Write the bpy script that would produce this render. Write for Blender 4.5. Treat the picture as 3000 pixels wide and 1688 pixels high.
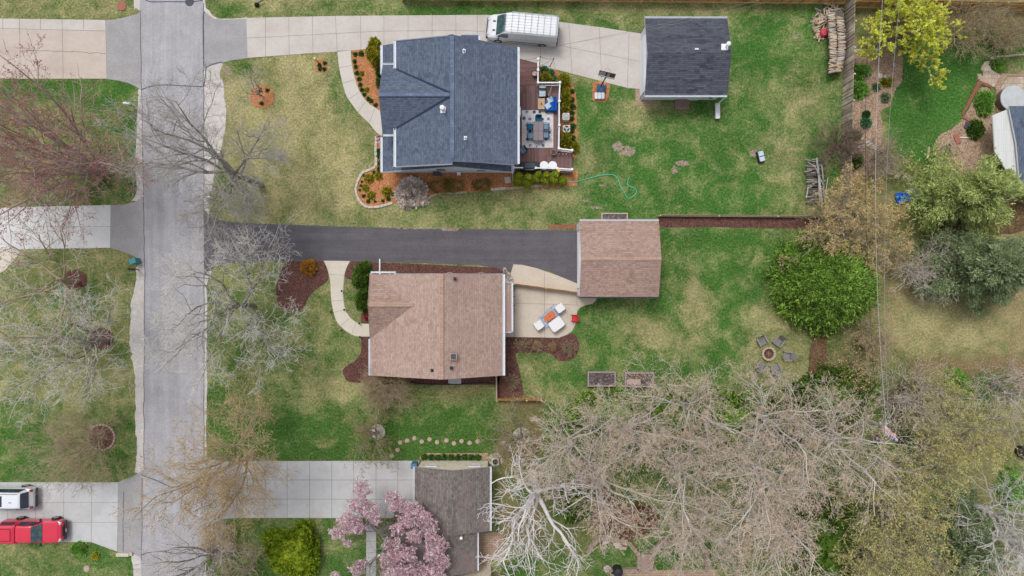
import bpy, math, random
import numpy as np
from mathutils import Vector, Matrix
from mathutils.geometry import tessellate_polygon
for o in list(bpy.data.objects): bpy.data.objects.remove(o)
sc = bpy.context.scene
col = sc.collection
R = math.radians
# ---------------------------------------------------------------- camera
HC = 58.8
cam = bpy.data.cameras.new('camera'); camo = bpy.data.objects.new('camera', cam); col.objects.link(camo)
camo.location = (0, 0, HC); camo.rotation_euler = (0, 0, 0)
cam.sensor_width = 36; cam.lens = 24; cam.clip_start = .5; cam.clip_end = 2000
sc.camera = camo
# ---------------------------------------------------------------- world and sun (overcast)
SUN_EL, SUN_AZ = 64, 330      # azimuth clockwise from the top of the picture
w = bpy.data.worlds.new('World'); sc.world = w; w.use_nodes = True
nt = w.node_tree; bg = nt.nodes['Background']
sky = nt.nodes.new('ShaderNodeTexSky'); sky.sky_type = 'NISHITA'; sky.sun_disc = False
sky.sun_elevation = R(SUN_EL); sky.sun_rotation = R(SUN_AZ); sky.dust_density = 4.0; sky.air_density = 1.0; sky.ozone_density = 1.0
hs = nt.nodes.new('ShaderNodeHueSaturation'); hs.inputs['Saturation'].default_value = .28
nt.links.new(sky.outputs[0], hs.inputs['Color']); nt.links.new(hs.outputs[0], bg.inputs[0])
bg.inputs[1].default_value = .15
sun = bpy.data.lights.new('sun', 'SUN'); sun.energy = 1.3; sun.angle = R(16); sun.color = (1, .965, .92)
suno = bpy.data.objects.new('sun', sun); col.objects.link(suno)
sd = Vector((math.sin(R(SUN_AZ)) * math.cos(R(SUN_EL)), math.cos(R(SUN_AZ)) * math.cos(R(SUN_EL)), math.sin(R(SUN_EL))))
suno.rotation_euler = sd.to_track_quat('Z', 'Y').to_euler()
sc.view_settings.view_transform = 'Standard'; sc.view_settings.look = 'None'
sc.view_settings.exposure = 0.1; sc.view_settings.gamma = 1
KEXP = 1.25   # what a white card on the ground renders as; albedo = photo colour / KEXP
sc.render.engine = 'CYCLES'
# ---------------------------------------------------------------- helpers
def G(px, py, z=0.0):
    s = (HC - z) / 2000.0
    return Vector(((px - 1500) * s, (844 - py) * s, z))
def P(c, r, x, y):            # zoom-tile coordinates -> photo pixels
    return (750 * c + x / 3.4333, 422 * r + y / 3.4336)
def lin(c):
    c /= 255.0
    return c / 12.92 if c <= .04045 else ((c + .055) / 1.055) ** 2.4
def C(r, g, b, k=None):
    k = k or KEXP
    return (min(lin(r) / k, .85), min(lin(g) / k, .85), min(lin(b) / k, .85), 1)
class N:
    def __init__(s, name):
        s.m = bpy.data.materials.new(name); s.m.use_nodes = True; s.t = s.m.node_tree
        s.b = s.t.nodes['Principled BSDF']; s.tc = s.t.nodes.new('ShaderNodeTexCoord')
    def n(s, ty, **kw):
        nd = s.t.nodes.new(ty)
        for k, v in kw.items(): setattr(nd, k, v)
        return nd
    def L(s, a, b): s.t.links.new(a, b)
    def noise(s, scale, detail=4, rough=.6, vec=None, dist=0):
        nd = s.n('ShaderNodeTexNoise'); nd.inputs['Scale'].default_value = scale; nd.inputs['Detail'].default_value = detail
        nd.inputs['Roughness'].default_value = rough; nd.inputs['Distortion'].default_value = dist
        s.L(vec or s.tc.outputs['Object'], nd.inputs['Vector']); return nd.outputs[0]
    def ramp(s, f, stops, interp='LINEAR'):
        nd = s.n('ShaderNodeValToRGB'); cr = nd.color_ramp; cr.interpolation = interp
        while len(cr.elements) < len(stops): cr.elements.new(.5)
        for e, (p, c) in zip(cr.elements, stops): e.position = p; e.color = c if len(c) == 4 else (*c, 1)
        s.L(f, nd.inputs[0]); return nd.outputs[0]
    def mix(s, f, a, b, mode='MIX'):
        nd = s.n('ShaderNodeMix', data_type='RGBA', blend_type=mode)
        for v, i in ((f, 0), (a, 6), (b, 7)):
            if hasattr(v, 'is_output') or isinstance(v, bpy.types.NodeSocket): s.L(v, nd.inputs[i])
            else: nd.inputs[i].default_value = v
        return nd.outputs[2]
    def math(s, op, a, b=0.0, clamp=False):
        nd = s.n('ShaderNodeMath', operation=op, use_clamp=clamp)
        for v, i in ((a, 0), (b, 1)):
            if isinstance(v, bpy.types.NodeSocket): s.L(v, nd.inputs[i])
            else: nd.inputs[i].default_value = v
        return nd.outputs[0]
    def bump(s, h, strength=.4, dist=.02):
        nd = s.n('ShaderNodeBump'); nd.inputs['Strength'].default_value = strength; nd.inputs['Distance'].default_value = dist
        s.L(h, nd.inputs['Height']); s.L(nd.outputs[0], s.b.inputs['Normal'])
    def out(s, c, rough=.85, spec=.25):
        if isinstance(c, bpy.types.NodeSocket): s.L(c, s.b.inputs['Base Color'])
        else: s.b.inputs['Base Color'].default_value = c
        s.b.inputs['Roughness'].default_value = rough; s.b.inputs['Specular IOR Level'].default_value = spec
        return s.m
def mat(name, a, b=None, scale=4, rough=.85, spec=.25, bump=0, metal=0, d=5, coat=0, trans=0):
    n = N(name); b = b or a
    f = n.noise(scale, d, .65)
    n.out(n.ramp(f, [(.3, a), (.7, b)]), rough, spec)
    if bump: n.bump(n.noise(scale * 6, 4, .7), bump, .01)
    n.b.inputs['Metallic'].default_value = metal
    n.b.inputs['Coat Weight'].default_value = coat
    return n.m
def speck(name, cols, s1=25, s2=2.0, amt=.25, rough=.9, bump=.3, s3=.35):
    """granular surface: fine grains of several colours over broad tonal drift"""
    n = N(name); k = len(cols)
    vo = n.n('ShaderNodeTexVoronoi'); vo.inputs['Scale'].default_value = s1; n.L(n.tc.outputs['Object'], vo.inputs['Vector'])
    sep = n.n('ShaderNodeSeparateColor'); n.L(vo.outputs['Color'], sep.inputs[0])
    c = n.ramp(sep.outputs[0], [((i + .5) / k, x) for i, x in enumerate(cols)])
    g = n.ramp(n.noise(s2, 5, .65), [(.3, (1 - amt,) * 3), (.7, (1 + amt * .35,) * 3)])
    c = n.mix(1.0, c, g, 'MULTIPLY')
    g2 = n.ramp(n.noise(s3, 4, .6), [(.35, (1 - amt * .6,) * 3), (.65, (1.06,) * 3)])
    c = n.mix(1.0, c, g2, 'MULTIPLY')
    n.out(c, rough, .15)
    if bump: n.bump(vo.outputs['Distance'], bump, .02)
    return n.m
def leafmat(name, cols, rough=.7, tl=.35, k=1.9):
    cols = [tuple(min(x * k, .82) for x in c[:3]) + (1,) for c in cols]
    n = N(name); g = n.n('ShaderNodeNewGeometry'); k = len(cols)
    c = n.ramp(g.outputs['Random Per Island'], [((i + .5) / k, x) for i, x in enumerate(cols)])
    v = n.ramp(n.noise(1.3, 3, .6), [(.35, (.7,) * 3), (.65, (1.15,) * 3)])
    c = n.mix(1.0, c, v, 'MULTIPLY')
    n.out(c, rough, .2)
    if tl:
        t = n.n('ShaderNodeBsdfTranslucent'); n.L(c, t.inputs[0]); mx = n.n('ShaderNodeMixShader'); mx.inputs[0].default_value = tl
        n.L(n.b.outputs[0], mx.inputs[1]); n.L(t.outputs[0], mx.inputs[2]); n.L(mx.outputs[0], n.t.nodes['Material Output'].inputs[0])
    return n.m
def shingle(name, a, b, c, axis, row=.145, wid=.33, dark=.55, stain=None, amt=.2, blotch=None):
    """asphalt shingle courses; axis 'x' = courses run along x"""
    n = N(name); sp = n.n('ShaderNodeSeparateXYZ'); n.L(n.tc.outputs['Object'], sp.inputs[0])
    cb = n.n('ShaderNodeCombineXYZ')
    n.L(sp.outputs[0 if axis == 'x' else 1], cb.inputs[0]); n.L(sp.outputs[1 if axis == 'x' else 0], cb.inputs[1])
    br = n.n('ShaderNodeTexBrick'); n.L(cb.outputs[0], br.inputs['Vector'])
    br.inputs['Scale'].default_value = 1; br.inputs['Mortar Size'].default_value = .012; br.inputs['Mortar Smooth'].default_value = .3
    br.inputs['Brick Width'].default_value = wid; br.inputs['Row Height'].default_value = row
    br.inputs['Color1'].default_value = (0, 0, 0, 1); br.inputs['Color2'].default_value = (1, 1, 1, 1); br.inputs['Mortar'].default_value = (.5, .5, .5, 1)
    br.offset = .37; br.offset_frequency = 2
    # second, offset tab layer for the laminated look
    mp = n.n('ShaderNodeMapping'); mp.inputs['Location'].default_value = (.13, 0, 0); mp.inputs['Scale'].default_value = (.53, 1, 1); n.L(cb.outputs[0], mp.inputs[0])
    b2 = n.n('ShaderNodeTexBrick'); n.L(mp.outputs[0], b2.inputs['Vector'])
    for s_, v in (('Scale', 1), ('Mortar Size', 0), ('Brick Width', wid * .8), ('Row Height', row)): b2.inputs[s_].default_value = v
    b2.inputs['Color1'].default_value = (0, 0, 0, 1); b2.inputs['Color2'].default_value = (1, 1, 1, 1); b2.offset = .61; b2.offset_frequency = 3
    f = n.math('ADD', n.math('MULTIPLY', br.outputs['Color'], .5), n.math('MULTIPLY', b2.outputs['Color'], .5))
    f = n.math('ADD', n.math('MULTIPLY', f, .8), n.math('MULTIPLY', n.noise(9, 4, .7), .25))
    cc = n.ramp(f, [(.0, a), (.5, b), (1, c)])
    cc = n.mix(n.math('MULTIPLY', br.outputs['Fac'], .55), cc, (*[x * dark for x in a[:3]], 1))
    g = n.ramp(n.noise(.55, 5, .6), [(.35, (1 - amt,) * 3), (.65, (1 + amt * .3,) * 3)])
    cc = n.mix(1.0, cc, g, 'MULTIPLY')
    if blotch:
        cc = n.mix(n.ramp(n.noise(.28, 3, .5), [(.5, (0, 0, 0)), (.68, (.75,) * 3)]), cc, blotch)
    n.out(cc, .93, .12)
    n.bump(n.math('ADD', n.math('MULTIPLY', br.outputs['Fac'], -1.0), n.math('MULTIPLY', n.noise(40, 3, .8), .5)), .5, .012)
    return n.m
# ---- tagging
def tag(o, label, cat, group=None, kind=None):
    if label: o['label'] = label
    if cat: o['category'] = cat
    if group: o['group'] = group
    if kind: o['kind'] = kind
    return o
def empty(name, loc, rz=0, label=None, cat=None, group=None):
    o = bpy.data.objects.new(name, None); col.objects.link(o); o.location = loc; o.rotation_euler = (0, 0, rz); o.empty_display_size = .1
    if label: tag(o, label, cat, group)
    return o
def copy_tree(o, parent=None, loc=None, rz=None, label=None, scale=None):
    c = o.copy(); col.objects.link(c)
    if parent is not None: c.parent = parent
    if loc is not None: c.location = loc
    if rz is not None: c.rotation_euler = (0, 0, rz)
    if scale is not None: c.scale = (scale,) * 3 if not hasattr(scale, '__len__') else scale
    if label: c['label'] = label
    for ch in KIDS.get(o.name, []): copy_tree(ch, c)
    return c
KIDS = {}
class MB:
    def __init__(s): s.v = []; s.f = []; s.mi = []; s.cur = 0
    def quad(s, *p):
        i = len(s.v); s.v += [tuple(q) for q in p]; s.f.append(tuple(range(i, i + len(p)))); s.mi.append(s.cur)
    def box(s, c, sz, rz=0, taper=1.0, tilt=None):
        x, y, z = c; a, b, h = sz[0] / 2, sz[1] / 2, sz[2] / 2; i = len(s.v); co, si = math.cos(rz), math.sin(rz)
        for k, (u, v, w_) in enumerate(((-a, -b, -h), (a, -b, -h), (a, b, -h), (-a, b, -h), (-a, -b, h), (a, -b, h), (a, b, h), (-a, b, h))):
            if k > 3: u *= taper; v *= taper
            if tilt: q = tilt @ Vector((u, v, w_)); u, v, w_ = q
            s.v.append((x + u * co - v * si, y + u * si + v * co, z + w_))
        for f in ((3, 2, 1, 0), (4, 5, 6, 7), (0, 1, 5, 4), (1, 2, 6, 5), (2, 3, 7, 6), (3, 0, 4, 7)): s.f.append(tuple(i + q for q in f)); s.mi.append(s.cur)
        return s
    def rbox(s, c, sz, r=.03, rz=0, n=3):
        """box with rounded vertical edges and a softened top"""
        x, y, z = c; a, b, h = sz[0] / 2, sz[1] / 2, sz[2] / 2; r = min(r, a * .95, b * .95); co, si = math.cos(rz), math.sin(rz)
        def ring(ins, zz):
            out = []
            for cx, cy, a0 in ((a - r, b - r, 0), (-a + r, b - r, 90), (-a + r, -b + r, 180), (a - r, -b + r, 270)):
                for k in range(n + 1):
                    t = R(a0 + 90 * k / n); u = cx + (r - ins) * math.cos(t); v = cy + (r - ins) * math.sin(t)
                    out.append((x + u * co - v * si, y + u * si + v * co, z + zz))
            return out
        q = min(r, h) * .6
        s.loft([ring(0, -h), ring(0, h - q), ring(q * .3, h - q * .3), ring(q, h)], cap=True); return s
    def loft(s, rings, cap=True, closed=True):
        i = len(s.v); m = len(rings[0])
        for r_ in rings: s.v += [tuple(p) for p in r_]
        for k in range(len(rings) - 1):
            for j in range(m if closed else m - 1):
                a = i + k * m + j; b = i + k * m + (j + 1) % m
                s.f.append((a, b, b + m, a + m)); s.mi.append(s.cur)
        if cap:
            s.f.append(tuple(i + j for j in range(m))[::-1]); s.mi.append(s.cur)
            s.f.append(tuple(i + (len(rings) - 1) * m + j for j in range(m))); s.mi.append(s.cur)
        return s
    def cyl(s, c, r, h, n=16, r2=None, ax='z'):
        r2 = r if r2 is None else r2; x, y, z = c; rings = []
        for zz, rr in ((0, r), (h, r2)):
            rg = []
            for k in range(n):
                t = 2 * math.pi * k / n; u, v = rr * math.cos(t), rr * math.sin(t)
                rg.append((x + u, y + v, z + zz) if ax == 'z' else ((x + zz, y + u, z + v) if ax == 'x' else (x + v, y + zz, z + u)))
            rings.append(rg)
        s.loft(rings); return s
    def lathe(s, c, prof, n=16):
        s.loft([[(c[0] + r * math.cos(2 * math.pi * k / n), c[1] + r * math.sin(2 * math.pi * k / n), c[2] + z) for k in range(n)] for r, z in prof]); return s
    def tube(s, pts, rad, n=4):
        m = len(pts)
        if not hasattr(rad, '__len__'): rad = [rad] * m
        i = len(s.v)
        for k in range(m):
            a = pts[max(k - 1, 0)]; b = pts[min(k + 1, m - 1)]
            dx, dy, dz = b[0] - a[0], b[1] - a[1], b[2] - a[2]
            l = math.sqrt(dx * dx + dy * dy + dz * dz) or 1; dx /= l; dy /= l; dz /= l
            if abs(dz) < .9: ux, uy, uz = dy, -dx, 0.0
            else: ux, uy, uz = 0.0, dz, -dy
            l = math.sqrt(ux * ux + uy * uy + uz * uz) or 1; ux /= l; uy /= l; uz /= l
            vx, vy, vz = dy * uz - dz * uy, dz * ux - dx * uz, dx * uy - dy * ux
            p = pts[k]; r_ = rad[k]
            for j in range(n):
                t = 6.28318 * j / n; cs, sn = math.cos(t) * r_, math.sin(t) * r_
                s.v.append((p[0] + ux * cs + vx * sn, p[1] + uy * cs + vy * sn, p[2] + uz * cs + vz * sn))
        for k in range(m - 1):
            for j in range(n):
                a = i + k * n + j; b = i + k * n + (j + 1) % n
                s.f.append((a, b, b + n, a + n)); s.mi.append(s.cur)
        if n > 3: s.f.append(tuple(i + (m - 1) * n + j for j in range(n))); s.mi.append(s.cur)
        return s
    def prism(s, poly, z0, z1, mtop=None):
        i = len(s.v); m = len(poly)
        tri = tessellate_polygon([[Vector((p[0], p[1], 0)) for p in poly]])
        area = sum(poly[k][0] * poly[(k + 1) % m][1] - poly[(k + 1) % m][0] * poly[k][1] for k in range(m))
        s.v += [(p[0], p[1], z0) for p in poly] + [(p[0], p[1], z1) for p in poly]
        for t in tri:
            a, b, c = [Vector(poly[q][:2]) for q in t]
            if (b - a).cross(c - a) < 0: t = t[::-1]
            s.f.append(tuple(i + m + q for q in t)); s.mi.append(s.cur if mtop is None else mtop)
        for k in range(m):
            a, b = i + k, i + (k + 1) % m
            s.f.append((a, b, b + m, a + m) if area > 0 else (b, a, a + m, b + m)); s.mi.append(s.cur)
        return s
    def slab(s, top, th, mtop=0, mside=1):
        """roof slab from its top polygon (3D points, counter-clockwise from above)"""
        i = len(s.v); m = len(top)
        ar = sum(top[k][0] * top[(k + 1) % m][1] - top[(k + 1) % m][0] * top[k][1] for k in range(m))
        if ar < 0: top = top[::-1]
        s.v += [tuple(p) for p in top] + [(p[0], p[1], p[2] - th) for p in top]
        s.f.append(tuple(range(i, i + m))); s.mi.append(mtop)
        s.f.append(tuple(range(i + 2 * m - 1, i + m - 1, -1))); s.mi.append(mside)
        for k in range(m):
            a, b = i + k, i + (k + 1) % m
            s.f.append((a + m, b + m, b, a)); s.mi.append(mside)
        return s
    def build(s, name, mats, parent=None, smooth=False, kind=None):
        me = bpy.data.meshes.new(name); me.from_pydata(s.v, [], s.f)
        mats = mats if isinstance(mats, (list, tuple)) else [mats]
        for m in mats: me.materials.append(m)
        if len(mats) > 1: me.polygons.foreach_set('material_index', s.mi)
        if smooth: me.polygons.foreach_set('use_smooth', [True] * len(s.f))
        me.update(); o = bpy.data.objects.new(name, me); col.objects.link(o)
        if parent is not None: o.parent = parent; KIDS.setdefault(parent.name, []).append(o)
        if kind: o['kind'] = kind
        return o
def smooth_poly(pts, k=5, closed=True, jit=0, seed=1):
    """Catmull-Rom through the points; a point given as (x, y, 1) stays a sharp corner"""
    rnd = random.Random(seed); out = []; m = len(pts)
    for i in range(m if closed else m - 1):
        p1, p2 = pts[i], pts[(i + 1) % m]
        p0 = pts[(i - 1) % m] if (closed or i > 0) else p1; p3 = pts[(i + 2) % m] if (closed or i < m - 2) else p2
        if len(p1) > 2: p0 = p1
        if len(p2) > 2: p3 = p2
        n = max(k, 1)
        for j in range(n):
            t = j / n
            x, y = [.5 * (2 * p1[a] + (p2[a] - p0[a]) * t + (2 * p0[a] - 5 * p1[a] + 4 * p2[a] - p3[a]) * t * t + (3 * p1[a] - p0[a] - 3 * p2[a] + p3[a]) * t ** 3) for a in (0, 1)]
            out.append((x + rnd.gauss(0, jit), y + rnd.gauss(0, jit)))
    if not closed: out.append(tuple(pts[-1][:2]))
    return out
def sheet(name, pts, z, m, k=5, jit=0, kind='structure', parent=None, label=None, cat=None, group=None, seed=3, zb=-.05):
    if k > 1 or jit: pts = smooth_poly(pts, k, True, jit, seed)
    b = MB(); b.prism([tuple(G(p[0], p[1])[:2]) for p in pts], zb, z)
    o = b.build(name, m, parent, kind=kind)
    if label: tag(o, label, cat, group)
    return o
def sharp(pts): return [(p[0], p[1], 1) for p in pts]
def lines(name, segs, z, w_, m, parent=None):
    """thin joint or crack strips lying on a slab"""
    b = MB()
    for sg in segs:
        q = [G(*p) for p in sg]
        for a, c in zip(q[:-1], q[1:]):
            d = (c - a); d.z = 0
            if d.length < 1e-4: continue
            n_ = Vector((-d.y, d.x, 0)).normalized() * w_ / 2
            b.quad((a.x - n_.x, a.y - n_.y, z), (c.x - n_.x, c.y - n_.y, z), (c.x + n_.x, c.y + n_.y, z), (a.x + n_.x, a.y + n_.y, z))
    o = b.build(name, m, parent); 
    if parent is None: o['kind'] = 'structure'
    return o
def wig(a, b, n=10, amp=2, seed=1):
    r_ = random.Random(seed); out = []
    for i in range(n + 1):
        t = i / n; out.append((a[0] + (b[0] - a[0]) * t + (r_.gauss(0, amp) if 0 < i < n else 0), a[1] + (b[1] - a[1]) * t + (r_.gauss(0, amp) if 0 < i < n else 0)))
    return out
ORD = ['first', 'second', 'third', 'fourth', 'fifth', 'sixth', 'seventh', 'eighth', 'ninth', 'tenth', 'eleventh', 'twelfth', 'thirteenth', 'fourteenth', 'fifteenth', 'sixteenth', 'seventeenth', 'eighteenth', 'nineteenth', 'twentieth', 'twenty-first', 'twenty-second', 'twenty-third', 'twenty-fourth', 'twenty-fifth', 'twenty-sixth', 'twenty-seventh', 'twenty-eighth', 'twenty-ninth', 'thirtieth', 'thirty-first', 'thirty-second', 'thirty-third', 'thirty-fourth', 'thirty-fifth', 'thirty-sixth', 'thirty-seventh', 'thirty-eighth', 'thirty-ninth', 'fortieth']

# ---------------------------------------------------------------- materials
M = {}
M['white'] = mat('white_paint', C(246, 247, 250), C(238, 240, 246), 3, .6)
M['gutter'] = mat('white_metal', C(236, 240, 246), C(220, 226, 234), 5, .5)
M['cream'] = mat('cream_paint', C(226, 220, 205), C(208, 200, 184), 5, .8)
M['black'] = mat('black_metal', C(42, 44, 50), C(52, 54, 60), 5, .5)
M['darkgrey'] = mat('dark_grey', C(70, 75, 84), C(84, 88, 96), 4, .7)
M['greymetal'] = mat('grey_metal', C(150, 155, 160), C(172, 176, 180), 6, .45, metal=.3)
M['greyplastic'] = mat('grey_plastic', C(138, 134, 134), C(152, 148, 146), 6, .7)
M['glass'] = mat('dark_glass', C(40, 46, 58), C(62, 70, 84), 2, .08, .6)
M['autoglass'] = mat('windscreen_glass', C(38, 62, 70), C(88, 120, 122), 2.2, .05, .8)
M['rubber'] = mat('tyre_rubber', C(38, 38, 42), C(50, 50, 54), 10, .85)
M['joint'] = mat('joint_filler', C(152, 144, 138), C(128, 120, 116), 3)
M['tar'] = mat('crack_sealant', C(74, 76, 96), C(86, 88, 106), 3, .7)
M['wood'] = mat('weathered_wood', C(150, 130, 112), C(122, 104, 90), 6)
M['barkgrey'] = mat('grey_bark', C(168, 160, 152), C(132, 124, 116), 6, bump=.4)
M['barkdark'] = mat('dark_grey_bark', C(176, 168, 160), C(138, 131, 124), 6, bump=.3)
M['barkmid'] = mat('mid_grey_twigs', C(190, 186, 180), C(158, 153, 148), 2)
M['barktwig'] = mat('pale_twig_bark', C(226, 224, 218), C(196, 191, 184), 2)
M['barkbirch'] = mat('white_birch_bark', C(242, 238, 238), C(214, 208, 209), 3)
M['barkpink'] = mat('pinkish_twig_bark', C(226, 214, 204), C(196, 182, 172), 2)
M['barkbrown'] = mat('brown_bark', C(146, 128, 112), C(112, 96, 84), 5)
M['barktan'] = mat('tan_twig_bark', C(196, 178, 150), C(160, 142, 116), 3)
M['barkred'] = mat('mauve_twig_bark', C(196, 176, 170), C(164, 138, 132), 3)
# lawns and dirt: colour attribute 'patch' = R dry grass, G vivid green, B leaf litter
def ground_mat():
    n = N('lawn_grass'); at = n.n('ShaderNodeVertexColor'); at.layer_name = 'patch'
    sp = n.n('ShaderNodeSeparateColor'); n.L(at.outputs[0], sp.inputs[0]); dry, viv, lit = sp.outputs
    mp = n.n('ShaderNodeMapping'); mp.inputs['Scale'].default_value = (1, 1, 1); n.L(n.tc.outputs['Object'], mp.inputs[0])
    fine = n.noise(5.5, 6, .78); finer = n.noise(15, 5, .8); mid = n.noise(.6, 7, .68, dist=.6); big = n.noise(.3, 4, .55); tuft = n.noise(2.2, 7, .75, dist=1.5)
    lush = n.ramp(fine, [(.36, C(50, 77, 32)), (.5, C(74, 104, 44)), (.64, C(104, 132, 68))])
    vivid = n.ramp(fine, [(.36, C(48, 88, 36)), (.5, C(72, 118, 50)), (.64, C(106, 150, 78))])
    green = n.mix(viv, lush, vivid)
    drier = n.ramp(fine, [(.36, C(140, 132, 90)), (.5, C(174, 165, 118)), (.64, C(206, 197, 152))])
    litter = n.ramp(n.noise(7, 6, .8), [(.36, C(100, 84, 62)), (.5, C(146, 124, 94)), (.64, C(180, 158, 124))])
    # how dry: painted value displaced by noise, then thresholded softly
    v = n.math('ADD', dry, n.math('MULTIPLY', n.math('SUBTRACT', mid, .5), 1.9))
    v = n.math('ADD', v, n.math('MULTIPLY', n.math('SUBTRACT', tuft, .5), 1.0))
    v = n.math('ADD', v, n.math('MULTIPLY', n.math('SUBTRACT', finer, .5), .8))
    v = n.ramp(v, [(.12, (0, 0, 0)), (.96, (1, 1, 1))])
    c = n.mix(v, green, drier)
    l = n.math('ADD', lit, n.math('MULTIPLY', n.math('SUBTRACT', tuft, .5), 1.5))
    l = n.ramp(n.math('ADD', l, n.math('MULTIPLY', n.math('SUBTRACT', fine, .5), .6)), [(.32, (0, 0, 0)), (.62, (1, 1, 1))])
    c = n.mix(l, c, litter)
    c = n.mix(1.0, c, n.ramp(big, [(.35, (.86,) * 3), (.65, (1.08,) * 3)]), 'MULTIPLY')
    c = n.mix(1.0, c, n.ramp(finer, [(.37, (.8,) * 3), (.63, (1.16,) * 3)]), 'MULTIPLY')
    n.out(c, .95, .1)
    n.bump(n.math('ADD', fine, finer), .5, .03)
    return n.m
M['ground'] = ground_mat()
def asphalt(name, a, b, s=1.0, streak=True):
    n = N(name); f = n.noise(26, 5, .8); g = n.noise(.8, 5, .6)
    c = n.ramp(f, [(.38, a), (.62, b)])
    c = n.mix(1.0, c, n.ramp(n.noise(7, 5, .8), [(.36, (.92,) * 3), (.64, (1.07,) * 3)]), 'MULTIPLY')
    c = n.mix(1.0, c, n.ramp(g, [(.38, (.92,) * 3), (.62, (1.05,) * 3)]), 'MULTIPLY')
    if streak:
        mp = n.n('ShaderNodeMapping'); mp.inputs['Scale'].default_value = (1.2, .06, 1) if streak == 1 else (.06, 1.2, 1); n.L(n.tc.outputs['Object'], mp.inputs[0])
        c = n.mix(1.0, c, n.ramp(n.noise(1.5, 5, .65, vec=mp.outputs[0]), [(.38, (.9,) * 3), (.62, (1.08,) * 3)]), 'MULTIPLY')
    n.out(c, .92, .15); n.bump(f, .3, .006); return n.m
M['street'] = asphalt('worn_street_asphalt', C(158, 157, 162), C(192, 191, 196), streak=1)
M['apron'] = asphalt('apron_asphalt', C(152, 150, 152), C(182, 180, 182), streak=0)
M['drive_dark'] = asphalt('dark_driveway_asphalt', C(84, 82, 89), C(120, 117, 122), streak=2)
def concrete(name, a, b, stain, tex=.5, s=(1.6, 1.6)):
    n = N(name); f = n.noise(20, 5, .75)
    c = n.ramp(f, [(.3, a), (.7, b)])
    c = n.mix(n.ramp(n.noise(tex, 6, .6), [(.45, (0, 0, 0)), (.75, (.8,) * 3)]), c, stain)
    c = n.mix(1.0, c, n.ramp(n.noise(3, 5, .7), [(.3, (.94,) * 3), (.7, (1.04,) * 3)]), 'MULTIPLY')
    n.out(c, .9, .2); n.bump(f, .15, .005); return n.m
M['conc'] = concrete('driveway_concrete', C(200, 194, 188), C(214, 208, 203), C(190, 180, 170))
M['conc_tan'] = concrete('tan_concrete', C(198, 184, 172), C(210, 198, 188), C(188, 172, 160))
M['conc_grey'] = concrete('grey_concrete', C(192, 193, 195), C(208, 209, 211), C(180, 178, 176))
M['conc_new'] = concrete('pale_concrete', C(214, 214, 216), C(226, 226, 226), C(202, 202, 206))
M['walk'] = concrete('walkway_concrete', C(208, 202, 194), C(220, 214, 206), C(200, 192, 182))
M['walk_cream'] = concrete('cream_walk_concrete', C(216, 208, 192), C(226, 218, 204), C(206, 196, 180))
M['patio'] = concrete('patio_concrete', C(206, 194, 178), C(217, 206, 192), C(196, 182, 166))
M['gravel'] = speck('pale_gravel', [C(196, 190, 186), C(214, 209, 206), C(226, 222, 219), C(204, 196, 190)], 24, 3, .14, s3=1.0)
M['rock'] = speck('river_rock', [C(140, 124, 110), C(206, 196, 182), C(226, 220, 208), C(120, 110, 104)], 12, 3, .2)
M['mulch_o'] = speck('orange_mulch', [C(166, 104, 66), C(200, 136, 92), C(218, 162, 118), C(186, 124, 84)], 16, 2.2, .2)
M['mulch_d'] = speck('dark_red_mulch', [C(84, 58, 54), C(116, 80, 72), C(136, 100, 90), C(98, 68, 62)], 16, 1.8, .25)
M['mulch_b'] = speck('brown_mulch', [C(94, 74, 52), C(122, 98, 72), C(142, 118, 90), C(104, 82, 60)], 12, 1.6, .25)
M['mulch_t'] = speck('tan_mulch', [C(150, 122, 100), C(188, 160, 138), C(206, 180, 158), C(168, 140, 118)], 12, 1.6, .22)
M['dirt'] = speck('bare_dirt', [C(140, 124, 110), C(168, 152, 136), C(182, 168, 150), C(150, 132, 116)], 12, 2, .2)
M['stone'] = mat('pale_stone', C(220, 212, 200), C(188, 176, 160), 5, .85, bump=.3)
M['stone2'] = mat('buff_stone', C(206, 188, 164), C(174, 152, 130), 6, .85, bump=.3)
M['stonepink'] = mat('pinkish_stone', C(206, 182, 172), C(172, 146, 136), 8, .85, bump=.3)
M['roof_blue'] = shingle('blue_grey_shingles', C(78, 88, 106), C(100, 111, 130), C(120, 131, 150), 'y', amt=.07, wid=.2)
M['roof_bluex'] = shingle('blue_grey_shingles_cross', C(78, 88, 106), C(100, 111, 130), C(120, 131, 150), 'x', amt=.07, wid=.2)
M['roof_grey'] = shingle('charcoal_shingles', C(58, 62, 72), C(88, 92, 103), C(106, 110, 121), 'x', amt=.1, wid=.34)
M['roof_tan'] = shingle('tan_shingles', C(164, 137, 125), C(188, 162, 150), C(207, 184, 173), 'y', amt=.08, blotch=C(172, 144, 138), wid=.18)
M['roof_tanx'] = shingle('tan_shingles_cross', C(150, 123, 111), C(178, 151, 139), C(198, 174, 163), 'x', amt=.1, blotch=C(160, 133, 130), wid=.18)
M['roof_brown'] = shingle('weathered_brown_shingles', C(98, 92, 90), C(130, 123, 120), C(158, 152, 146), 'y', amt=.1, blotch=C(142, 124, 124), wid=.17)
M['cap_blue'] = shingle('blue_ridge_shingles', C(100, 114, 138), C(108, 122, 146), C(128, 142, 164), 'x', row=.2, wid=.3, amt=.05)
M['cap_tan'] = shingle('tan_ridge_shingles', C(172, 142, 126), C(182, 153, 137), C(196, 168, 153), 'x', row=.2, wid=.3, amt=.05)
M['siding_blue'] = mat('pale_blue_siding', C(232, 240, 250), C(224, 233, 245), 3)
M['siding_white'] = mat('white_siding', C(232, 238, 248), C(224, 230, 242), 3)
M['siding_tan'] = mat('tan_brick', C(170, 140, 122), C(148, 118, 102), 9)
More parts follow.
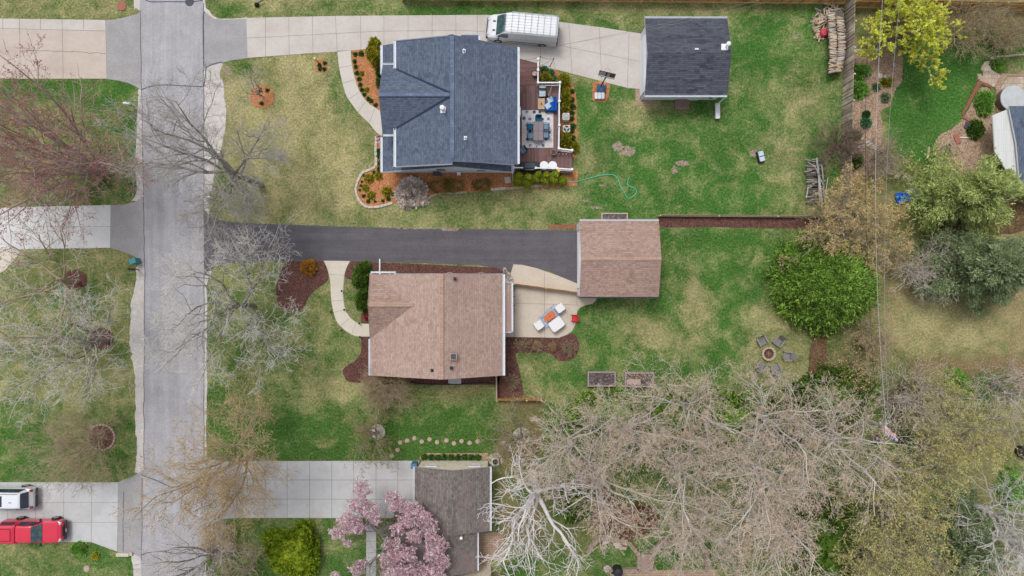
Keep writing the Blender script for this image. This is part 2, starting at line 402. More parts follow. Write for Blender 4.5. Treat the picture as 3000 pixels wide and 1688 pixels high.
M['siding_cream'] = speck('cream_brick', [C(240, 228, 206), C(248, 238, 220), C(252, 246, 234), C(222, 204, 180)], 9, 2, .06)
def planks(name, a, b, c, axis, wid=.14, amt=.2, gap=.006):
    n = N(name); sp = n.n('ShaderNodeSeparateXYZ'); n.L(n.tc.outputs['Object'], sp.inputs[0]); cb = n.n('ShaderNodeCombineXYZ')
    n.L(sp.outputs[0 if axis == 'x' else 1], cb.inputs[0]); n.L(sp.outputs[1 if axis == 'x' else 0], cb.inputs[1])
    br = n.n('ShaderNodeTexBrick'); n.L(cb.outputs[0], br.inputs['Vector'])
    for s_, v in (('Scale', 1), ('Mortar Size', gap), ('Brick Width', 3.6), ('Row Height', wid)): br.inputs[s_].default_value = v
    br.inputs['Color1'].default_value = (0, 0, 0, 1); br.inputs['Color2'].default_value = (1, 1, 1, 1)
    cc = n.ramp(n.math('ADD', n.math('MULTIPLY', br.outputs['Color'], .7), n.math('MULTIPLY', n.noise(4, 5, .7), .35)), [(.1, a), (.5, b), (.95, c)])
    cc = n.mix(br.outputs['Fac'], cc, (*[x * .35 for x in a[:3]], 1)); n.out(cc, .8, .2); n.bump(br.outputs['Fac'], -.4, .01); return n.m
M['deck_y'] = planks('composite_deck_boards', C(112, 84, 80), C(128, 100, 97), C(142, 114, 110), 'y')
M['deck_x'] = planks('composite_deck_boards_across', C(106, 78, 74), C(122, 92, 88), C(136, 106, 102), 'x')
M['fence_grey'] = planks('weathered_fence_boards', C(100, 88, 78), C(134, 120, 108), C(160, 148, 136), 'x', wid=.15, gap=.02)
M['fence_gold'] = planks('cedar_fence_boards', C(170, 124, 70), C(204, 154, 96), C(220, 174, 116), 'y', wid=.15, gap=.015)
def pavers(name, a, b, wx=.2, wy=.1, mort=None):
    n = N(name); br = n.n('ShaderNodeTexBrick'); n.L(n.tc.outputs['Object'], br.inputs['Vector'])
    for s_, v in (('Scale', 1), ('Mortar Size', .012), ('Brick Width', wx), ('Row Height', wy)): br.inputs[s_].default_value = v
    br.inputs['Color1'].default_value = a; br.inputs['Color2'].default_value = b; br.inputs['Mortar'].default_value = mort or C(120, 100, 88)
    n.out(n.mix(1.0, br.outputs['Color'], n.ramp(n.noise(3, 5, .7), [(.3, (.85,) * 3), (.7, (1.1,) * 3)]), 'MULTIPLY'), .9, .2); return n.m
M['pavers'] = pavers('brick_pavers', C(196, 172, 150), C(176, 148, 128), .3, .15)
M['brick'] = pavers('red_brick', C(172, 110, 86), C(150, 92, 72), .2, .1)
M['flag_grid'] = pavers('flagstone_paving', C(212, 196, 178), C(186, 166, 150), .55, .4, C(140, 118, 104))
# foliage
M['l_yew'] = leafmat('bright_green_needles', [C(44, 74, 24), C(78, 112, 38), C(108, 140, 56), C(140, 162, 80)], k=2.15)
M['l_dark'] = leafmat('deep_green_leaves', [C(36, 60, 18), C(62, 92, 30), C(88, 116, 42), C(104, 128, 54)])
M['l_arb'] = leafmat('arborvitae_green', [C(88, 104, 28), C(124, 134, 38), C(148, 152, 54), C(104, 118, 34)], k=2.7)
M['l_chart'] = leafmat('chartreuse_juniper', [C(82, 106, 20), C(116, 136, 30), C(146, 160, 46), C(100, 122, 24)], k=1.8)
M['l_green'] = leafmat('mound_green', [C(40, 84, 40), C(62, 110, 52), C(84, 128, 66)], k=1.6)
M['l_bluegreen'] = leafmat('blue_green_mound', [C(44, 92, 62), C(70, 122, 84), C(100, 148, 108)])
M['l_yellow'] = leafmat('yellow_green_shrub', [C(104, 104, 24), C(146, 140, 40), C(176, 164, 54), C(84, 96, 28)])
M['l_gold'] = leafmat('golden_twigs', [C(176, 128, 52), C(204, 152, 66), C(160, 116, 48)], k=1.5)
M['l_pine'] = leafmat('pine_needles_light', [C(112, 124, 74), C(140, 150, 92), C(166, 172, 110), C(96, 110, 70)], k=2.5)
M['l_spruce'] = leafmat('grey_green_needles', [C(88, 102, 74), C(112, 124, 88), C(134, 144, 104), C(96, 110, 86)], k=2.4)
M['l_maizy'] = leafmat('lime_yellow_blossom', [C(184, 188, 50), C(208, 210, 76), C(224, 224, 112), C(160, 170, 50)], k=2.2)
M['l_budred'] = leafmat('red_buds', [C(168, 78, 74), C(194, 98, 92), C(150, 84, 76)], k=1.4)
M['l_budpink'] = leafmat('pinkish_tan_buds', [C(184, 154, 130), C(200, 172, 142), C(192, 168, 122), C(180, 148, 130)], k=1.7)
M['l_budamber'] = leafmat('amber_buds', [C(196, 158, 100), C(210, 176, 122), C(190, 156, 108), C(186, 164, 96)], k=1.5)
M['l_budtan'] = leafmat('tan_catkins', [C(200, 172, 122), C(188, 158, 106), C(212, 188, 138), C(172, 158, 92)], k=1.8)
M['l_budlime'] = leafmat('olive_buds', [C(158, 156, 92), C(178, 170, 104), C(128, 142, 78), C(190, 178, 118)], k=2.3)
M['l_mag'] = leafmat('magnolia_blossom', [C(190, 140, 160), C(216, 178, 190), C(248, 236, 238), C(166, 116, 134), C(240, 222, 226), C(206, 166, 176)], k=1.5)
M['l_fresh'] = leafmat('fresh_green_leaves', [C(70, 122, 44), C(104, 150, 66), C(140, 170, 84)])
M['l_straw'] = leafmat('dried_grass_straw', [C(172, 154, 142), C(200, 184, 172), C(156, 138, 128), C(214, 200, 188)], k=2.4)
M['l_brown'] = leafmat('brown_dead_foliage', [C(128, 92, 66), C(156, 116, 84), C(106, 78, 58)], k=1.5)
M['l_olive'] = leafmat('olive_twiggy_leaves', [C(110, 106, 50), C(134, 126, 66), C(92, 90, 44)], k=2.1)
M['l_daff'] = leafmat('yellow_flowers', [C(220, 204, 50), C(236, 220, 80), C(90, 130, 50)], k=1.2)
# ================================================================ GROUND
def build_ground():
    fx = list(np.arange(-56, 56.01, .4)); fy = list(np.arange(-36, 36.01, .4))
    far = [70, 95, 140, 220, 400]
    xs = np.array([-v for v in far[::-1]] + fx + far); ys = np.array([-v for v in far[::-1]] + fy + far)
    X, Y = np.meshgrid(xs, ys); nx, ny = len(xs), len(ys)
    v = np.stack([X.ravel(), Y.ravel(), np.zeros(X.size)], 1)
    idx = np.arange(nx * ny).reshape(ny, nx)
    f = np.stack([idx[:-1, :-1].ravel(), idx[:-1, 1:].ravel(), idx[1:, 1:].ravel(), idx[1:, :-1].ravel()], 1)
    me = bpy.data.meshes.new('ground'); me.from_pydata(v.tolist(), [], f.tolist())
    px = X * 2000 / HC + 1500; py = 844 - Y * 2000 / HC
    dry = np.full(X.shape, .5); viv = np.full(X.shape, .3); lit = np.zeros(X.shape)
    def soft(a, b, x): return np.clip((x - a) / (b - a), 0, 1)
    def rect(x0, y0, x1, y1, e=20):
        return soft(x0 - e, x0 + e, px) * (1 - soft(x1 - e, x1 + e, px)) * soft(y0 - e, y0 + e, py) * (1 - soft(y1 - e, y1 + e, py))
    def blob(cx, cy, rx, ry): return np.exp(-(((px - cx) / rx) ** 2 + ((py - cy) / ry) ** 2))
    def setr(m, d=None, g=None, l=None):
        nonlocal dry, viv, lit
        if d is not None: dry = dry * (1 - m) + d * m
        if g is not None: viv = viv * (1 - m) + g * m
        if l is not None: lit = lit * (1 - m) + l * m
    # (x0, y0, x1, y1, dry, vivid, litter)
    for a in ((-400, -300, 420, 60, .55, .2, 0), (0, 230, 410, 330, .05, .75, 0), (200, 300, 420, 600, .25, .5, 0), (-400, 300, 250, 610, .45, .2, .15),
              (-300, 720, 420, 1420, .52, .15, .08), (-300, 1180, 150, 1420, .25, .55, 0), (250, 1200, 420, 1420, .3, .3, .05), (-300, 1600, 400, 1900, .38, .55, 0),
              (600, -300, 1500, 60, .42, .45, 0), (600, 150, 1110, 640, .8, .12, 0), (600, 600, 1500, 680, .62, .3, 0),
              (1200, 540, 1700, 680, .5, .5, 0), (1480, -200, 2500, 60, .5, .4, .05), (1440, 60, 1900, 110, .35, .6, 0),
              (1690, 240, 2480, 640, .2, .9, 0), (2130, 20, 2480, 430, .26, .85, 0), (600, 770, 1110, 1180, .46, .3, 0),
              (600, 1130, 1500, 1360, .0, .45, 0), (720, 1120, 1500, 1200, .4, .4, 0), (930, 1510, 1250, 1750, .25, .45, 0), (600, 1510, 950, 1750, .3, .3, .1),
              (1500, 850, 2420, 1130, .24, .7, 0), (1930, 660, 2380, 900, .16, .7, 0), (2180, 900, 2420, 1120, .62, .3, .05),
              (2480, -200, 2650, 560, .6, .2, .35), (2600, 90, 2900, 480, .02, 1.0, 0), (2850, 60, 3400, 190, .2, .7, .1), (2640, -200, 3400, 80, .7, .2, .45),
              (2420, 540, 3400, 2000, .62, .2, .42), (2600, 780, 3050, 1010, .85, .1, .46), (1500, 1190, 2700, 2000, .38, .4, .24), (1450, 1150, 1600, 2000, .45, .25, .5),
              (1800, 1400, 2250, 1560, .3, .55, .1), (1600, 1180, 2350, 1400, .25, .6, .15), (2380, 960, 2420, 1200, .2, .4, 0), (2420, 950, 2560, 1180, .3, .45, .45), (2650, 1050, 3200, 1160, .5, .2, .75)):
        setr(rect(*a[:4]), *a[4:])
    for a in ((660, 300, 60, 60, .95, .1, 0), (900, 330, 150, 80, .85, 0, 0), (880, 520, 200, 80, .8, 0, 0), (830, 220, 60, 30, .9, 0, 0), (650, 560, 90, 60, .45, .3, 0),
              (700, 190, 60, 40, .3, .4, 0), (1020, 300, 30, 60, .3, .5, 0), (1080, 420, 30, 50, .45, .4, 0), (990, 240, 25, 60, .35, .5, 0),
              (1800, 120, 80, 40, .15, .8, 0), (2050, 20, 200, 15, .75, .2, 0), (1900, 310, 80, 12, .75, .2, .0), (1860, 350, 60, 30, .7, .4, 0), (2350, 290, 70, 60, .72, .5, 0),
              (2300, 480, 50, 90, .65, .5, 0), (2000, 480, 40, 20, .5, .4, .3), (1990, 430, 60, 70, .2, .95, 0), (2210, 160, 60, 100, .12, .95, 0), (1930, 560, 120, 60, .22, .9, 0),
              (2100, 600, 150, 30, .12, .9, 0), (2380, 230, 40, 40, .2, .4, .35), (1730, 470, 25, 30, .7, .3, 0), (1560, 560, 90, 25, .75, .2, 0),
              (2050, 900, 30, 50, .9, .1, 0), (2030, 870, 18, 60, .95, .1, 0), (1890, 960, 50, 28, .85, .2, 0), (1960, 1000, 80, 25, .75, .2, 0), (1560, 1070, 40, 40, .55, .4, 0),
              (700, 1000, 80, 100, .35, .4, 0), (980, 1000, 40, 60, .35, .45, 0), (850, 1000, 30, 60, .3, .5, 0), (1000, 1140, 90, 30, .75, .2, 0), (1330, 1140, 120, 18, .8, .2, 0),
              (1300, 1230, 150, 30, .1, .5, 0), (900, 1260, 120, 40, .1, .5, 0), (1060, 1220, 90, 20, .3, .3, 0), (940, 1300, 40, 20, .55, .3, 0),
              (2340, 930, 70, 50, .75, .2, .1), (2380, 560, 60, 40, .4, .4, .3), (2330, 640, 80, 30, .4, .4, .3), (2700, 600, 60, 60, .2, .4, .15), (2760, 950, 120, 60, .95, .05, .05),
              (2900, 1150, 70, 50, .2, .8, 0), (2980, 1450, 40, 70, .1, .9, 0), (2620, 1100, 60, 40, .3, .6, .3), (1980, 1620, 90, 40, .1, .9, 0), (1800, 1640, 60, 40, .2, .8, .2),
              (1790, 1540, 80, 30, .6, .1, .55), (2760, 1470, 60, 60, .15, .6, 0), (330, 1640, 60, 40, .15, .7, 0), (200, 870, 90, 60, .3, .35, 0), (1540, 1420, 40, 40, .2, .5, .1),
              (90, 1340, 80, 80, .1, .6, 0), (1530, 1660, 50, 40, .1, .6, 0), (1830, 70, 20, 20, .5, .5, 0), (1370, 40, 200, 15, .1, .7, 0), (1050, 18, 100, 10, .25, .6, 0),
              (870, 5, 90, 8, .9, .0, .3), (780, 15, 60, 20, .7, .2, 0), (660, 30, 40, 15, .15, .6, 0)):
        setr(blob(*a[:4]) ** .7, *a[4:])
    ca = me.color_attributes.new('patch', 'FLOAT_COLOR', 'POINT')
    d = np.ones((X.size, 4), np.float32); d[:, 0] = dry.ravel(); d[:, 1] = viv.ravel(); d[:, 2] = lit.ravel()
    ca.data.foreach_set('color', d.ravel())
    me.materials.append(M['ground']); o = bpy.data.objects.new('ground', me); col.objects.link(o); o['kind'] = 'structure'
    return xs, ys, dry, viv, lit
GRID = build_ground()

# ---- street and aprons
gr = [(400, -200, 1), (392, 20), (405, 45, 1), (430, 45, 1), (430, 590, 1), (400, 585), (398, 500), (400, 380), (406, 300), (404, 262, 1), (430, 230, 1), (430, -200, 1)]
sheet('gravel_shoulder', [(392, -200, 1), (392, 12), (400, 25), (425, 42, 1), (425, -200, 1)], .010, M['gravel'], jit=.6)
sheet('gravel_shoulder', [(405, 262, 1), (404, 300), (401, 380), (397, 470), (400, 560), (385, 590, 1), (425, 590, 1), (425, 262, 1)], .010, M['gravel'], jit=.6)
sheet('gravel_shoulder', [(425, 770, 1), (405, 775), (400, 800), (398, 835), (388, 870), (384, 900), (380, 960), (379, 1000), (386, 1040), (393, 1090), (398, 1160), (396, 1250), (402, 1300), (400, 1350), (395, 1385, 1), (425, 1390, 1)], .010, M['gravel'], jit=1.4)
sheet('gravel_shoulder', [(425, 1628, 1), (385, 1622, 1), (388, 1650), (392, 1700), (392, 1900, 1), (425, 1900, 1)], .010, M['gravel'], jit=1)
sheet('gravel_shoulder', [(590, 195, 1), (640, 185, 1), (652, 188), (645, 215), (655, 250), (660, 300), (662, 340), (655, 400), (640, 470), (622, 540), (612, 600), (618, 640, 1), (590, 640, 1)], .010, M['gravel'], jit=1.2)
sheet('gravel_shoulder', [(590, 790, 1), (620, 795, 1), (606, 840), (608, 900), (606, 1000), (607, 1100), (604, 1250), (606, 1345, 1), (590, 1345, 1)], .010, M['gravel'], jit=.7)
sheet('gravel_shoulder', [(590, 1560, 1), (610, 1545), (604, 1600), (606, 1900, 1), (590, 1900, 1)], .010, M['gravel'], jit=.7)
sheet('gravel_shoulder', [(590, -200, 1), (600, 0), (612, 30), (632, 52), (680, 55), (722, 52, 1), (722, 66, 1), (620, 66, 1), (590, 50, 1)], .010, M['gravel'], jit=.6)
sheet('street', sharp([(410, -400), (409, 40), (413, 200), (415, 300), (421, 480), (423, 700), (423, 1000), (422, 1280), (419, 1480), (414, 1620), (414, 2100), (600, 2100), (599, 1600), (598, 1200), (599, 900), (598, 600), (598, 300), (595, 50), (595, -400)]), .020, M['street'], k=1)
sheet('driveway_apron', sharp([(309, 59), (335, 58), (370, 50), (405, 40), (411, 36), (414, 264), (400, 255), (375, 243), (345, 236), (313, 232)]), .016, M['apron'], k=3)
sheet('driveway_apron', sharp([(325, 601), (360, 600), (395, 592), (412, 582), (424, 575), (424, 772), (410, 768), (395, 752), (365, 738), (323, 726)]), .016, M['apron'], k=3)
sheet('driveway_apron', sharp([(346, 1413), (365, 1405), (392, 1395), (412, 1382), (423, 1375), (416, 1640), (410, 1632), (388, 1622), (345, 1617)]), .016, M['apron'], k=1)
sheet('driveway_apron', sharp([(594, 30), (608, 40), (625, 55), (660, 58), (722, 55), (726, 170), (680, 177), (645, 185), (618, 193), (604, 200), (594, 215)]), .016, M['apron'], k=1)
sheet('driveway_apron', sharp([(596, 1330), (612, 1342), (650, 1352), (714, 1352), (714, 1517), (660, 1520), (630, 1530), (612, 1550), (600, 1580), (596, 1600)]), .016, M['apron'], k=1)
lines('road_seam', [wig((411, 30), (424, 780), 30, .8), wig((424, 780), (422, 1370), 24, .8, 2), wig((596, 190), (599, 780), 24, .8, 3), wig((598, 800), (598, 1340), 20, .7, 4), wig((597, 10), (596, 190), 8, .8, 5), wig((363, 1440), (361, 1615), 8, .8, 6), wig((417, 1400), (415, 1640), 8, .8, 7)], .026, .05, M['tar'])
lines('sealed_crack', [[P(0, 0, *q) for q in s] for s in (((1420, 905), (1480, 882), (1570, 858), (1700, 855), (1850, 865), (2050, 875)), ((2050, 875), (2065, 780), (2075, 680), (2050, 650), (2045, 400), (2045, 140), (2062, 122)), ((2075, 680), (2130, 650), (2230, 625)), ((1465, 5), (1530, 22), (1700, 18), (1870, 20)), ((1950, 18), (2040, 5)))], .027, .085, M['tar'])
lines('sealed_crack', [[P(0, 4 - 1, *q) for q in s] for s in (((1420, 425), (1450, 440), (1560, 480), (1640, 515), (1720, 555), (1780, 550), (1900, 500)), ((1420, 1240), (1480, 1215), (1560, 1200), (1640, 1200), (1740, 1218), (1860, 1215), (2040, 1226)))], .027, .08, M['tar'])

# ---- driveways
d1 = sheet('driveway', sharp([(-500, 83), (310, 91), (313, 231), (-500, 231)]), .03, M['conc_tan'], k=1)
lines('joint', [[P(0, 0, 200, 290), P(0, 0, 207, 790)], [P(0, 0, 630, 300), P(0, 0, 638, 790)]], .034, .035, M['joint'], d1)
lines('crack', [wig(P(0, 0, 205, 512), P(0, 0, 630, 515), 10, .7), wig(P(0, 0, 632, 518), P(0, 0, 1065, 538), 14, 1.2), wig(P(0, 0, 30, 390), P(0, 0, 80, 545), 5, 1)], .034, .03, M['tar'], d1)
d1b = sheet('driveway_edge_strip', sharp([(-500, 48), (309, 59), (310, 91), (-500, 83)]), .032, M['conc'], k=1)
lines('joint', [[P(0, 0, x, 180), P(0, 0, x + 2, 300)] for x in (30, 197, 408, 626, 842)] + [[P(0, 0, 0, 289), P(0, 0, 1062, 313)]], .036, .035, M['joint'], d1b)
d2 = sheet('driveway', sharp([(-500, 618), (20, 608), (325, 601), (323, 726), (0, 731), (-500, 735)]), .03, M['conc_new'], k=1)
lines('joint', [[P(0, 1, 840, 625), P(0, 1, 845, 1050)], [P(0, 1, 380, 832), P(0, 1, 1113, 832)], [P(0, 1, 560, 625), P(0, 1, 562, 830)]], .034, .025, M['joint'], d2)
sheet('path_stub', [(-60, 729, 1), (60, 730, 1), (50, 752), (30, 775), (5, 798), (-60, 830, 1)], .03, M['walk_cream'])
d3 = sheet('driveway', sharp([(-500, 1413), (347, 1413), (344, 1616), (268, 1588), (-500, 1588)]), .03, M['conc_grey'], k=1)
lines('joint', [[P(0, 3, 0, 710), P(0, 3, 1190, 708)], [P(0, 3, 0, 905), P(0, 3, 1187, 908)]] + [[P(0, 3, x, 510), P(0, 3, x - 5, 1110)] for x in (82, 363, 645, 925)], .034, .03, M['joint'], d3)
d4 = sheet('driveway', sharp([(713, 1351), (1228, 1350), (1228, 1518), (713, 1517)]), .03, M['conc_grey'], k=1)
lines('joint', [[P(1, 3, x, 290), P(1, 3, x, 862)] for x in (92, 315, 540, 762, 983, 1208, 1427)] + [[P(1, 3, -80, 481), P(1, 3, 1590, 481)], [P(1, 3, -80, 672), P(1, 3, 1590, 676)]], .034, .035, M['joint'], d4)
dt = sheet('driveway', sharp([(722, 53), (1000, 47), (1425, 44), (1643, 65), (1770, 82), (1884, 100), (1884, 262), (1838, 258), (1637, 206), (1560, 190), (1500, 175), (1240, 140), (1085, 143), (985, 152), (900, 157), (820, 163), (726, 170)]), .03, M['conc'], k=1)
lines('joint', [[P(1, 0, x, 155), P(1, 0, x + dx, y)] for x, dx, y in ((97, 0, 570), (331, 4, 555), (568, 6, 535), (799, 20, 520), (1052, 4, 500), (1288, 0, 440), (1530, 0, 420), (1772, 0, 400), (2010, 2, 350), (2226, 0, 440))] +
      [[P(1, 0, *q) for q in ((-95, 385), (60, 378), (560, 352), (1050, 325), (1290, 315), (1530, 313), (1770, 309), (2010, 308), (2300, 318))]] +
      [[P(2, 0, 285, 420), P(2, 0, 285, 600)], [P(2, 0, 570, 235), P(2, 0, 605, 745)], [P(2, 0, 878, 280), P(2, 0, 902, 815)], [P(2, 0, 1178, 330), P(2, 0, 1160, 890)], [P(2, 0, *q) for q in ((460, 455), (750, 515), (1000, 562), (1310, 625))]], .034, .03, M['joint'], dt)
dd = sheet('dark_driveway', sharp([(597, 610), (605, 622), (618, 634), (640, 645), (680, 651), (750, 655), (880, 660), (1000, 664), (1150, 668), (1300, 671), (1500, 673), (1694, 676), (1694, 832), (1600, 792), (1520, 779), (1500, 790), (1490, 805), (1460, 786), (1400, 777), (1200, 769), (1000, 766), (760, 765), (700, 766), (660, 772), (630, 783), (610, 797), (597, 815)]), .028, M['drive_dark'], k=1, jit=.5)
sheet('sand_spill', [(1180, 667), (1240, 668), (1330, 668), (1345, 675), (1310, 677), (1290, 673), (1240, 672), (1180, 671)], .032, M['dirt'], jit=1.5)
sheet('sand_spill', [(1130, 665), (1180, 667), (1178, 671), (1150, 669)], .032, M['dirt'], jit=.8)

# ---- walkways and patio
wk = sheet('walkway', [(989, 150, 1), (1028, 148, 1), (1030, 182), (1038, 222), (1050, 260), (1064, 284), (1085, 307), (1113, 324, 1), (1120, 340, 1), (1120, 398, 1), (1113, 396, 1), (1100, 385), (1082, 362), (1055, 336), (1032, 307), (1013, 277), (1004, 245), (997, 215), (992, 185)], .03, M['walk'])
lines('joint', [[P(1, 0, *a), P(1, 0, *b)] for a, b in (((838, 682), (965, 662)), ((868, 843), (995, 803)), ((925, 1003), (1030, 935)), ((1025, 1135), (1095, 1030)), ((1140, 1235), (1195, 1095)))], .034, .03, M['joint'], wk)
wk2 = sheet('walkway', [(948, 764, 1), (1026, 765, 1), (1016, 783), (1009, 808), (1006, 844), (1006, 870), (1010, 900), (1022, 925), (1040, 942), (1060, 948), (1090, 949, 1), (1090, 986, 1), (1045, 985), (1022, 975), (1000, 958), (985, 938), (975, 905), (970, 870), (968, 830), (964, 805), (957, 782)], .03, M['walk_cream'])
lines('joint', [[P(1, 1, 738, 1312), P(1, 1, 888, 1320)], [P(1, 2, 752, 132), P(1, 2, 880, 122)], [P(1, 2, 775, 248), P(1, 2, 898, 212)], [P(1, 2, 855, 378), P(1, 2, 942, 306)], [P(1, 2, 968, 455), P(1, 2, 1003, 350)]], .034, .025, M['joint'], wk2)
pa = sheet('patio', sharp([(1473, 850), (1499, 830), (1494, 810), (1504, 775), (1530, 776), (1572, 786), (1630, 806), (1694, 832), (1694, 868), (1748, 868), (1746, 880), (1736, 890), (1718, 894), (1700, 901), (1692, 910), (1689, 925), (1686, 950), (1676, 970), (1660, 981), (1637, 990), (1600, 989), (1473, 987)]), .034, M['patio'], k=1)
lines('joint', [[P(2, 2, 325, -170), P(2, 2, 328, 500)], [P(2, 2, 25, -30), P(2, 2, 25, 495)], [P(2, 2, 30, 153), P(2, 2, 655, 170), ], [P(2, 2, 651, 30), P(2, 2, 653, 172), P(2, 2, 675, 188)]], .038, .03, M['joint'], pa)
sheet('walkway', sharp([(1073, 1515), (1102, 1515), (1102, 1800), (1073, 1800)]), .03, M['conc_grey'], k=1)
lines('joint', [[P(1, 3, 1112, y), P(1, 3, 1208, y)] for y in (965, 1097, 1212, 1347)], .034, .03, M['joint'])
sheet('paver_patio', sharp([(1399, 1560), (1476, 1560), (1476, 1640), (1435, 1640), (1435, 1680), (1399, 1680)]), .034, M['pavers'], k=1)
sheet('brick_landing', sharp([(1861, 262), (1882, 262), (1882, 289), (1925, 290), (1912, 310), (1863, 309)]), .03, M['pavers'], k=1)
sheet('brick_border', sharp([(1605, 660), (1650, 658), (1692, 658), (1692, 672), (1650, 671), (1606, 671)]), .034, M['brick'], k=2, jit=.5)
# ---- garden beds
sheet('mulch_bed', [(1030, 147, 1), (1085, 143, 1), (1140, 150, 1), (1140, 330, 1), (1113, 324, 1), (1085, 306), (1064, 283), (1050, 259), (1039, 222), (1031, 182)], .022, M['mulch_o'])
sheet('mulch_bed', [(1103, 395, 1), (1140, 395, 1), (1140, 490, 1), (1520, 495, 1), (1693, 498, 1), (1692, 530), (1688, 543), (1650, 548), (1560, 552), (1500, 556), (1440, 560), (1392, 562), (1300, 567), (1270, 573), (1248, 585), (1232, 598), (1210, 603), (1185, 592), (1160, 594), (1130, 600), (1100, 606), (1075, 606), (1058, 594), (1047, 575), (1043, 555), (1049, 530), (1062, 507), (1082, 498), (1101, 485), (1101, 440)], .022, M['mulch_o'])
sheet('mulch_bed', [(1560, 183, 1), (1600, 190), (1630, 203), (1640, 220), (1660, 232), (1680, 252), (1688, 290), (1690, 360), (1692, 420), (1692, 455), (1672, 462, 1), (1560, 462, 1)], .022, M['mulch_o'])
sheet('mulch_ring', [(768 + 36 * math.cos(t / 10 * 6.283), 284 + 35 * math.sin(t / 10 * 6.283)) for t in range(10)], .022, M['mulch_o'], jit=.7)
sheet('mulch_square', [(924, 176, 1), (958, 175, 1), (960, 195), (957, 212, 1), (924, 211, 1)], .022, M['mulch_o'], jit=.5)
sheet('mulch_square', [(1740, 240), (1784, 240), (1785, 268), (1778, 296), (1755, 299), (1735, 292), (1736, 262)], .022, M['mulch_o'], jit=.6)
sheet('mulch_bed', [(840, 764, 1), (953, 765, 1), (962, 800), (960, 822), (945, 835), (925, 850), (905, 870), (890, 900), (865, 914), (828, 908), (812, 880), (808, 850), (815, 815), (822, 785)], .022, M['mulch_d'], jit=.5)
sheet('mulch_bed', [(1024, 765, 1), (1460, 784, 1), (1478, 800, 1), (1478, 830, 1), (1085, 830, 1), (1038, 822), (1010, 812), (1015, 783)], .022, M['mulch_d'], jit=.3)
sheet('mulch_bed', [(1058, 918, 1), (1090, 918, 1), (1090, 949, 1), (1058, 949, 1)], .022, M['mulch_d'], k=1)
sheet('mulch_bed', [(1058, 985, 1), (1100, 985, 1), (1100, 1090, 1), (1470, 1090, 1), (1460, 1127, 1), (1200, 1127), (1100, 1123), (1046, 1121), (1020, 1118), (1008, 1102), (1005, 1085), (1018, 1070), (1042, 1056), (1057, 1035), (1059, 1010)], .022, M['mulch_d'], jit=.3)
sheet('mulch_bed', [(1465, 986, 1), (1637, 990, 1), (1676, 978), (1692, 992), (1697, 1012), (1691, 1038), (1672, 1054), (1652, 1059), (1633, 1054), (1618, 1040), (1600, 1033), (1560, 1034), (1516, 1035), (1512, 1048), (1520, 1075), (1526, 1110), (1534, 1150), (1528, 1166, 1), (1456, 1166, 1), (1456, 1090, 1)], .022, M['mulch_d'], jit=.4)
sheet('river_rock_bed', [(1474, 790), (1490, 798), (1504, 815), (1508, 850), (1508, 910), (1500, 915, 1), (1474, 915, 1)], .04, M['rock'], jit=.4)
sheet('mulch_bed', [(1925, 633, 1), (2440, 633, 1), (2440, 675), (2350, 670), (2250, 668), (2100, 667), (1935, 668, 1)], .022, M['mulch_d'], jit=.8)
sheet('mulch_bed', [(2400, 962), (2425, 965, 1), (2426, 1050), (2416, 1115), (2395, 1120), (2368, 1110), (2370, 1050), (2378, 990)], .022, M['mulch_b'], jit=1.5)
sheet('garden_bed', [(2490, 140, 1), (2560, 155), (2620, 140), (2645, 170), (2640, 240), (2625, 260), (2614, 290), (2605, 310), (2582, 325), (2582, 350), (2588, 380), (2582, 410), (2600, 450), (2592, 490), (2540, 520), (2470, 560, 1), (2484, 420, 1)], .022, M['mulch_t'], jit=1)
sheet('garden_bed', [(2740, 440), (2745, 405), (2775, 385), (2800, 370), (2825, 340), (2850, 300), (2870, 260), (2900, 262), (2915, 300), (2912, 340), (2910, 480), (2870, 520), (2760, 500)], .022, M['mulch_t'], jit=1)
sheet('leaf_bed', [(2730, 620), (2800, 600), (2900, 590), (3000, 600), (3060, 640), (3000, 680), (2900, 690), (2800, 680), (2740, 665)], .022, M['mulch_b'], jit=2)
sheet('mulch_ring', [(298 + 38 * math.cos(t / 10 * 6.283), 1281 + 36 * math.sin(t / 10 * 6.283)) for t in range(10)], .022, M['mulch_d'], jit=.7)
sheet('mulch_ring', [(297 + 36 * math.cos(t / 10 * 6.283), 993 + 33 * math.sin(t / 10 * 6.283)) for t in range(10)], .022, M['mulch_d'], jit=2)
sheet('mulch_ring', [(222 + 34 * math.cos(t / 10 * 6.283), 820 + 30 * math.sin(t / 10 * 6.283)) for t in range(10)], .022, M['mulch_d'], jit=2)
sheet('mulch_bed', [(1230, 1347, 1), (1230, 1338), (1242, 1330), (1260, 1328), (1430, 1327, 1), (1434, 1347, 1)], .022, M['mulch_t'], jit=.3)
for cx, cy, rx, ry in ((1812, 432, 18, 15), (1842, 444, 22, 15), (1975, 500, 9, 14), (2000, 480, 20, 9), (1766, 545, 12, 4), (1720, 590, 14, 4), (1752, 610, 18, 5), (2210, 450, 14, 12), (2330, 110, 9, 6), (355, 14, 14, 14) if 0 else (668, 210, 8, 14)):
    sheet('bare_patch', [(cx + rx * math.cos(t / 9 * 6.283) * random.Random(t + cx).uniform(.7, 1.2), cy + ry * math.sin(t / 9 * 6.283) * random.Random(t * 3 + cx).uniform(.7, 1.2)) for t in range(9)], .006, M['dirt'], jit=1.4)

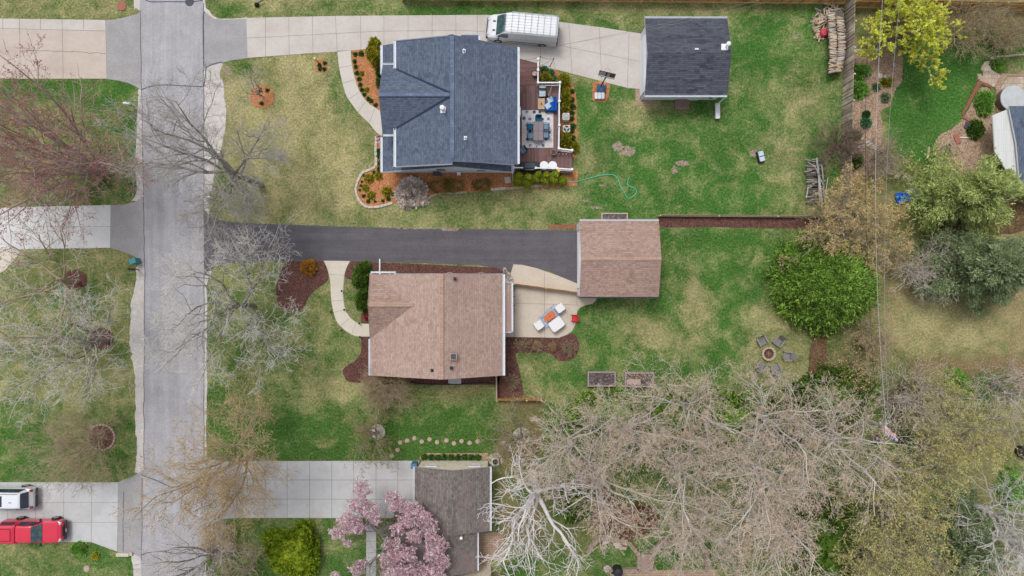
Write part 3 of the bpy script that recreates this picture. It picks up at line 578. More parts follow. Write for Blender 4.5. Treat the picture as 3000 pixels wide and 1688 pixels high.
# ================================================================ BUILDINGS
def rt(pts): return [G(*p) for p in pts]
def roofpart(name, polys, mats, parent, th=.16):
    b = MB()
    for p in polys: b.slab(rt(p) if len(p[0]) == 3 and p[0][0] > 100 else p, th)
    return b.build(name, mats, parent)
def walls(name, poly, z0, z1, m, parent):
    b = MB(); b.prism([tuple(p[:2]) for p in poly], z0, z1); return b.build(name, m, parent)
def gutter(parent, a, b_, w_=.12, h=.12, name='gutter', m=None):
    mb = MB(); d = (b_ - a); L = d.length; ang = math.atan2(d.y, d.x); c = (a + b_) / 2
    pitch = math.asin(d.z / L) if L else 0; q = Matrix.Rotation(-pitch, 3, 'Y')
    for s in (-1, 1): mb.box((c.x - math.sin(ang) * s * w_ * .42, c.y + math.cos(ang) * s * w_ * .42, c.z), (L, w_ * .16, h), ang, tilt=q)
    mb.box((c.x, c.y, c.z - h * .4), (L, w_ * .8, h * .15), ang, tilt=q)
    return mb.build(name, m or M['gutter'], parent)
def window(parent, c, w_, h, face, name='window'):
    """face 'S','N','E','W' = outward direction; c is the centre on the wall"""
    n = {'S': (0, -1), 'N': (0, 1), 'E': (1, 0), 'W': (-1, 0)}[face]; f = MB(); g = MB()
    along = (0, 1)[face in 'EW']
    def bx(mb, u, z, su, sz, d):
        ctr = (c[0] + (u if not along else 0) + n[0] * d, c[1] + (u if along else 0) + n[1] * d, c[2] + z)
        mb.box(ctr, (su if not along else .05, su if along else .05, sz))
    t = .09
    for u, z, su, sz in ((-w_ / 2 - t / 2, 0, t, h + 2 * t), (w_ / 2 + t / 2, 0, t, h + 2 * t), (0, h / 2 + t / 2, w_, t), (0, -h / 2 - t / 2, w_, t)): bx(f, u, z, su, sz, .035)
    bx(f, 0, 0, w_, .04, .03)
    o = f.build(name, M['white'], parent); bx(g, 0, 0, w_, h, .004); g.build('pane', M['glass'], o); return o
def pipe_vent(parent, loc, r=.06, h=.4, m=None, name='vent_pipe', flash=True):
    b = MB()
    if flash: b.box((loc.x, loc.y, loc.z + .03), (.24, .3, .03)); b.cyl((loc.x, loc.y, loc.z), r * 1.8, .12, 12, r * 1.1)
    b.cyl((loc.x, loc.y, loc.z), r, h, 12); b.cyl((loc.x, loc.y, loc.z + h), r * .7, .01, 12)
    return b.build(name, m or M['gutter'], parent)

# ---- blue-grey roofed house
H = empty('house', G(1325, 300), 0, 'large house with blue-grey shingled roof, white gutters and front cross gable beside the brown deck', 'house')
hx, hy = H.location.x, H.location.y
def rel(p): return Vector((p[0] - hx, p[1] - hy, p[2] if len(p) > 2 else 0))
def RG(px, py, z): return rel(G(px, py, z))
ZE, ZR, ZL = 5.0, 6.2, 2.9
xl = RG(1120, 300, ZL).x; xf = RG(1159, 300, ZE).x; xr = RG(1325, 300, ZR).x; xe = RG(1517, 300, ZE).x; xlow = RG(1500, 300, ZL).x
yN = RG(0, 133, ZL).y; yNu = RG(0, 121, ZE).y; ySl = RG(0, 504, ZL).y; ySu = RG(0, 488.5, ZE).y; yR0 = RG(0, 122, ZR).y; yR1 = RG(0, 472, ZR).y; yNr = RG(0, 101, ZR).y
zla = 5.4
walls('wall', [(xl + .5, ySl + .42), (xlow - .4, ySl + .42), (xlow - .4, yNr - .4), (xl + .5, yNr - .4)], 0, 2.75, M['siding_blue'], H)
b = MB(); pr = [(xl + .5, 2.75), (xlow - .4, 2.75), (xr, zla - .35)]
b.loft([[(x, ySl + .42, z) for x, z in pr], [(x, yNr - .4, z) for x, z in pr]]); b.build('gable_wall', M['siding_blue'], H)
b = MB()
b.loft([[(x, ySu + .45, z) for x, z in ((xf + .45, 2.8), (xe - .45, 2.8), (xe - .45, 4.75), (xr, ZR - .25), (xf + .45, 4.75))], [(x, yNu - .45, z) for x, z in ((xf + .45, 2.8), (xe - .45, 2.8), (xe - .45, 4.75), (xr, ZR - .25), (xf + .45, 4.75))]]); b.build('upper_wall', M['siding_blue'], H)
# lower roof skirt (gable ends show beyond the upper roof)
b = MB()
b.slab([(xl, ySl, ZL), (xr, ySl, zla), (xr, yN, zla), (xl, yN, ZL)], .16)
b.slab([(xlow, ySl, ZL), (xlow, yR0 - .2, ZL), (xr, yR0 - .2, zla), (xr, ySl, zla)], .16)
b.slab([(xr, yNr, ZR - .02), (RG(1490, 133, 3.7).x, yNr, 3.7), (RG(1490, 133, 3.7).x, yR0 - .5, 3.7), (xr, yR0 - .5, ZR - .02)], .16)
b.build('lower_roof', [M['roof_blue'], M['white']], H)
# upper roof: front slope, rear shed slope
gy0, gy1 = RG(0, 190, 4.75).y, RG(0, 395, 4.75).y; gyc = (gy0 + gy1) / 2
b = MB()
b.slab([(xf, ySu, ZE), (xr, ySu + .02, ZR), (xr, yNu, ZR), (xf, yNu, ZE)], .18)
b.slab([(xr, yR1, ZR + .012), (xe, yR1 - .02, ZE), (xe, yR0, ZE), (xr, yR0, ZR + .012)], .18)
b.build('upper_roof', [M['roof_blue'], M['white']], H)
gxl = RG(1109, 277, ZR).x
b = MB(); o_ = .016
b.slab([(gxl, gyc, ZR + o_), (xr - .02, gyc, ZR + o_), (xf + .0, gy0 - .45, 5.0 + .0), (xf - .02, gy0, 4.8), (gxl + .05, gy0, 4.8)], .16)
b.slab([(gxl, gyc, ZR + o_), (gxl + .05, gy1, 4.8), (xf - .02, gy1, 4.8), (xf, gy1 + .45, 5.0), (xr - .02, gyc, ZR + o_)], .16)
b.build('cross_gable_roof', [M['roof_bluex'], M['white']], H)
b = MB(); pr = [(gy1 + .35, 2.4), (gy0 - .35, 2.4), (gy0 - .35, 4.75), (gyc, ZR - .3), (gy1 + .35, 4.75)]
b.loft([[(gxl + .45, y, z) for y, z in pr], [(xf + 1, y, z) for y, z in pr]]); b.build('gable_wall', M['siding_blue'], H)
b = MB()   # dark metal valleys
for s, yy in ((1, gy0 - .45), (-1, gy1 + .45)):
    a = Vector((xf + .05, yy + s * .0, 5.03)); c = Vector((xr - .1, gyc + s * .1, ZR + .03)); d = (c - a).normalized(); n_ = Vector((-d.y, d.x, 0)) * .085
    b.quad(a - n_, c - n_, c + n_, a + n_)
b.build('valley_flashing', mat('dark_valley_metal', C(40, 52, 76), C(48, 60, 84), 3), H)
cb_ = MB(); cb_.box((xr, (ySu + yNu) / 2 + .2, ZR + .028), (.3, yNu - ySu - .5, .03)); cb_.build('ridge_cap', M['cap_blue'], H)
cb_ = MB(); cb_.box(((gxl + xr) / 2 - .1, gyc, ZR + .036), (xr - gxl - .2, .3, .03)); cb_.build('ridge_cap', M['cap_blue'], H)
gutter(H, Vector((xf - .06, gy0 - .4, ZE - .02)), Vector((xf - .06, yNu, ZE - .02)), .2)
gutter(H, Vector((xf - .06, ySu, ZE - .02)), Vector((xf - .06, gy1 + .45, ZE - .02)), .2)
gutter(H, Vector((xe + .06, yR1, ZE - .02)), Vector((xe + .06, yR0, ZE - .02)), .17)
gutter(H, Vector((xl - .06, gy0 - .2, ZL)), Vector((xl - .06, yN, ZL)), .2)
gutter(H, Vector((xl - .06, ySl, ZL)), Vector((xl - .06, gy1 + .2, ZL)), .2)
gutter(H, Vector((gxl + .08, gy0 + .05, 4.76)), Vector((xf - .1, gy0 + .05, 4.76)), .14)
gutter(H, Vector((gxl + .08, gy1 - .05, 4.76)), Vector((xf - .1, gy1 - .05, 4.76)), .16)
gutter(H, Vector((xf, ySu - .02, ZE - .05)), Vector((xr, ySu - .02, ZR - .05)), .06, .16, 'rake_board')
gutter(H, Vector((xf, yNu + .03, ZE - .0)), Vector((xr - .3, yNu + .03, ZR - .1)), .07, .16, 'rake_board')
gutter(H, Vector((xl, ySl - .03, ZL - .06)), Vector((xr, ySl - .03, zla - .06)), .07, .16, 'rake_board')
gutter(H, Vector((xr, ySl - .03, zla - .06)), Vector((xlow, ySl - .03, ZL - .06)), .07, .16, 'rake_board')
gutter(H, Vector((xlow + .06, ySl, ZL - .02)), Vector((xlow + .06, ySl + 1.2, ZL - .02)), .2)
# small bay roof on the driveway side
q = [RG(1350, 103, 3.0), RG(1402, 103, 3.0), RG(1402, 120, 3.0), RG(1350, 120, 3.0)]
b = MB(); b.slab([q[3], q[2], q[1], q[0]], .14); b.build('bay_roof', [M['roof_blue'], M['white']], H)
gutter(H, q[0] + Vector((0, .05, 0)), q[1] + Vector((.05, .05, 0)), .14); gutter(H, q[2] + Vector((.05, 0, 0)), q[1] + Vector((.05, 0, 0)), .14)
walls('bay_wall', [(q[0].x + .1, q[2].y - .6), (q[1].x - .1, q[2].y - .6), (q[1].x - .1, q[0].y - .1), (q[0].x + .1, q[0].y - .1)], 0, 2.85, M['siding_blue'], H)
ysw = ySl + .42
for px_, z_, w_, h_ in ((1292, 1.6, .8, 1.5), (1410, 1.6, .8, 1.5), (1334, 3.7, .7, 1.1)): window(H, (RG(px_, 500, z_).x, ysw, z_), w_, h_, 'S')
window(H, (RG(1470, 480, 4.2).x, ySu + .45, 4.2), .8, .5, 'S')
for yy in (.25, .5, .78): window(H, (gxl + .45, gy1 + (gy0 - gy1) * yy, 1.5 + 2.0), .8, 1.1, 'W')
b = MB(); b.box((RG(1345, 509, .6).x, ysw - .2, .7), (.3, .22, .5)); b.build('meter_box', M['white'], H)
b = MB(); b.box((RG(1278, 513, .6).x, ysw - .22, .9), (.5, .28, .4)); b.cyl((RG(1290, 513, .6).x, ysw - .25, .6), .14, .3, 12); b.build('gas_meter', M['darkgrey'], H)
for yy in (.2, .45, .7): window(H, (xe - .45, ySl + (yNu - ySl) * yy, 4.0), .9, .8, 'E'); window(H, (xlow - .4, ySl + (yNu - ySl) * yy, 1.7), 1.2, 1.2, 'E')
b = MB(); b.tube([(RG(1502, 508, 1).x, ySl + .1, 2.9), (RG(1502, 508, 1).x, ySl + .1, .15), (RG(1502, 508, 1).x, ySl - .5, .1)], .05, 6); b.build('downspout', M['white'], H)
def rz(px_, z_lo=ZE, z_hi=ZR):  # height of the upper roof under a photo column
    x = RG(px_, 300, 5.7).x
    return ZR - (abs(x - xr) / (xe - xr if x > xr else xr - xf)) * (ZR - ZE)
for px_, py_ in ((1360, 151), (1364, 405)): pipe_vent(H, RG(px_, py_, rz(px_)), .07, .45)
v = RG(1298, 322, rz(1298)); b = MB(); b.box((v.x, v.y - .02, v.z + .05), (.4, .5, .04)); b.cyl((v.x, v.y, v.z), .13, .6, 16); b.lathe((v.x, v.y, v.z + .6), [(.2, 0), (.2, .1), (.16, .17), (.0, .2)], 16); b.build('flue_cap', M['white'], H)
# small wall box and flag by the porch
b = MB(); b.box((RG(1522, 340, 3).x, RG(1522, 328, 3.2).y, 3.2), (.22, .7, .5)); b.build('wall_unit', M['white'], H)

# ---- generic gable building
def gable(name, label, cat, ridge, x0, x1, y0, y1, rx0, rx1, rc, ze, zr, roofm, wallm, ov=(.3, .3), wbox=None, capm=None, trim=None, gut=True):
    """footprint in photo pixels at eave height; ridge 'x' or 'y' tells which way the ridge runs"""
    c = G((x0 + x1) / 2, (y0 + y1) / 2); T = empty(name, (c.x, c.y, 0), 0, label, cat); f = lambda px, py, z: G(px, py, z) - Vector((c.x, c.y, 0))
    a, d = f(x0, y0, ze), f(x1, y1, ze); X0, Y1, X1, Y0 = a.x, a.y, d.x, d.y
    b = MB()
    if ridge == 'x':
        RY = f(0, rc, zr).y
        b.slab([(X0, Y0, ze), (X1, Y0, ze), (X1, RY, zr), (X0, RY, zr)], .16); b.slab([(X0, RY, zr), (X1, RY, zr), (X1, Y1, ze), (X0, Y1, ze)], .16)
        prf = [(Y0 + ov[1], 0), (Y1 - ov[1], 0), (Y1 - ov[1], ze), (RY, zr - .17), (Y0 + ov[1], ze)]
        wl = MB().loft([[(X0 + ov[0], y, z) for y, z in prf], [(X1 - ov[0], y, z) for y, z in prf]])
    else:
        RX = f(rc, 0, zr).x
        b.slab([(X0, Y0, ze), (RX, Y0, zr), (RX, Y1, zr), (X0, Y1, ze)], .16); b.slab([(RX, Y0, zr), (X1, Y0, ze), (X1, Y1, ze), (RX, Y1, zr)], .16)
        prf = [(X0 + ov[0], 0), (X1 - ov[0], 0), (X1 - ov[0], ze), (RX, zr - .17), (X0 + ov[0], ze)]
        wl = MB().loft([[(x, Y0 + ov[1], z) for x, z in prf], [(x, Y1 - ov[1], z) for x, z in prf]])
    wl.build('wall', wallm, T); b.build('roof', [roofm, trim or M['white']], T)
    if capm:
        cp = MB()
        if ridge == 'x': cp.box(((X0 + X1) / 2, RY, zr + .012), (X1 - X0 - .02, .3, .03))
        else: cp.box((RX, (Y0 + Y1) / 2, zr + .012), (.3, Y1 - Y0 - .02, .03))
        cp.build('ridge_cap', capm, T)
    return T, f, (X0, X1, Y0, Y1), (RY if ridge == 'x' else RX)

# ---- grey garage
T, f, (X0, X1, Y0, Y1), RY = gable('garage', 'white detached garage with charcoal shingled roof at the end of the pale concrete driveway', 'garage', 'x', 1889, 2131, 54, 279, 0, 0, 155, 2.7, 3.75, M['roof_grey'], M['siding_white'], ov=(.18, .35))
gutter(T, Vector((X0, Y1 + .08, 2.66)), Vector((X1, Y1 + .08, 2.66)), .14); gutter(T, Vector((X0, Y0 - .08, 2.66)), Vector((X1, Y0 - .08, 2.66)), .14)
b = MB(); b.box((X0 + .12, (Y0 + Y1) / 2 - .3, 1.1), (.08, 4.6, 2.2)); 
for k in range(1, 4): b.box((X0 + .075, (Y0 + Y1) / 2 - .3, .55 * k), (.02, 4.6, .03))
b.build('garage_door', M['white'], T)
q = f(2122, 139, 3.6); b = MB(); b.box((q.x, q.y, q.z + .08), (.55, .5, .05)); b.cyl((q.x + .1, q.y, q.z), .07, .8, 10); b.lathe((q.x + .1, q.y, q.z + .8), [(.17, 0), (.19, .06), (.1, .14), (0, .16)], 14); b.build('flue_cap', M['white'], T)
q = f(2041, 144, 3.7); b = MB(); b.box((q.x, q.y, q.z + .04), (.3, .12, .03)); b.build('roof_patch', M['gutter'], T)
b = MB(); b.box((X1 - .12, Y0 - .7, .35), (.38, 1.3, .12)); b.box((X1 - .27, Y0 - .7, .42), (.05, 1.3, .2)); b.box((X1 + .03, Y0 - .7, .42), (.05, 1.3, .2)); b.box((X1 - .12, Y0 - .12, 1.4), (.1, .1, 2.4)); b.build('downspout', M['white'], T)
b = MB(); b.box((X1 - .95, Y0 + .22, 1.3), (.25, .2, .35)); b.build('meter_box', M['greyplastic'], T)

window(T, ((X0 + X1) / 2 - 1.5, Y0 + .35, 1.5), .9, .9, 'S')
MB().box(((X0 + X1) / 2 + 1.2, Y0 + .33, 1.05), (.95, .05, 2.1)).build('side_door', M['white'], T)
# ---- tan garage
T, f, (X0, X1, Y0, Y1), RY = gable('garage', 'detached garage with tan shingled roof at the end of the dark asphalt driveway', 'garage', 'x', 1698, 1930, 647, 870, 0, 0, 758, 2.7, 3.72, M['roof_tanx'], M['cream'], ov=(.2, .3), capm=M['cap_tan'])
gutter(T, Vector((X0, Y1 + .06, 2.68)), Vector((X1, Y1 + .06, 2.68)), .12); gutter(T, Vector((X0, Y0 - .05, 2.66)), Vector((X1, Y0 - .05, 2.66)), .1, m=M['darkgrey'])
b = MB(); b.box((X0 + .1, (Y0 + Y1) / 2, 1.1), (.1, 4.8, 2.2)); 
for k in range(1, 4): b.box((X0 + .045, (Y0 + Y1) / 2, .55 * k), (.02, 4.8, .03))
b.build('garage_door', M['white'], T)
for s in (-1, 1): MB().box((X0 + .12, (Y0 + Y1) / 2 + s * 2.75, 1.25), (.22, .6, 2.5)).build('door_pillar', M['white'], T)

# ---- tan house
T = empty('house', G(1280, 950), 0, 'single storey house with tan shingled roof and front hip gable south of the dark driveway', 'house'); hx, hy = T.location.x, T.location.y
ZE, ZR, ZC = 2.9, 5.4, 4.45
x0 = RG(1084, 0, ZE).x; x1 = RG(1474, 0, ZE).x; xr = RG(1294, 0, ZR).x; yn = RG(0, 804, ZE).y; ys = RG(0, 1100.5, ZE).y
yc = RG(0, 893, ZC).y; xc0 = RG(1079, 0, ZC).x; sl = (ZR - ZE) / (xr - x0); xc1 = x0 + (ZC - ZE) / sl
b = MB(); prf = [(x0 + .4, 0), (x1 - .4, 0), (x1 - .4, ZE), (xr, ZR - .18), (x0 + .4, ZE)]
b.loft([[(x, ys + .5, z) for x, z in prf], [(x, yn - .25, z) for x, z in prf]]); b.build('wall', M['siding_tan'], T)
b = MB(); b.slab([(x0, ys, ZE), (xr, ys, ZR), (xr, yn, ZR), (x0, yn, ZE)], .16); b.slab([(xr, ys, ZR), (x1, ys, ZE), (x1, yn, ZE), (xr, yn, ZR)], .16); b.build('roof', [M['roof_tan'], M['white']], T)
yg0, yg1 = RG(0, 800, ZE).y, RG(0, 993, ZE).y; o_ = .02
b = MB(); xa = RG(1086, 0, ZE).x
xk = (2 * ZE + 1.2 - ZE * 2) and x0 + 1.32
b.slab([(xa - .08, yg0, ZE + o_), (xc0, yc, ZC + o_), (x0 + .1, yc, ZC + o_), (x0 + .1, yg0, ZE + o_)], .14)
b.slab([(x0 + .1, yg0, ZE + o_), (x0 + .1, yc, ZC + o_), (xc1, yc, ZC + o_)], .02)
b.slab([(x0 + .1, yc, ZC + o_), (xc0, yc, ZC + o_), (xa - .08, yg1, ZE + o_), (x0 + .1, yg1, ZE + o_)], .14)
b.slab([(x0 + .1, yg1, ZE + o_), (xc1, yc, ZC + o_), (x0 + .1, yc, ZC + o_)], .02)
b.build('cross_gable_roof', [M['roof_tanx'], M['white']], T)
b = MB(); b.box((xr, (yn + ys) / 2, ZR + .012), (.3, yn - ys - .03, .03)); b.build('ridge_cap', M['cap_tan'], T)
b = MB(); b.box(((xc0 + xc1) / 2, yc, ZC + .034), (xc1 - xc0 - .05, .3, .03)); b.build('ridge_cap', M['cap_tan'], T)
gutter(T, Vector((x1 + .06, ys, ZE)), Vector((x1 + .06, yn, ZE)), .2); gutter(T, Vector((x0 - .05, ys, ZE - .02)), Vector((x0 - .05, yg1, ZE - .02)), .14, m=M['gutter'])
gutter(T, Vector((xa, yg0 + .06, ZE - .02)), Vector((x0 + 2.1, yg0 + .06, ZE - .02)), .16)
gutter(T, Vector((x0 + 2.1, yn + .03, ZE + .8)), Vector((x1, yn + .03, ZE - .04)), .06, .14, 'rake_board')
b = MB(); q = RG(1113, 770, .1); b.box((q.x, (q.y + yg0) / 2 - .02, .14), (.1, abs(q.y - yg0) + .7, .1)); b.box((q.x, yg0 - .2, 1.5), (.09, .08, 2.7)); b.build('downspout', M['white'], T)
for px_ in (1153, 1318, 1409):
    b = MB(); q = RG(px_, 803, 0); yb = yn - .22
    for k in range(12):
        t0, t1 = math.pi * k / 12, math.pi * (k + 1) / 12; r_ = .47
        for rr, z_ in ((r_, 0), ):
            p0 = (q.x + rr * math.cos(t0), yb + rr * .9 * math.sin(t0)); p1 = (q.x + rr * math.cos(t1), yb + rr * .9 * math.sin(t1))
            b.box(((p0[0] + p1[0]) / 2, (p0[1] + p1[1]) / 2, .1), (.15, .03, .24), math.atan2(p1[1] - p0[1], p1[0] - p0[0]))
    b.build('window_well', M['gutter'], T)
def tz(px_, py_):
    x = RG(px_, py_, 4.3).x; return ZR - abs(x - xr) * sl
q = RG(1329, 1044, tz(1329, 0)); b = MB(); b.box((q.x, q.y, q.z + .12), (.56, .56, .3)); b.build('skylight', M['roof_tan'], T); b = MB(); b.box((q.x, q.y, q.z + .3), (.4, .4, .06)); b.build('skylight_glass', M['darkgrey'], T)
for px_, py_ in ((1333, 817), (1266, 1085), (1323, 1078)):
    q = RG(px_, py_, tz(px_, 0)); b = MB(); b.box((q.x, q.y, q.z + .05), (.24, .24, .12)); b.cyl((q.x, q.y, q.z), .05, .3, 8); b.build('roof_vent', M['black'], T)
for xx in (.2, .5, .8): window(T, (x0 + (x1 - x0) * xx, ys + .5, 1.6), 1.0, 1.1, 'S')
for xx in (.25, .62, .85): window(T, (x0 + (x1 - x0) * xx, yn - .25, 1.6), .9, .9, 'N')
for yy in (.2, .45): window(T, (x0 + .4, ys + (yn - ys) * yy, 1.6), 1.3, 1.1, 'W')
MB().box((x0 + .37, yc - 2.6, 1.05), (.06, .95, 2.1)).build('front_door', M['siding_tan'], T)
for yy in (.15, .9): window(T, (x1 - .4, ys + (yn - ys) * yy, 1.6), .9, 1.0, 'E')
# back porch roof
q0, q1 = RG(1476, 829, 2.5), RG(1499, 972, 2.4)
b = MB(); b.slab([(q0.x, q1.y, 2.65), (q1.x, q1.y, 2.35), (q1.x, q0.y, 2.35), (q0.x, q0.y, 2.65)], .1); b.build('porch_roof', [M['roof_tan'], M['white']], T)
gutter(T, Vector((q1.x + .05, q1.y, 2.36)), Vector((q1.x + .05, q0.y, 2.36)), .14)
gutter(T, Vector((q0.x, q0.y + .04, 2.6)), Vector((q1.x, q0.y + .04, 2.36)), .1); gutter(T, Vector((q0.x, q1.y - .04, 2.6)), Vector((q1.x, q1.y - .04, 2.36)), .1)
b = MB()
for yy in (q0.y - .15, q1.y + .15): b.box((q1.x - .12, yy, 1.15), (.12, .12, 2.3))
b.build('porch_post', M['white'], T)
b = MB(); b.box(((q0.x + q1.x) / 2 - .2, (q0.y + q1.y) / 2, 1.1), (.5, q0.y - q1.y - .5, 2.2)); b.build('porch_wall', M['cream'], T)

# ---- brown roofed house at the bottom
T, f, (X0, X1, Y0, Y1), RX = gable('house', 'cream brick house with weathered brown-grey roof behind the pink blossoming tree', 'house', 'y', 1214, 1436, 1368, 1556, 0, 0, 1325, 2.7, 3.8, M['roof_brown'], M['siding_cream'], ov=(.25, .16), trim=M['cream'])
gutter(T, Vector((X0 - .05, Y0, 2.66)), Vector((X0 - .05, Y1, 2.66)), .12); gutter(T, Vector((X1 + .05, Y0, 2.66)), Vector((X1 + .05, Y1, 2.66)), .14)
for px_ in (1265, 1391): window(T, (f(px_, 1360, 1.6).x, Y1 - .16, 1.7), .75, .6, 'N')
c1 = f(1160, 1560, 2.35); c2 = f(1399, 1672, 2.35)
b = MB(); b.slab([(c1.x, c2.y, 2.3), (RX, c2.y, 3.4), (RX, Y0 + .3, 3.4), (c1.x, Y0 + .3, 2.3)], .14); b.slab([(RX, c2.y, 3.4), (c2.x, c2.y, 2.45), (c2.x, Y0 + .3, 2.45), (RX, Y0 + .3, 3.4)], .14); b.build('lower_roof', [M['roof_brown'], M['cream']], T)
gutter(T, Vector((c2.x + .05, c2.y, 2.4)), Vector((c2.x + .05, Y0 - .2, 2.4)), .12)
walls('lower_wall', [(c1.x + .4, c2.y + .3), (c2.x - .3, c2.y + .3), (c2.x - .3, Y0 + .6), (c1.x + .4, Y0 + .6)], 0, 2.25, M['siding_cream'], T)
c3 = f(1110, 1682, 2.9); b = MB(); b.slab([(c3.x, c2.y - 5, 2.9), (f(1441, 0, 2.9).x, c2.y - 5, 3.6), (f(1441, 0, 2.9).x, c2.y - .35, 2.9), (c3.x, c2.y - .35, 2.6)], .14); b.build('rear_roof', [M['roof_brown'], M['cream']], T)
walls('rear_wall', [(c3.x + .4, c2.y - 4.8), (f(1436, 0, 2.9).x, c2.y - 4.8), (f(1436, 0, 2.9).x, c2.y - .5), (c3.x + .4, c2.y - .5)], 0, 2.6, M['siding_cream'], T)
q = f(1352, 1572, 3.2); b = MB(); b.cyl((q.x, q.y, q.z), .09, .35, 12); b.lathe((q.x, q.y, q.z + .35), [(.13, 0), (.12, .08), (0, .1)], 12); b.build('vent_pipe', M['white'], T)

# ---- building at the right edge
T = empty('garden_building', G(2990, 400), 0, 'low building with ribbed white roof and slate-blue shingles beside the hot tub', 'building'); hx, hy = T.location.x, T.location.y
a, b_, c_, d_ = RG(2908, 338, 2.4), RG(2957, 318, 2.4), RG(2975, 415, 2.4), RG(2915, 445, 2.4)
M['ribwhite'] = planks('ribbed_white_panel', C(214, 216, 214), C(226, 228, 226), C(234, 236, 234), 'y', wid=.09, gap=.006)
bb = MB(); bb.slab([tuple(d_), tuple(RG(2985, 560, 2.4)), tuple(RG(3000, 560, 2.4)), tuple(c_), tuple(b_), tuple(a)], .12); bb.build('porch_roof', [M['ribwhite'], M['white']], T)
bb = MB(); bb.slab([tuple(RG(2956, 311, 2.75)), tuple(RG(2978, 420, 2.75)), tuple(RG(2990, 560, 2.75)), tuple(RG(3200, 560, 3.6)), tuple(RG(3200, 311, 3.6))], .15); bb.build('roof', [M['roof_blue'], M['white']], T)
walls('wall', [(RG(2975, 555, 0).x, RG(0, 555, 0).y), (RG(3190, 0, 0).x, RG(0, 555, 0).y), (RG(3190, 0, 0).x, RG(0, 345, 0).y), (RG(2962, 0, 0).x, RG(0, 345, 0).y)], 0, 2.55, M['cream'], T)
bb = MB()
for px_, py_ in ((2915, 350), (2925, 440)): q = RG(px_, py_, 1); bb.box((q.x + .3, q.y - .1, 1.1), (.1, .1, 2.2))
bb.build('porch_post', M['white'], T)
# ================================================================ TREES
def rotv(d, ang, az):
    """turn unit vector d by ang away from itself, azimuth az"""
    dx, dy, dz = d
    if abs(dz) < .95: ux, uy, uz = dy, -dx, 0.0
    else: ux, uy, uz = 0.0, dz, -dy
    l = math.sqrt(ux * ux + uy * uy + uz * uz); ux /= l; uy /= l; uz /= l
    vx, vy, vz = dy * uz - dz * uy, dz * ux - dx * uz, dx * uy - dy * ux
    c, s = math.cos(ang), math.sin(ang); ca, sa = math.cos(az) * s, math.sin(az) * s
    return (dx * c + ux * ca + vx * sa, dy * c + uy * ca + vy * sa, dz * c + uz * ca + vz * sa)
def leafq(b, p, s, r_, asp=1.0, d=None):
    """one small leaf face"""
    if d is None:
        z = r_.uniform(-1, 1); t = r_.uniform(0, 6.283); q = math.sqrt(1 - z * z); d = (q * math.cos(t), q * math.sin(t), z)
    e = rotv(d, 1.5708, r_.uniform(0, 6.283)); a = s * asp; i = len(b.v); h = s * .5
    b.v += [(p[0] - e[0] * h, p[1] - e[1] * h, p[2] - e[2] * h), (p[0] + d[0] * a - e[0] * h * .3, p[1] + d[1] * a - e[1] * h * .3, p[2] + d[2] * a - e[2] * h * .3),
            (p[0] + d[0] * a * 1.1 + e[0] * h, p[1] + d[1] * a * 1.1 + e[1] * h, p[2] + d[2] * a * 1.1 + e[2] * h), (p[0] + e[0] * h * .8, p[1] + e[1] * h * .8, p[2] + e[2] * h * .8)]
    b.f.append((i, i + 1, i + 2, i + 3)); b.mi.append(b.cur)
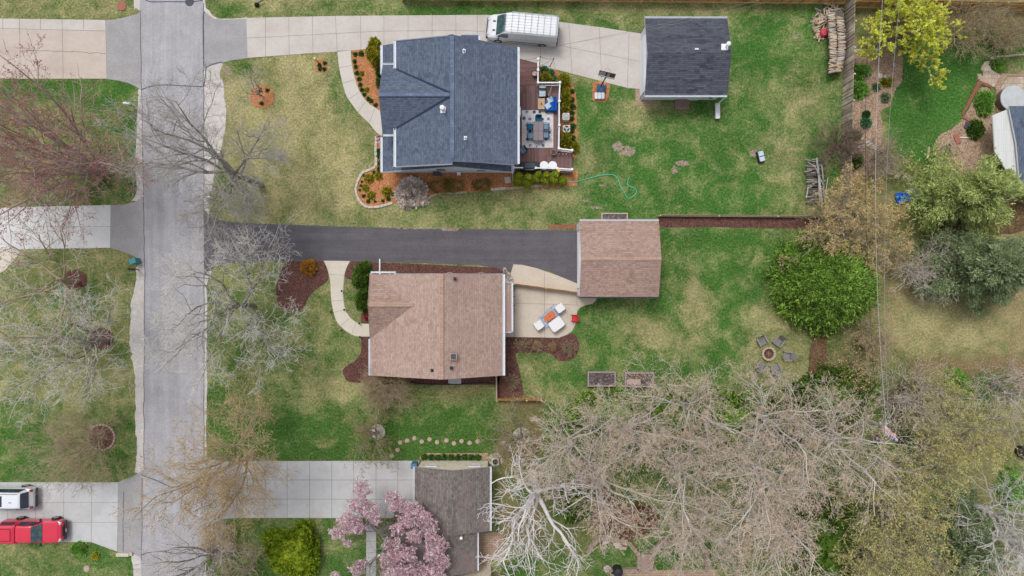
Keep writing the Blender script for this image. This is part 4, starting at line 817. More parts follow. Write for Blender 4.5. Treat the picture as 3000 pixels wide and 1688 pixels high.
def bare_tree(name, base, label, seed, h=12, spread=6, tr=.22, fork=.3, limbs=7, kids=(6, 5, 4), up=.5, bark='barkgrey', twig='barktwig', bud=None, nbud=0, budsize=.06, off=(0, 0), tw=.012, wob=.16, cat='tree', group=None, lean=(0, 0), multi=False, flat=.0, fallr=.62, limb_ang=None):
    r_ = random.Random(seed); T = empty(name, base, 0, label, cat, group)
    tk = MB(); cr = MB(); cr.cur = 0
    fz = h * fork
    def path(p, d, L, n, wobble, trop):
        pts = [p]; dirs = [d]
        for k in range(n):
            d = (d[0] + r_.gauss(0, wobble), d[1] + r_.gauss(0, wobble), d[2] + r_.gauss(0, wobble) + trop)
            l = math.sqrt(d[0] ** 2 + d[1] ** 2 + d[2] ** 2); d = (d[0] / l, d[1] / l, d[2] / l)
            p = (p[0] + d[0] * L / n, p[1] + d[1] * L / n, p[2] + d[2] * L / n); pts.append(p); dirs.append(d)
        return pts, dirs
    def grow(p, d, L, rad, lev):
        n = (7, 5, 4, 3, 2)[min(lev, 4)]
        pts, dirs = path(p, d, L, n, wob * (1 + .25 * lev), (up * .12 if lev < 2 else .03) - flat * .1)
        last = lev >= len(kids)
        r1 = rad * (.35 if not last else .5)
        rads = [rad + (r1 - rad) * k / n for k in range(n + 1)]
        (tk if lev <= 1 else cr).tube(pts, rads, (7, 5, 4, 3, 3)[min(lev, 4)])
        if last:
            if nbud:
                cr.cur = 1
                for q in range(nbud):
                    t = r_.uniform(.25, 1.0) * n; k = min(int(t), n - 1); f_ = t - k; a, c = pts[k], pts[k + 1]
                    leafq(cr, (a[0] + (c[0] - a[0]) * f_ + r_.gauss(0, .02), a[1] + (c[1] - a[1]) * f_ + r_.gauss(0, .02), a[2] + (c[2] - a[2]) * f_ + r_.gauss(0, .02)), budsize * r_.uniform(.6, 1.4), r_)
                cr.cur = 0
            return
        m = kids[lev]; az = r_.uniform(0, 6.28)
        for q in range(m):
            t = (.22 + .78 * (q + .5 + r_.uniform(-.3, .3)) / m) * n; t = min(t, n - .01); k = int(t); f_ = t - k; a, c = pts[k], pts[k + 1]
            pp = (a[0] + (c[0] - a[0]) * f_, a[1] + (c[1] - a[1]) * f_, a[2] + (c[2] - a[2]) * f_)
            az += 2.4 + r_.gauss(0, .3)
            nd = rotv(dirs[k], r_.uniform(.5, .95), az)
            rr = rads[k] * (.55 if lev < 2 else .6)
            grow(pp, nd, L * r_.uniform(fallr - .14, fallr + .06) * (1.1 - .4 * t / n), max(rr, tw), lev + 1)
        # the branch tip keeps going as a twig
        grow(pts[-1], dirs[-1], L * .35, max(r1, tw), len(kids))
    tops = []
    if multi:
        for q in range(limbs):
            a = 6.283 * q / limbs + r_.uniform(-.4, .4); t = limb_ang or r_.uniform(.25, .75)
            d = (math.cos(a) * math.sin(t) + off[0] / h, math.sin(a) * math.sin(t) + off[1] / h, math.cos(t))
            grow((math.cos(a) * tr * .6, math.sin(a) * tr * .6, -.05), d, math.hypot(h, spread * .5) * r_.uniform(.72, .95), tr * r_.uniform(.35, .6), 0)
    else:
        pts = [(lean[0] * k / 6 * fz + r_.gauss(0, .03), lean[1] * k / 6 * fz + r_.gauss(0, .03), -.05 + fz * k / 6) for k in range(7)]
        tk.tube([(pts[0][0], pts[0][1], -.05)] + pts[1:], [tr * 1.35, tr * 1.05] + [tr * (1 - .05 * k) for k in range(5)], 9)
        top = pts[-1]
        for q in range(limbs):
            a = 6.283 * q / limbs + r_.uniform(-.35, .35)
            cen = q == 0
            tx = off[0] + (0 if cen else math.cos(a) * spread * r_.uniform(.6, .85)); ty = off[1] + (0 if cen else math.sin(a) * spread * r_.uniform(.6, .85))
            tz_ = (h - fz) * (r_.uniform(.85, 1.0) if cen else r_.uniform(.35, .85) * (1 - flat))
            L = math.sqrt(tx * tx + ty * ty + tz_ * tz_); s_ = pts[-1 - (q % 3 if not cen else 0)]
            grow(s_, (tx / L, ty / L, tz_ / L), L * .86, tr * r_.uniform(.45, .68), 0)
    tk.build('trunk', M[bark], T, smooth=True)
    cr.build('crown', [M[twig]] + ([M[bud]] if bud else []), T)
    return T
def bush_mesh(r_, rx, ry, h, n, leaf, asp=1.6, per=5, lump=.22, core=.78, low=-.1, top='dome'):
    """leaf clumps through a lumpy dome"""
    b = MB(); ph = [r_.uniform(0, 6.28) for _ in range(8)]
    def rad(t, u):
        return 1 + lump * (math.sin(3 * t + ph[0]) * .4 + math.sin(5 * t + 3 * u + ph[1]) * .35 + math.sin(7 * u * 2 + 4 * t + ph[2]) * .35 + math.sin(11 * t + 9 * u + ph[3]) * .25)
    def pt(t, u, k):   # u 0 at the rim, 1 at the top
        if top == 'cone': rr = (1 - u) ** .75 + .03; z = u
        elif top == 'flat': rr = math.cos(min(u, 1) ** 2.2 * 1.5708); z = math.sin(min(u, 1) * 1.5708) ** .6
        else: rr = math.cos(u * 1.5708); z = math.sin(u * 1.5708)
        q = rad(t, u) * k
        return (rr * rx * math.cos(t) * q, rr * ry * math.sin(t) * q, low * h * 0 + z * h * (.6 + .4 * q if k > .9 else k))
    if core:
        rings = []
        for u in (0, .2, .4, .6, .8, .97):
            rings.append([pt(6.283 * k / 14, u, core) for k in range(14)])
        b.loft(rings)
    for i in range(n):
        t = r_.uniform(0, 6.283); u = 1 - math.sqrt(1 - r_.uniform(0, 1)) if top == 'cone' else math.asin(r_.uniform(0, 1)) / 1.5708
        k = r_.uniform(.8, 1.04); p = pt(t, u, k)
        d = (p[0] / rx ** 1.0, p[1] / ry, (p[2] + .15 * h) / h); l = math.sqrt(sum(x * x for x in d)) or 1; d = tuple(x / l for x in d)
        for q in range(per):
            dd = rotv(d, abs(r_.gauss(0, .65)), r_.uniform(0, 6.283))
            leafq(b, (p[0] + r_.gauss(0, leaf * .6), p[1] + r_.gauss(0, leaf * .6), p[2] + r_.gauss(0, leaf * .4)), leaf * r_.uniform(.6, 1.3), r_, asp, dd)
    return b
def shrub(name, px, py, rx, ry, h, m, label, seed, n=300, leaf=.07, cat='shrub', group=None, rz=0, zc=None, stem=True, **kw):
    r_ = random.Random(seed); c = G(px, py, zc if zc is not None else h * .5); c.z = 0
    T = empty(name, c, rz, label, cat, group)
    bush_mesh(r_, rx, ry, h, n, leaf, **kw).build('foliage', M[m], T)
    if stem:
        s = MB(); s.tube([(0, 0, -.05), (0.01, 0, h * .35), (0, 0, h * .7)], [.05 + h * .012, .04, .02], 6); s.build('stem', M['barkbrown'], T)
    return T
def conifer(name, px, py, zc, rx, ry, h, m, label, seed, n, leaf, lay=9, cat='tree', asp=2.2, droop=.15, lump=.3, bark='barkbrown', base_h=.06, per=6, blen=.5):
    """evergreen crown: whorls of limbs, each carrying sprays of foliage"""
    r_ = random.Random(seed); c = G(px, py, zc); c.z = 0; T = empty(name, c, 0, label, cat); b = MB(); tk = MB()
    tk.tube([(0, 0, -.05), (.02, .02, h * .4), (0, 0, h * .93)], [.05 * rx + .06, .04 * rx + .03, .03], 8)
    limbs = int(n)
    for i in range(limbs):
        u = (i + .5) / limbs; z = h * (base_h + (1 - base_h) * u ** .85); rr = (1 - u) ** .6 * (1 + r_.uniform(-lump, lump * .4)); a = i * 2.399 + r_.gauss(0, .2)
        L = max(rr, .08); ex, ey = math.cos(a) * rx * L, math.sin(a) * ry * L; ez = z + h * .06 * L - droop * L * rx
        pts = [(ex * t, ey * t, z + (ez - z) * t + .1 * math.sin(t * 3) * L) for t in (0, .35, .7, 1)]
        tk.tube(pts, [.035 * rx * .4 + .012, .02, .014, .008], 4)
        m_ = int(per * (4 + 9 * L))
        for q in range(m_):
            t = 1 - (1 - blen * 0) * r_.random() ** 1.5 * .75; wdt = .32 * rx * L * (1.15 - t * .6)
            p = (ex * t + r_.gauss(0, wdt * .45), ey * t + r_.gauss(0, wdt * .45), z + (ez - z) * t + r_.gauss(0, .1) + .05)
            d = (math.cos(a) * .8, math.sin(a) * .8, .35)
            for s_ in range(3):
                leafq(b, (p[0] + r_.gauss(0, leaf * .8), p[1] + r_.gauss(0, leaf * .8), p[2] + r_.gauss(0, leaf * .5)), leaf * r_.uniform(.5, 1.2), r_, asp, rotv(d, abs(r_.gauss(0, .8)), r_.uniform(0, 6.283)))
    tk.build('trunk', M[bark], T); b.build('crown', M[m], T); return T

# ---- named bare trees
bare_tree('bare_tree', G(765, 543), 'bare grey tree leaning over the street from the lawn beside the dark driveway', 11, h=13.5, spread=7.2, tr=.24, fork=.46, limbs=11, kids=(6, 5, 5, 3), off=(-.6, .6), bark='barkdark', twig='barkmid', tw=.012, lean=(-.04, .03))
bare_tree('bare_tree', G(742, 893), 'pale bare tree on the front lawn of the tan roofed house', 23, h=12, spread=7.4, tr=.2, fork=.25, limbs=9, kids=(6, 5, 4, 3), bark='barkgrey', twig='barktwig', tw=.013, off=(.2, .1), wob=.2)
bare_tree('red_budded_tree', G(303, 508), 'vase-shaped tree with mauve twigs and red buds at the left edge', 5, h=11, spread=6.6, tr=.26, limbs=17, kids=(6, 5, 4, 3), multi=True, bark='barkred', twig='barkred', bud='l_budred', nbud=2, budsize=.055, wob=.09, off=(-1.4, .5), fallr=.5, tw=.012)
bare_tree('bare_tree', G(315, 998), 'sparse bare tree rising from the dark mulch ring tied to the blue slackline', 31, h=11, spread=8.0, tr=.16, fork=.2, limbs=8, kids=(5, 4, 4, 2), bark='barkgrey', twig='barktwig', tw=.013, off=(0, -.8), wob=.17)
bare_tree('bare_tree', G(228, 823), 'sparse tree with a few reddish buds above the left driveway and lawn', 37, h=11, spread=7.8, tr=.17, fork=.2, limbs=7, kids=(5, 4, 3, 2), bark='barktan', twig='barktwig', bud='l_budred', nbud=1, budsize=.06, tw=.013, off=(.4, .2))
bare_tree('ornamental_tree', G(298, 1283), 'low spreading bare tree in the stone-edged mulch ring above the pickup', 41, h=5.2, spread=4.8, tr=.11, fork=.16, limbs=12, kids=(6, 5, 4, 3), bark='barktan', twig='barktan', tw=.008, off=(-.6, -.6), wob=.13)
bare_tree('budding_tree', G(748, 1325), 'wide tree with amber buds overhanging the street and the grey driveway', 47, h=11.5, spread=7.0, tr=.18, fork=.28, limbs=10, kids=(6, 5, 5, 3), bark='barktan', twig='barktan', bud='l_budamber', nbud=3, budsize=.045, tw=.01, off=(.3, 1.0))
bare_tree('bare_tree', G(648, 1608), 'bare twiggy tree at the bottom edge over the street', 53, h=7.5, spread=4.8, tr=.16, fork=.2, limbs=9, kids=(6, 6, 3), bark='barkgrey', twig='barktwig', bud='l_budred', nbud=1, budsize=.05, tw=.010, off=(-1.0, -.8))
bare_tree('bare_tree', G(742, 1650), 'small bare tree left of the chartreuse bush', 59, h=4.8, spread=3.4, tr=.11, fork=.18, limbs=8, kids=(6, 5, 4), bark='barkgrey', twig='barktan', tw=.010, off=(-.2, .3))
bare_tree('young_tree', G(772, 286), 'young slender bare tree in the round orange mulch ring', 61, h=4.6, spread=1.9, tr=.06, fork=.3, limbs=7, kids=(5, 4), bark='barkbrown', twig='barktwig', tw=.009, off=(-.1, .2))
bare_tree('twiggy_shrub', G(1140, 1122), 'rounded tan twiggy shrub at the south-west corner of the tan roofed house', 67, h=3.2, spread=2.5, tr=.13, limbs=20, kids=(6, 5, 4), multi=True, bark='barktan', twig='barktan', tw=.008, wob=.1, cat='shrub', off=(-.2, -.3), bud='l_olive', nbud=1, budsize=.03)
bare_tree('crab_apple_tree', G(1106, 1264), 'thin leafing tree growing from the round gravel ring in the dark lawn', 71, h=4, spread=2.9, tr=.1, fork=.25, limbs=10, kids=(6, 5, 3), bark='barkgrey', twig='barktan', bud='l_olive', nbud=3, budsize=.05, tw=.008, off=(0, -.2))
bare_tree('crab_apple_tree', G(1528, 1274), 'thin leafing tree over the round stone ring beyond the stepping stones', 73, h=5, spread=3.2, tr=.12, fork=.25, limbs=10, kids=(6, 5, 3), bark='barkgrey', twig='barktan', bud='l_olive', nbud=3, budsize=.05, tw=.008, off=(-.4, .3))
# magnolia: two lobes of blossom
mg = bare_tree('magnolia_tree', G(1150, 1560), 'magnolia tree in pink blossom spreading over driveway, walk and brown roof', 79, h=5.6, spread=5.4, tr=.2, fork=.12, limbs=9, kids=(5, 5, 3), bark='barkgrey', twig='barkgrey', bud='l_mag', nbud=0, tw=.012, off=(.6, -.4))
def blossom():
    r_ = random.Random(5); b = MB(); base = mg.location
    lobes = [(1062, 1432, 24, 24, 5), (1052, 1478, 32, 22, 5), (1085, 1495, 26, 24, 4.8), (1022, 1530, 32, 26, 4.4), (990, 1562, 24, 20, 4.2), (1045, 1545, 26, 20, 4.4), (1018, 1592, 16, 10, 4), (1150, 1458, 22, 18, 5), (1165, 1480, 30, 20, 5), (1200, 1490, 26, 22, 5),
             (1228, 1515, 30, 28, 5.2), (1255, 1540, 26, 24, 5.2), (1190, 1525, 26, 22, 4.8), (1165, 1550, 22, 18, 4.5), (1215, 1570, 26, 18, 5), (1265, 1575, 20, 20, 5), (1150, 1595, 30, 18, 4.6), (1180, 1625, 40, 26, 5), (1140, 1640, 28, 26, 4.6), (1270, 1620, 26, 34, 5.2), (1290, 1600, 22, 24, 5.2), (1300, 1648, 18, 22, 5),
             (1215, 1670, 60, 18, 5), (1160, 1680, 40, 20, 5), (1048, 1668, 22, 18, 3.8), (1062, 1652, 16, 12, 3.8), (982, 1685, 14, 10, 3.6), (1275, 1680, 30, 20, 5), (1100, 1525, 14, 14, 4.4)]
    for px, py, rx, ry, z in lobes:
        n = int(rx * ry * .72)
        for i in range(n):
            a = r_.uniform(0, 6.283); q = math.sqrt(r_.random()) * r_.choice((1, 1, 1.1)); qq = q * (1 + .2 * math.sin(a * 5 + px))
            p = G(px + rx * qq * math.cos(a), py + ry * qq * math.sin(a), z + r_.gauss(0, .45) - q * .5) - base
            for k in range(2):
                leafq(b, (p.x + r_.gauss(0, .03), p.y + r_.gauss(0, .03), p.z + r_.gauss(0, .03)), r_.uniform(.05, .12), r_, 1.2)
    b.build('blossom', M['l_mag'], mg)
blossom()
bare_tree('birch_tree', G(1562, 1386), 'white-barked birch with thick bare forking limbs beside the pavers', 83, h=13, spread=7.0, tr=.27, fork=.45, limbs=7, kids=(5, 4, 4), bark='barkbirch', twig='barkbirch', tw=.02, wob=.2, lean=(.03, -.05), off=(0, -1.0))
# ---- woodland of pinkish budding trees (lower right)
def at_crown(px, py, z=9.5): return G(1500 + (px - 1500) * (HC - z) / HC, 844 + (py - 844) * (HC - z) / HC)
wood = [(1690, 1345, 4.2, 101, 'pinkish budding tree nearest the two raised planter boxes'), (1870, 1300, 4.2, 103, 'budding tree with long pale limbs south of the right raised planter'), (2070, 1235, 4.4, 107, 'pinkish budding tree reaching up towards the fire pit'),
        (2040, 1430, 5.6, 109, 'broad pale-limbed budding tree in the middle of the woodland'), (2315, 1265, 4.2, 113, 'pinkish budding tree beside the utility pole'), (2300, 1430, 5.4, 127, 'broad pinkish tree on the right of the woodland'),
        (2330, 1600, 5.4, 131, 'pale-limbed tree over the dark hedge near the bottom edge'), (1790, 1460, 5.2, 137, 'budding tree above the brown leaf pile'), (2090, 1630, 4.6, 139, 'thin budding tree over the garden walls at the bottom edge'), (2520, 1340, 4.4, 149, 'budding tree left of the olive trees')]
protos = []
for i, (px, py, rr, sd_, lb) in enumerate(wood):
    if i < 5:
        t = bare_tree('budding_tree', at_crown(px, py), lb, sd_, h=13, spread=rr * 1.1, tr=.15, fork=.35, limbs=8, kids=(5, 4, 4, 3), bark='barktwig', twig='barkpink', bud='l_budpink', nbud=3, budsize=.042, tw=.0085, wob=.17, group='budding woodland trees'); protos.append((t, rr))
    else:
        s_, r0 = protos[i % 5]; k = rr / r0
        copy_tree(s_, None, at_crown(px, py), i * 1.37, lb, (k, k, 1.0 if i % 2 else .94))
bare_tree('bare_tree', G(2830, 1470), 'pale bare tree over the round fire bowl in the bottom right corner', 157, h=11, spread=6.2, tr=.28, fork=.3, limbs=9, kids=(6, 6, 4), bark='barktwig', twig='barktwig', tw=.013, off=(1.0, -1.2))
bare_tree('bare_tree', G(2900, 1120), 'grey bare tree at the right edge east of the power lines', 163, h=6, spread=3.6, tr=.13, fork=.15, limbs=9, kids=(6, 5, 4), bark='barkgrey', twig='barkpink', tw=.012)
bare_tree('bare_shrub', G(2625, 1150), 'grey bare thicket shrub between the power lines and the olive bushes', 167, h=4, spread=3.6, tr=.2, limbs=14, kids=(6, 5, 2), multi=True, bark='barkgrey', twig='barkpink', tw=.012, cat='shrub')
bare_tree('bare_shrub', G(2520, 995), 'brown bare shrub under the power lines south of the bright evergreen', 173, h=3.4, spread=2.8, tr=.16, limbs=12, kids=(5, 5, 2), multi=True, bark='barktan', twig='barktan', tw=.01, bud='l_budtan', nbud=1, budsize=.05, cat='shrub')
bare_tree('bare_shrub', G(2470, 1080), 'twiggy shrub with tan buds at the end of the brown mulch strip', 179, h=3, spread=2.4, tr=.12, limbs=10, kids=(5, 4, 2), multi=True, bark='barktan', twig='barktan', tw=.01, bud='l_budtan', nbud=2, budsize=.06, cat='shrub')
bare_tree('budding_tree', at_crown(2562, 655, 5), 'wide tree covered in tan catkins crossed by the power lines', 181, h=6.2, spread=5.0, tr=.15, fork=.14, limbs=11, kids=(6, 5, 4, 3), bark='barkgrey', twig='barktan', bud='l_budtan', nbud=4, budsize=.055, tw=.011)
bare_tree('bare_shrub', G(2440, 440), 'dense russet bare shrub growing against the leaning grey fence', 191, h=3, spread=2.0, tr=.14, limbs=16, kids=(6, 5, 3), multi=True, bark='barkbrown', twig='barkbrown', tw=.009, cat='shrub', off=(0, .2))
bare_tree('bare_shrub', G(2400, 655), 'thin bare shrub at the end of the cream retaining wall', 193, h=2.6, spread=2.2, tr=.1, limbs=12, kids=(5, 5, 2), multi=True, bark='barktan', twig='barktan', tw=.009, cat='shrub')
bare_tree('bare_shrub', G(2580, 110), 'grey hazy bare shrub in the stone curve of the tan garden bed', 197, h=2.6, spread=2.3, tr=.12, limbs=16, kids=(6, 5, 3), multi=True, bark='barkgrey', twig='barktan', tw=.008, cat='shrub')
bare_tree('bare_shrub', G(2560, 470), 'grey hazy bare shrub by the curved white stone edging', 199, h=2.6, spread=2.0, tr=.12, limbs=14, kids=(6, 5, 3), multi=True, bark='barkgrey', twig='barktan', tw=.008, cat='shrub')
bare_tree('bare_shrub', G(2660, 790), 'pale grey bare thicket right of the bright evergreen', 211, h=3.6, spread=3.0, tr=.12, limbs=12, kids=(6, 5, 3), multi=True, bark='barktwig', twig='barkpink', tw=.010, cat='shrub')
for px, py, hh, sp_, sd_, lb in ((2870, 60, 4, 4.2, 217, 'tan-grey bare thicket right of the lime-yellow tree'), (2970, 90, 4, 3.6, 219, 'tan-grey bare thicket in the top right corner')):
    bare_tree('bare_shrub', at_crown(px, py, 3), lb, sd_, h=hh * .75, spread=sp_, tr=.12, limbs=15, kids=(6, 5, 3), multi=True, bark='barktan', twig='barktan', bud='l_olive', nbud=1, budsize=.05, tw=.009, cat='shrub')
# olive leafing trees at the right
ol = [(2690, 1560, 5.2, 9, 223, 'tall olive leafing tree right of the dark hedge at the bottom'), (2690, 1400, 4.8, 8, 227, 'olive leafing tree south of the flag'), (2850, 1290, 4.6, 7, 229, 'olive-yellow leafing tree near the right edge'), (2760, 1170, 3.4, 5, 233, 'low olive-yellow tree right of the utility pole'), (2580, 1640, 4.2, 7, 235, 'olive leafing tree leaning on the dark hedge at the bottom edge')]
po = None
for i, (px, py, rr, hh, sd_, lb) in enumerate(ol):
    if po is None:
        po = bare_tree('olive_leafing_tree', at_crown(px, py, hh * .7), lb, sd_, h=hh, spread=rr * 1.1, tr=.2, fork=.18, limbs=10, kids=(5, 4, 4, 3), bark='barkgrey', twig='barktan', bud='l_budlime', nbud=4, budsize=.055, tw=.009, group='olive leafing trees')
    else: copy_tree(po, None, at_crown(px, py, hh * .7), i * 1.9, lb, (rr / 5.2, rr / 5.2, hh / 9))
bare_tree('flowering_tree', at_crown(2712, 60, 5), 'lime-yellow blossoming tree at the top edge over the cedar fence', 241, h=6.5, spread=4.4, tr=.18, fork=.2, limbs=9, kids=(6, 5, 4), bark='barkgrey', twig='barkgrey', bud='l_maizy', nbud=26, budsize=.085, tw=.012, off=(-.1, .2))
bare_tree('golden_shrub', G(655, 1566), 'golden twiggy shrub in the grass beside the street below the grey driveway', 243, h=2, spread=2.2, tr=.1, limbs=18, kids=(5, 5, 3), multi=True, bark='barktan', twig='barktwig', bud='l_gold', nbud=1, budsize=.06, tw=.009, cat='shrub')
# ---- evergreens
conifer('evergreen_tree', 2440, 834, 3.0, 4.5, 3.8, 6.0, 'l_yew', 'large bright green evergreen at the back of the tan house lawn', 251, 260, .075, per=26, asp=3.4, lump=.16)
conifer('pine_tree', 2875, 560, 5, 5.2, 3.3, 7.5, 'l_pine', 'light green pine spreading over the white ribbed roof at the right', 257, 80, .08, per=26, asp=3.0, lump=.9)
conifer('pine_tree', 2910, 785, 5, 4.8, 3.7, 8.0, 'l_spruce', 'grey-green pine at the right edge below the light pine', 263, 110, .08, per=26, asp=3.0, lump=.6)
conifer('pine_tree', 2840, 1600, 4, 3.6, 4.2, 6.5, 'l_spruce', 'grey-green pine in the bottom right beside the pale bare tree', 269, 120, .08, per=18, asp=2.6, lump=.5)
def hedge(px, py, rx, ry, h, m, label, seed, n=1500, leaf=.12, **kw): return shrub('evergreen_hedge', px, py, rx, ry, h, m, label, seed, n=n, leaf=leaf, cat='hedge', top='flat', **kw)
hedge(1800, 1200, 3.6, 1.5, 2.4, 'l_yew', 'bright green evergreen hedge clump behind the raised planter boxes', 271)
hedge(1980, 1215, 3.4, 1.9, 2.4, 'l_yew', 'bright green hedge clump in the middle of the hedge row', 273)
hedge(2140, 1215, 3.0, 1.8, 2.4, 'l_yew', 'bright green hedge clump nearest the fire pit chairs', 274)
hedge(2440, 1165, 3.0, 2.4, 3, 'l_dark', 'dark green evergreen thicket by the utility pole', 277)
hedge(2320, 1230, 2.6, 1.8, 2.4, 'l_dark', 'dark green hedge clump at the left of the pole thicket', 278)
hedge(1640, 1340, 1.5, 2.6, 2.6, 'l_yew', 'green evergreen screen right of the birch tree', 279, n=1100)
hedge(1690, 1450, 1.5, 2.0, 2.2, 'l_dark', 'dark green evergreen screen under the budding trees right of the birch', 280, n=900)
hedge(2420, 1600, 2.4, 4.2, 3, 'l_dark', 'tall dark evergreen hedge at the bottom edge left of the olive trees', 281, n=2400)
shrub('chartreuse_bush', 868, 1618, 1.85, 2.15, 1.6, 'l_chart', 'chartreuse spreading bush at the bottom edge left of the magnolia', 283, n=2600, leaf=.085, lump=.3, cat='bush', top='flat')
shrub('chartreuse_bush', 800, 1600, .9, 1.3, 1.2, 'l_chart', 'sparser green bush on the left flank of the big chartreuse bush', 284, n=600, leaf=.085, lump=.3, cat='bush')
shrub('upright_evergreen', 1101, 157, .52, .92, 2.6, 'l_yellow', 'tall evergreen at the front corner of the blue roofed house', 287, n=1300, leaf=.07, top='flat', cat='evergreen')
for px, py, s_, lb in ((1112, 212, .3, 'green shrub under the front gutter above the orange mulch'), (1111, 243, .25, 'small green shrub against the front gable wall')):
    shrub('foundation_shrub', px, py, s_, s_ * 1.3, .9, 'l_dark', lb, px, n=220, leaf=.06)
shrub('rounded_yew', 1062, 808, .82, 1.05, 1.7, 'l_dark', 'round dark green bush left of the front gutter of the tan roofed house', 293, n=1700, leaf=.07, cat='bush')
shrub('rounded_yew', 1063, 880, .55, .95, 1.5, 'l_dark', 'dark green bush by the tan front wall below the round yew', 307, n=1100, leaf=.07, cat='bush')
shrub('golden_shrub', 903, 783, .62, .6, .9, 'l_gold', 'golden orange shrub in the dark mulch beside the asphalt driveway', 311, n=420, leaf=.07, core=0)
shrub('red_leaf_shrub', 1075, 926, .3, .28, .6, 'l_budred', 'small dark red shrub beside the front walk', 313, n=160, leaf=.05)
# small mounds in the front bed and deck bed: (px, py, radius, material)
def mound_proto(m, seed, n=110, leaf=.05, core=.7): return bush_mesh(random.Random(seed), 1, 1, .8, n, leaf * 4, core=core, per=5, lump=.1)
PM = {}
def mound(name, px, py, r, m, label, group, h=None):
    if m not in PM:
        me = mound_proto(m, len(PM) + 7).build('proto_' + m, M[m]); PM[m] = me.data; bpy.data.objects.remove(me)
    o = bpy.data.objects.new(name, PM[m]); col.objects.link(o); c = G(px, py, .2); o.location = (c.x, c.y, .02); o.scale = (r, r, (h or r * .95)); o.rotation_euler.z = px * 1.7 + py
    return tag(o, label, 'plant', group)
for i, (x, y, r) in enumerate(((995, 541, .17), (1055, 535, .2), (1118, 522, .16), (987, 613, .16), (1000, 667, .16), (1012, 730, .17), (1033, 790, .17), (1046, 847, .16), (1062, 899, .16), (1086, 947, .15), (1127, 990, .16), (1155, 1013, .15), (1202, 1053, .15))):
    px, py = P(1, 0, x, y); mound('mounding_plant', px, py, r, 'l_green', f'{ORD[i]} round green mound from the driveway along the front walk', 'green mounds edging the front walk')
for x, y in ((1060, 735), (1112, 899)):
    px, py = P(1, 0, x, y); mound('mounding_plant', px, py, .18, 'l_yellow', 'yellow-green mound beside the row of green mounds, ' + ('nearer the driveway' if y < 800 else 'nearer the porch'), 'yellow mounds in the front bed')
for i, (x, y, r) in enumerate(((1180, 280, .12), (1085, 318, .12), (1063, 377, .1), (1050, 417, .1), (1040, 462, .1), (1080, 522, .14), (1127, 575, .15), (1195, 576, .1), (1273, 570, .12), (1328, 550, .17), (1377, 505, .14), (1418, 437, .14), (1443, 520, .1))):
    px, py = P(1, 1, x, y); mound('mounding_plant', px, py, r, 'l_green', f'{ORD[i]} small green mound inside the stone edging, from the porch corner', 'green mounds inside the stone edging')
for i, (x, y, r) in enumerate(((1135, 345, .34), (1228, 320, .28), (1097, 440, .26), (1158, 515, .3), (1312, 475, .34))):
    px, py = P(1, 1, x, y); mound('yellow_green_shrub', px, py, r, 'l_yellow', ('largest yellow-green shrub inside the upper stone curve', 'yellow-green shrub nearest the house wall in the corner bed', 'smallest yellow-green shrub at the left stone edge', 'yellow-green shrub at the bottom of the stone curve', 'yellow-green shrub beside the straw mound')[i], 'yellow-green shrubs in the corner bed')
for i, (x, y) in enumerate(((1232, 70), (1235, 120), (1247, 185), (1240, 250))):
    px, py = P(1, 1, x, y); mound('mounding_plant', px, py, .2, 'l_dark' if i % 2 else 'l_green', f'{ORD[i]} plant down the narrow bed beside the porch gutter', 'plants in the narrow porch bed')
for i, (px, py, r) in enumerate(((1595, 203, .27), (1614, 212, .25), (1625, 229, .22), (1625, 246, .2))):
    mound('mounding_plant', px, py, r, 'l_bluegreen', f'{ORD[i]} blue-green mound from the deck stairs beside the top deck railing', 'blue-green mounds by the deck')
for i, (px, py) in enumerate(((1677, 266), (1676, 291), (1679, 312), (1677, 330), (1675, 347), (1679, 369), (1677, 383), (1678, 402), (1683, 418))):
    mound('mounding_plant', px, py, .18 + .02 * (i % 3), 'l_green', f'{ORD[i]} round green mound from the top along the lawn edge of the deck bed', 'green mounds along the deck bed')
for px, py, rx, ry, h, lb in ((1600, 231, .45, .5, 1.1, 'round yellow-green shrub at the top deck corner'), (1652, 236, .5, .55, 1.0, 'yellow-green shrub at the top of the deck bed'), (1657, 283, .45, .75, 1.2, 'largest yellow-green shrub in the deck bed'), (1654, 316, .3, .35, .8, 'small yellow shrub above the two condenser units'), (1655, 408, .5, .55, 1.1, 'yellow-green shrub below the two condenser units'), (1683, 430, .3, .4, .7, 'small yellow-green shrub at the deck stair corner')):
    shrub('yellow_green_shrub', px, py, rx, ry, h, 'l_yellow', lb, px + py, n=420, leaf=.07)
# clipped arborvitae along the deck
for i, (px, py, rr, two) in enumerate(((1516, 528, .37, 1), (1544, 532, .38, 1), (1573, 522, .31, 1), (1597, 525, .34, 1), (1622, 523, .38, 1), (1649, 529, .28, 0))):
    c = G(px, py, .8); T = empty('clipped_arborvitae', (c.x, c.y, 0), 0, f'{ORD[i]} clipped green arborvitae from the left in the row against the deck railing', 'shrub', 'clipped arborvitae row')
    b = bush_mesh(random.Random(i + 50), rr, rr * 1.15, 1.4, 700, .045, lump=.05, core=.88, top='flat'); b.build('foliage', M['l_arb'], T)
    if two:
        b = bush_mesh(random.Random(i + 80), rr * .6, rr * .6, 1.9, 420, .045, lump=.05, core=.88, top='flat'); o = b.build('foliage', M['l_arb'], T); o.location = (rr * (.35 if i % 2 == 0 else .25), rr * .75, 0)
for px, py, rr, lb in ((1290, 545, 1.0, 'olive twiggy shrub below the gable windows'), (1328, 543, .9, 'olive twiggy shrub in the middle of the south wall bed'), (1412, 541, .8, 'thin olive shrub left of the concrete paver')):
    shrub('olive_shrub', px, py, rr, rr * .62, .8, 'l_olive', lb, px, n=260, leaf=.05, core=0)
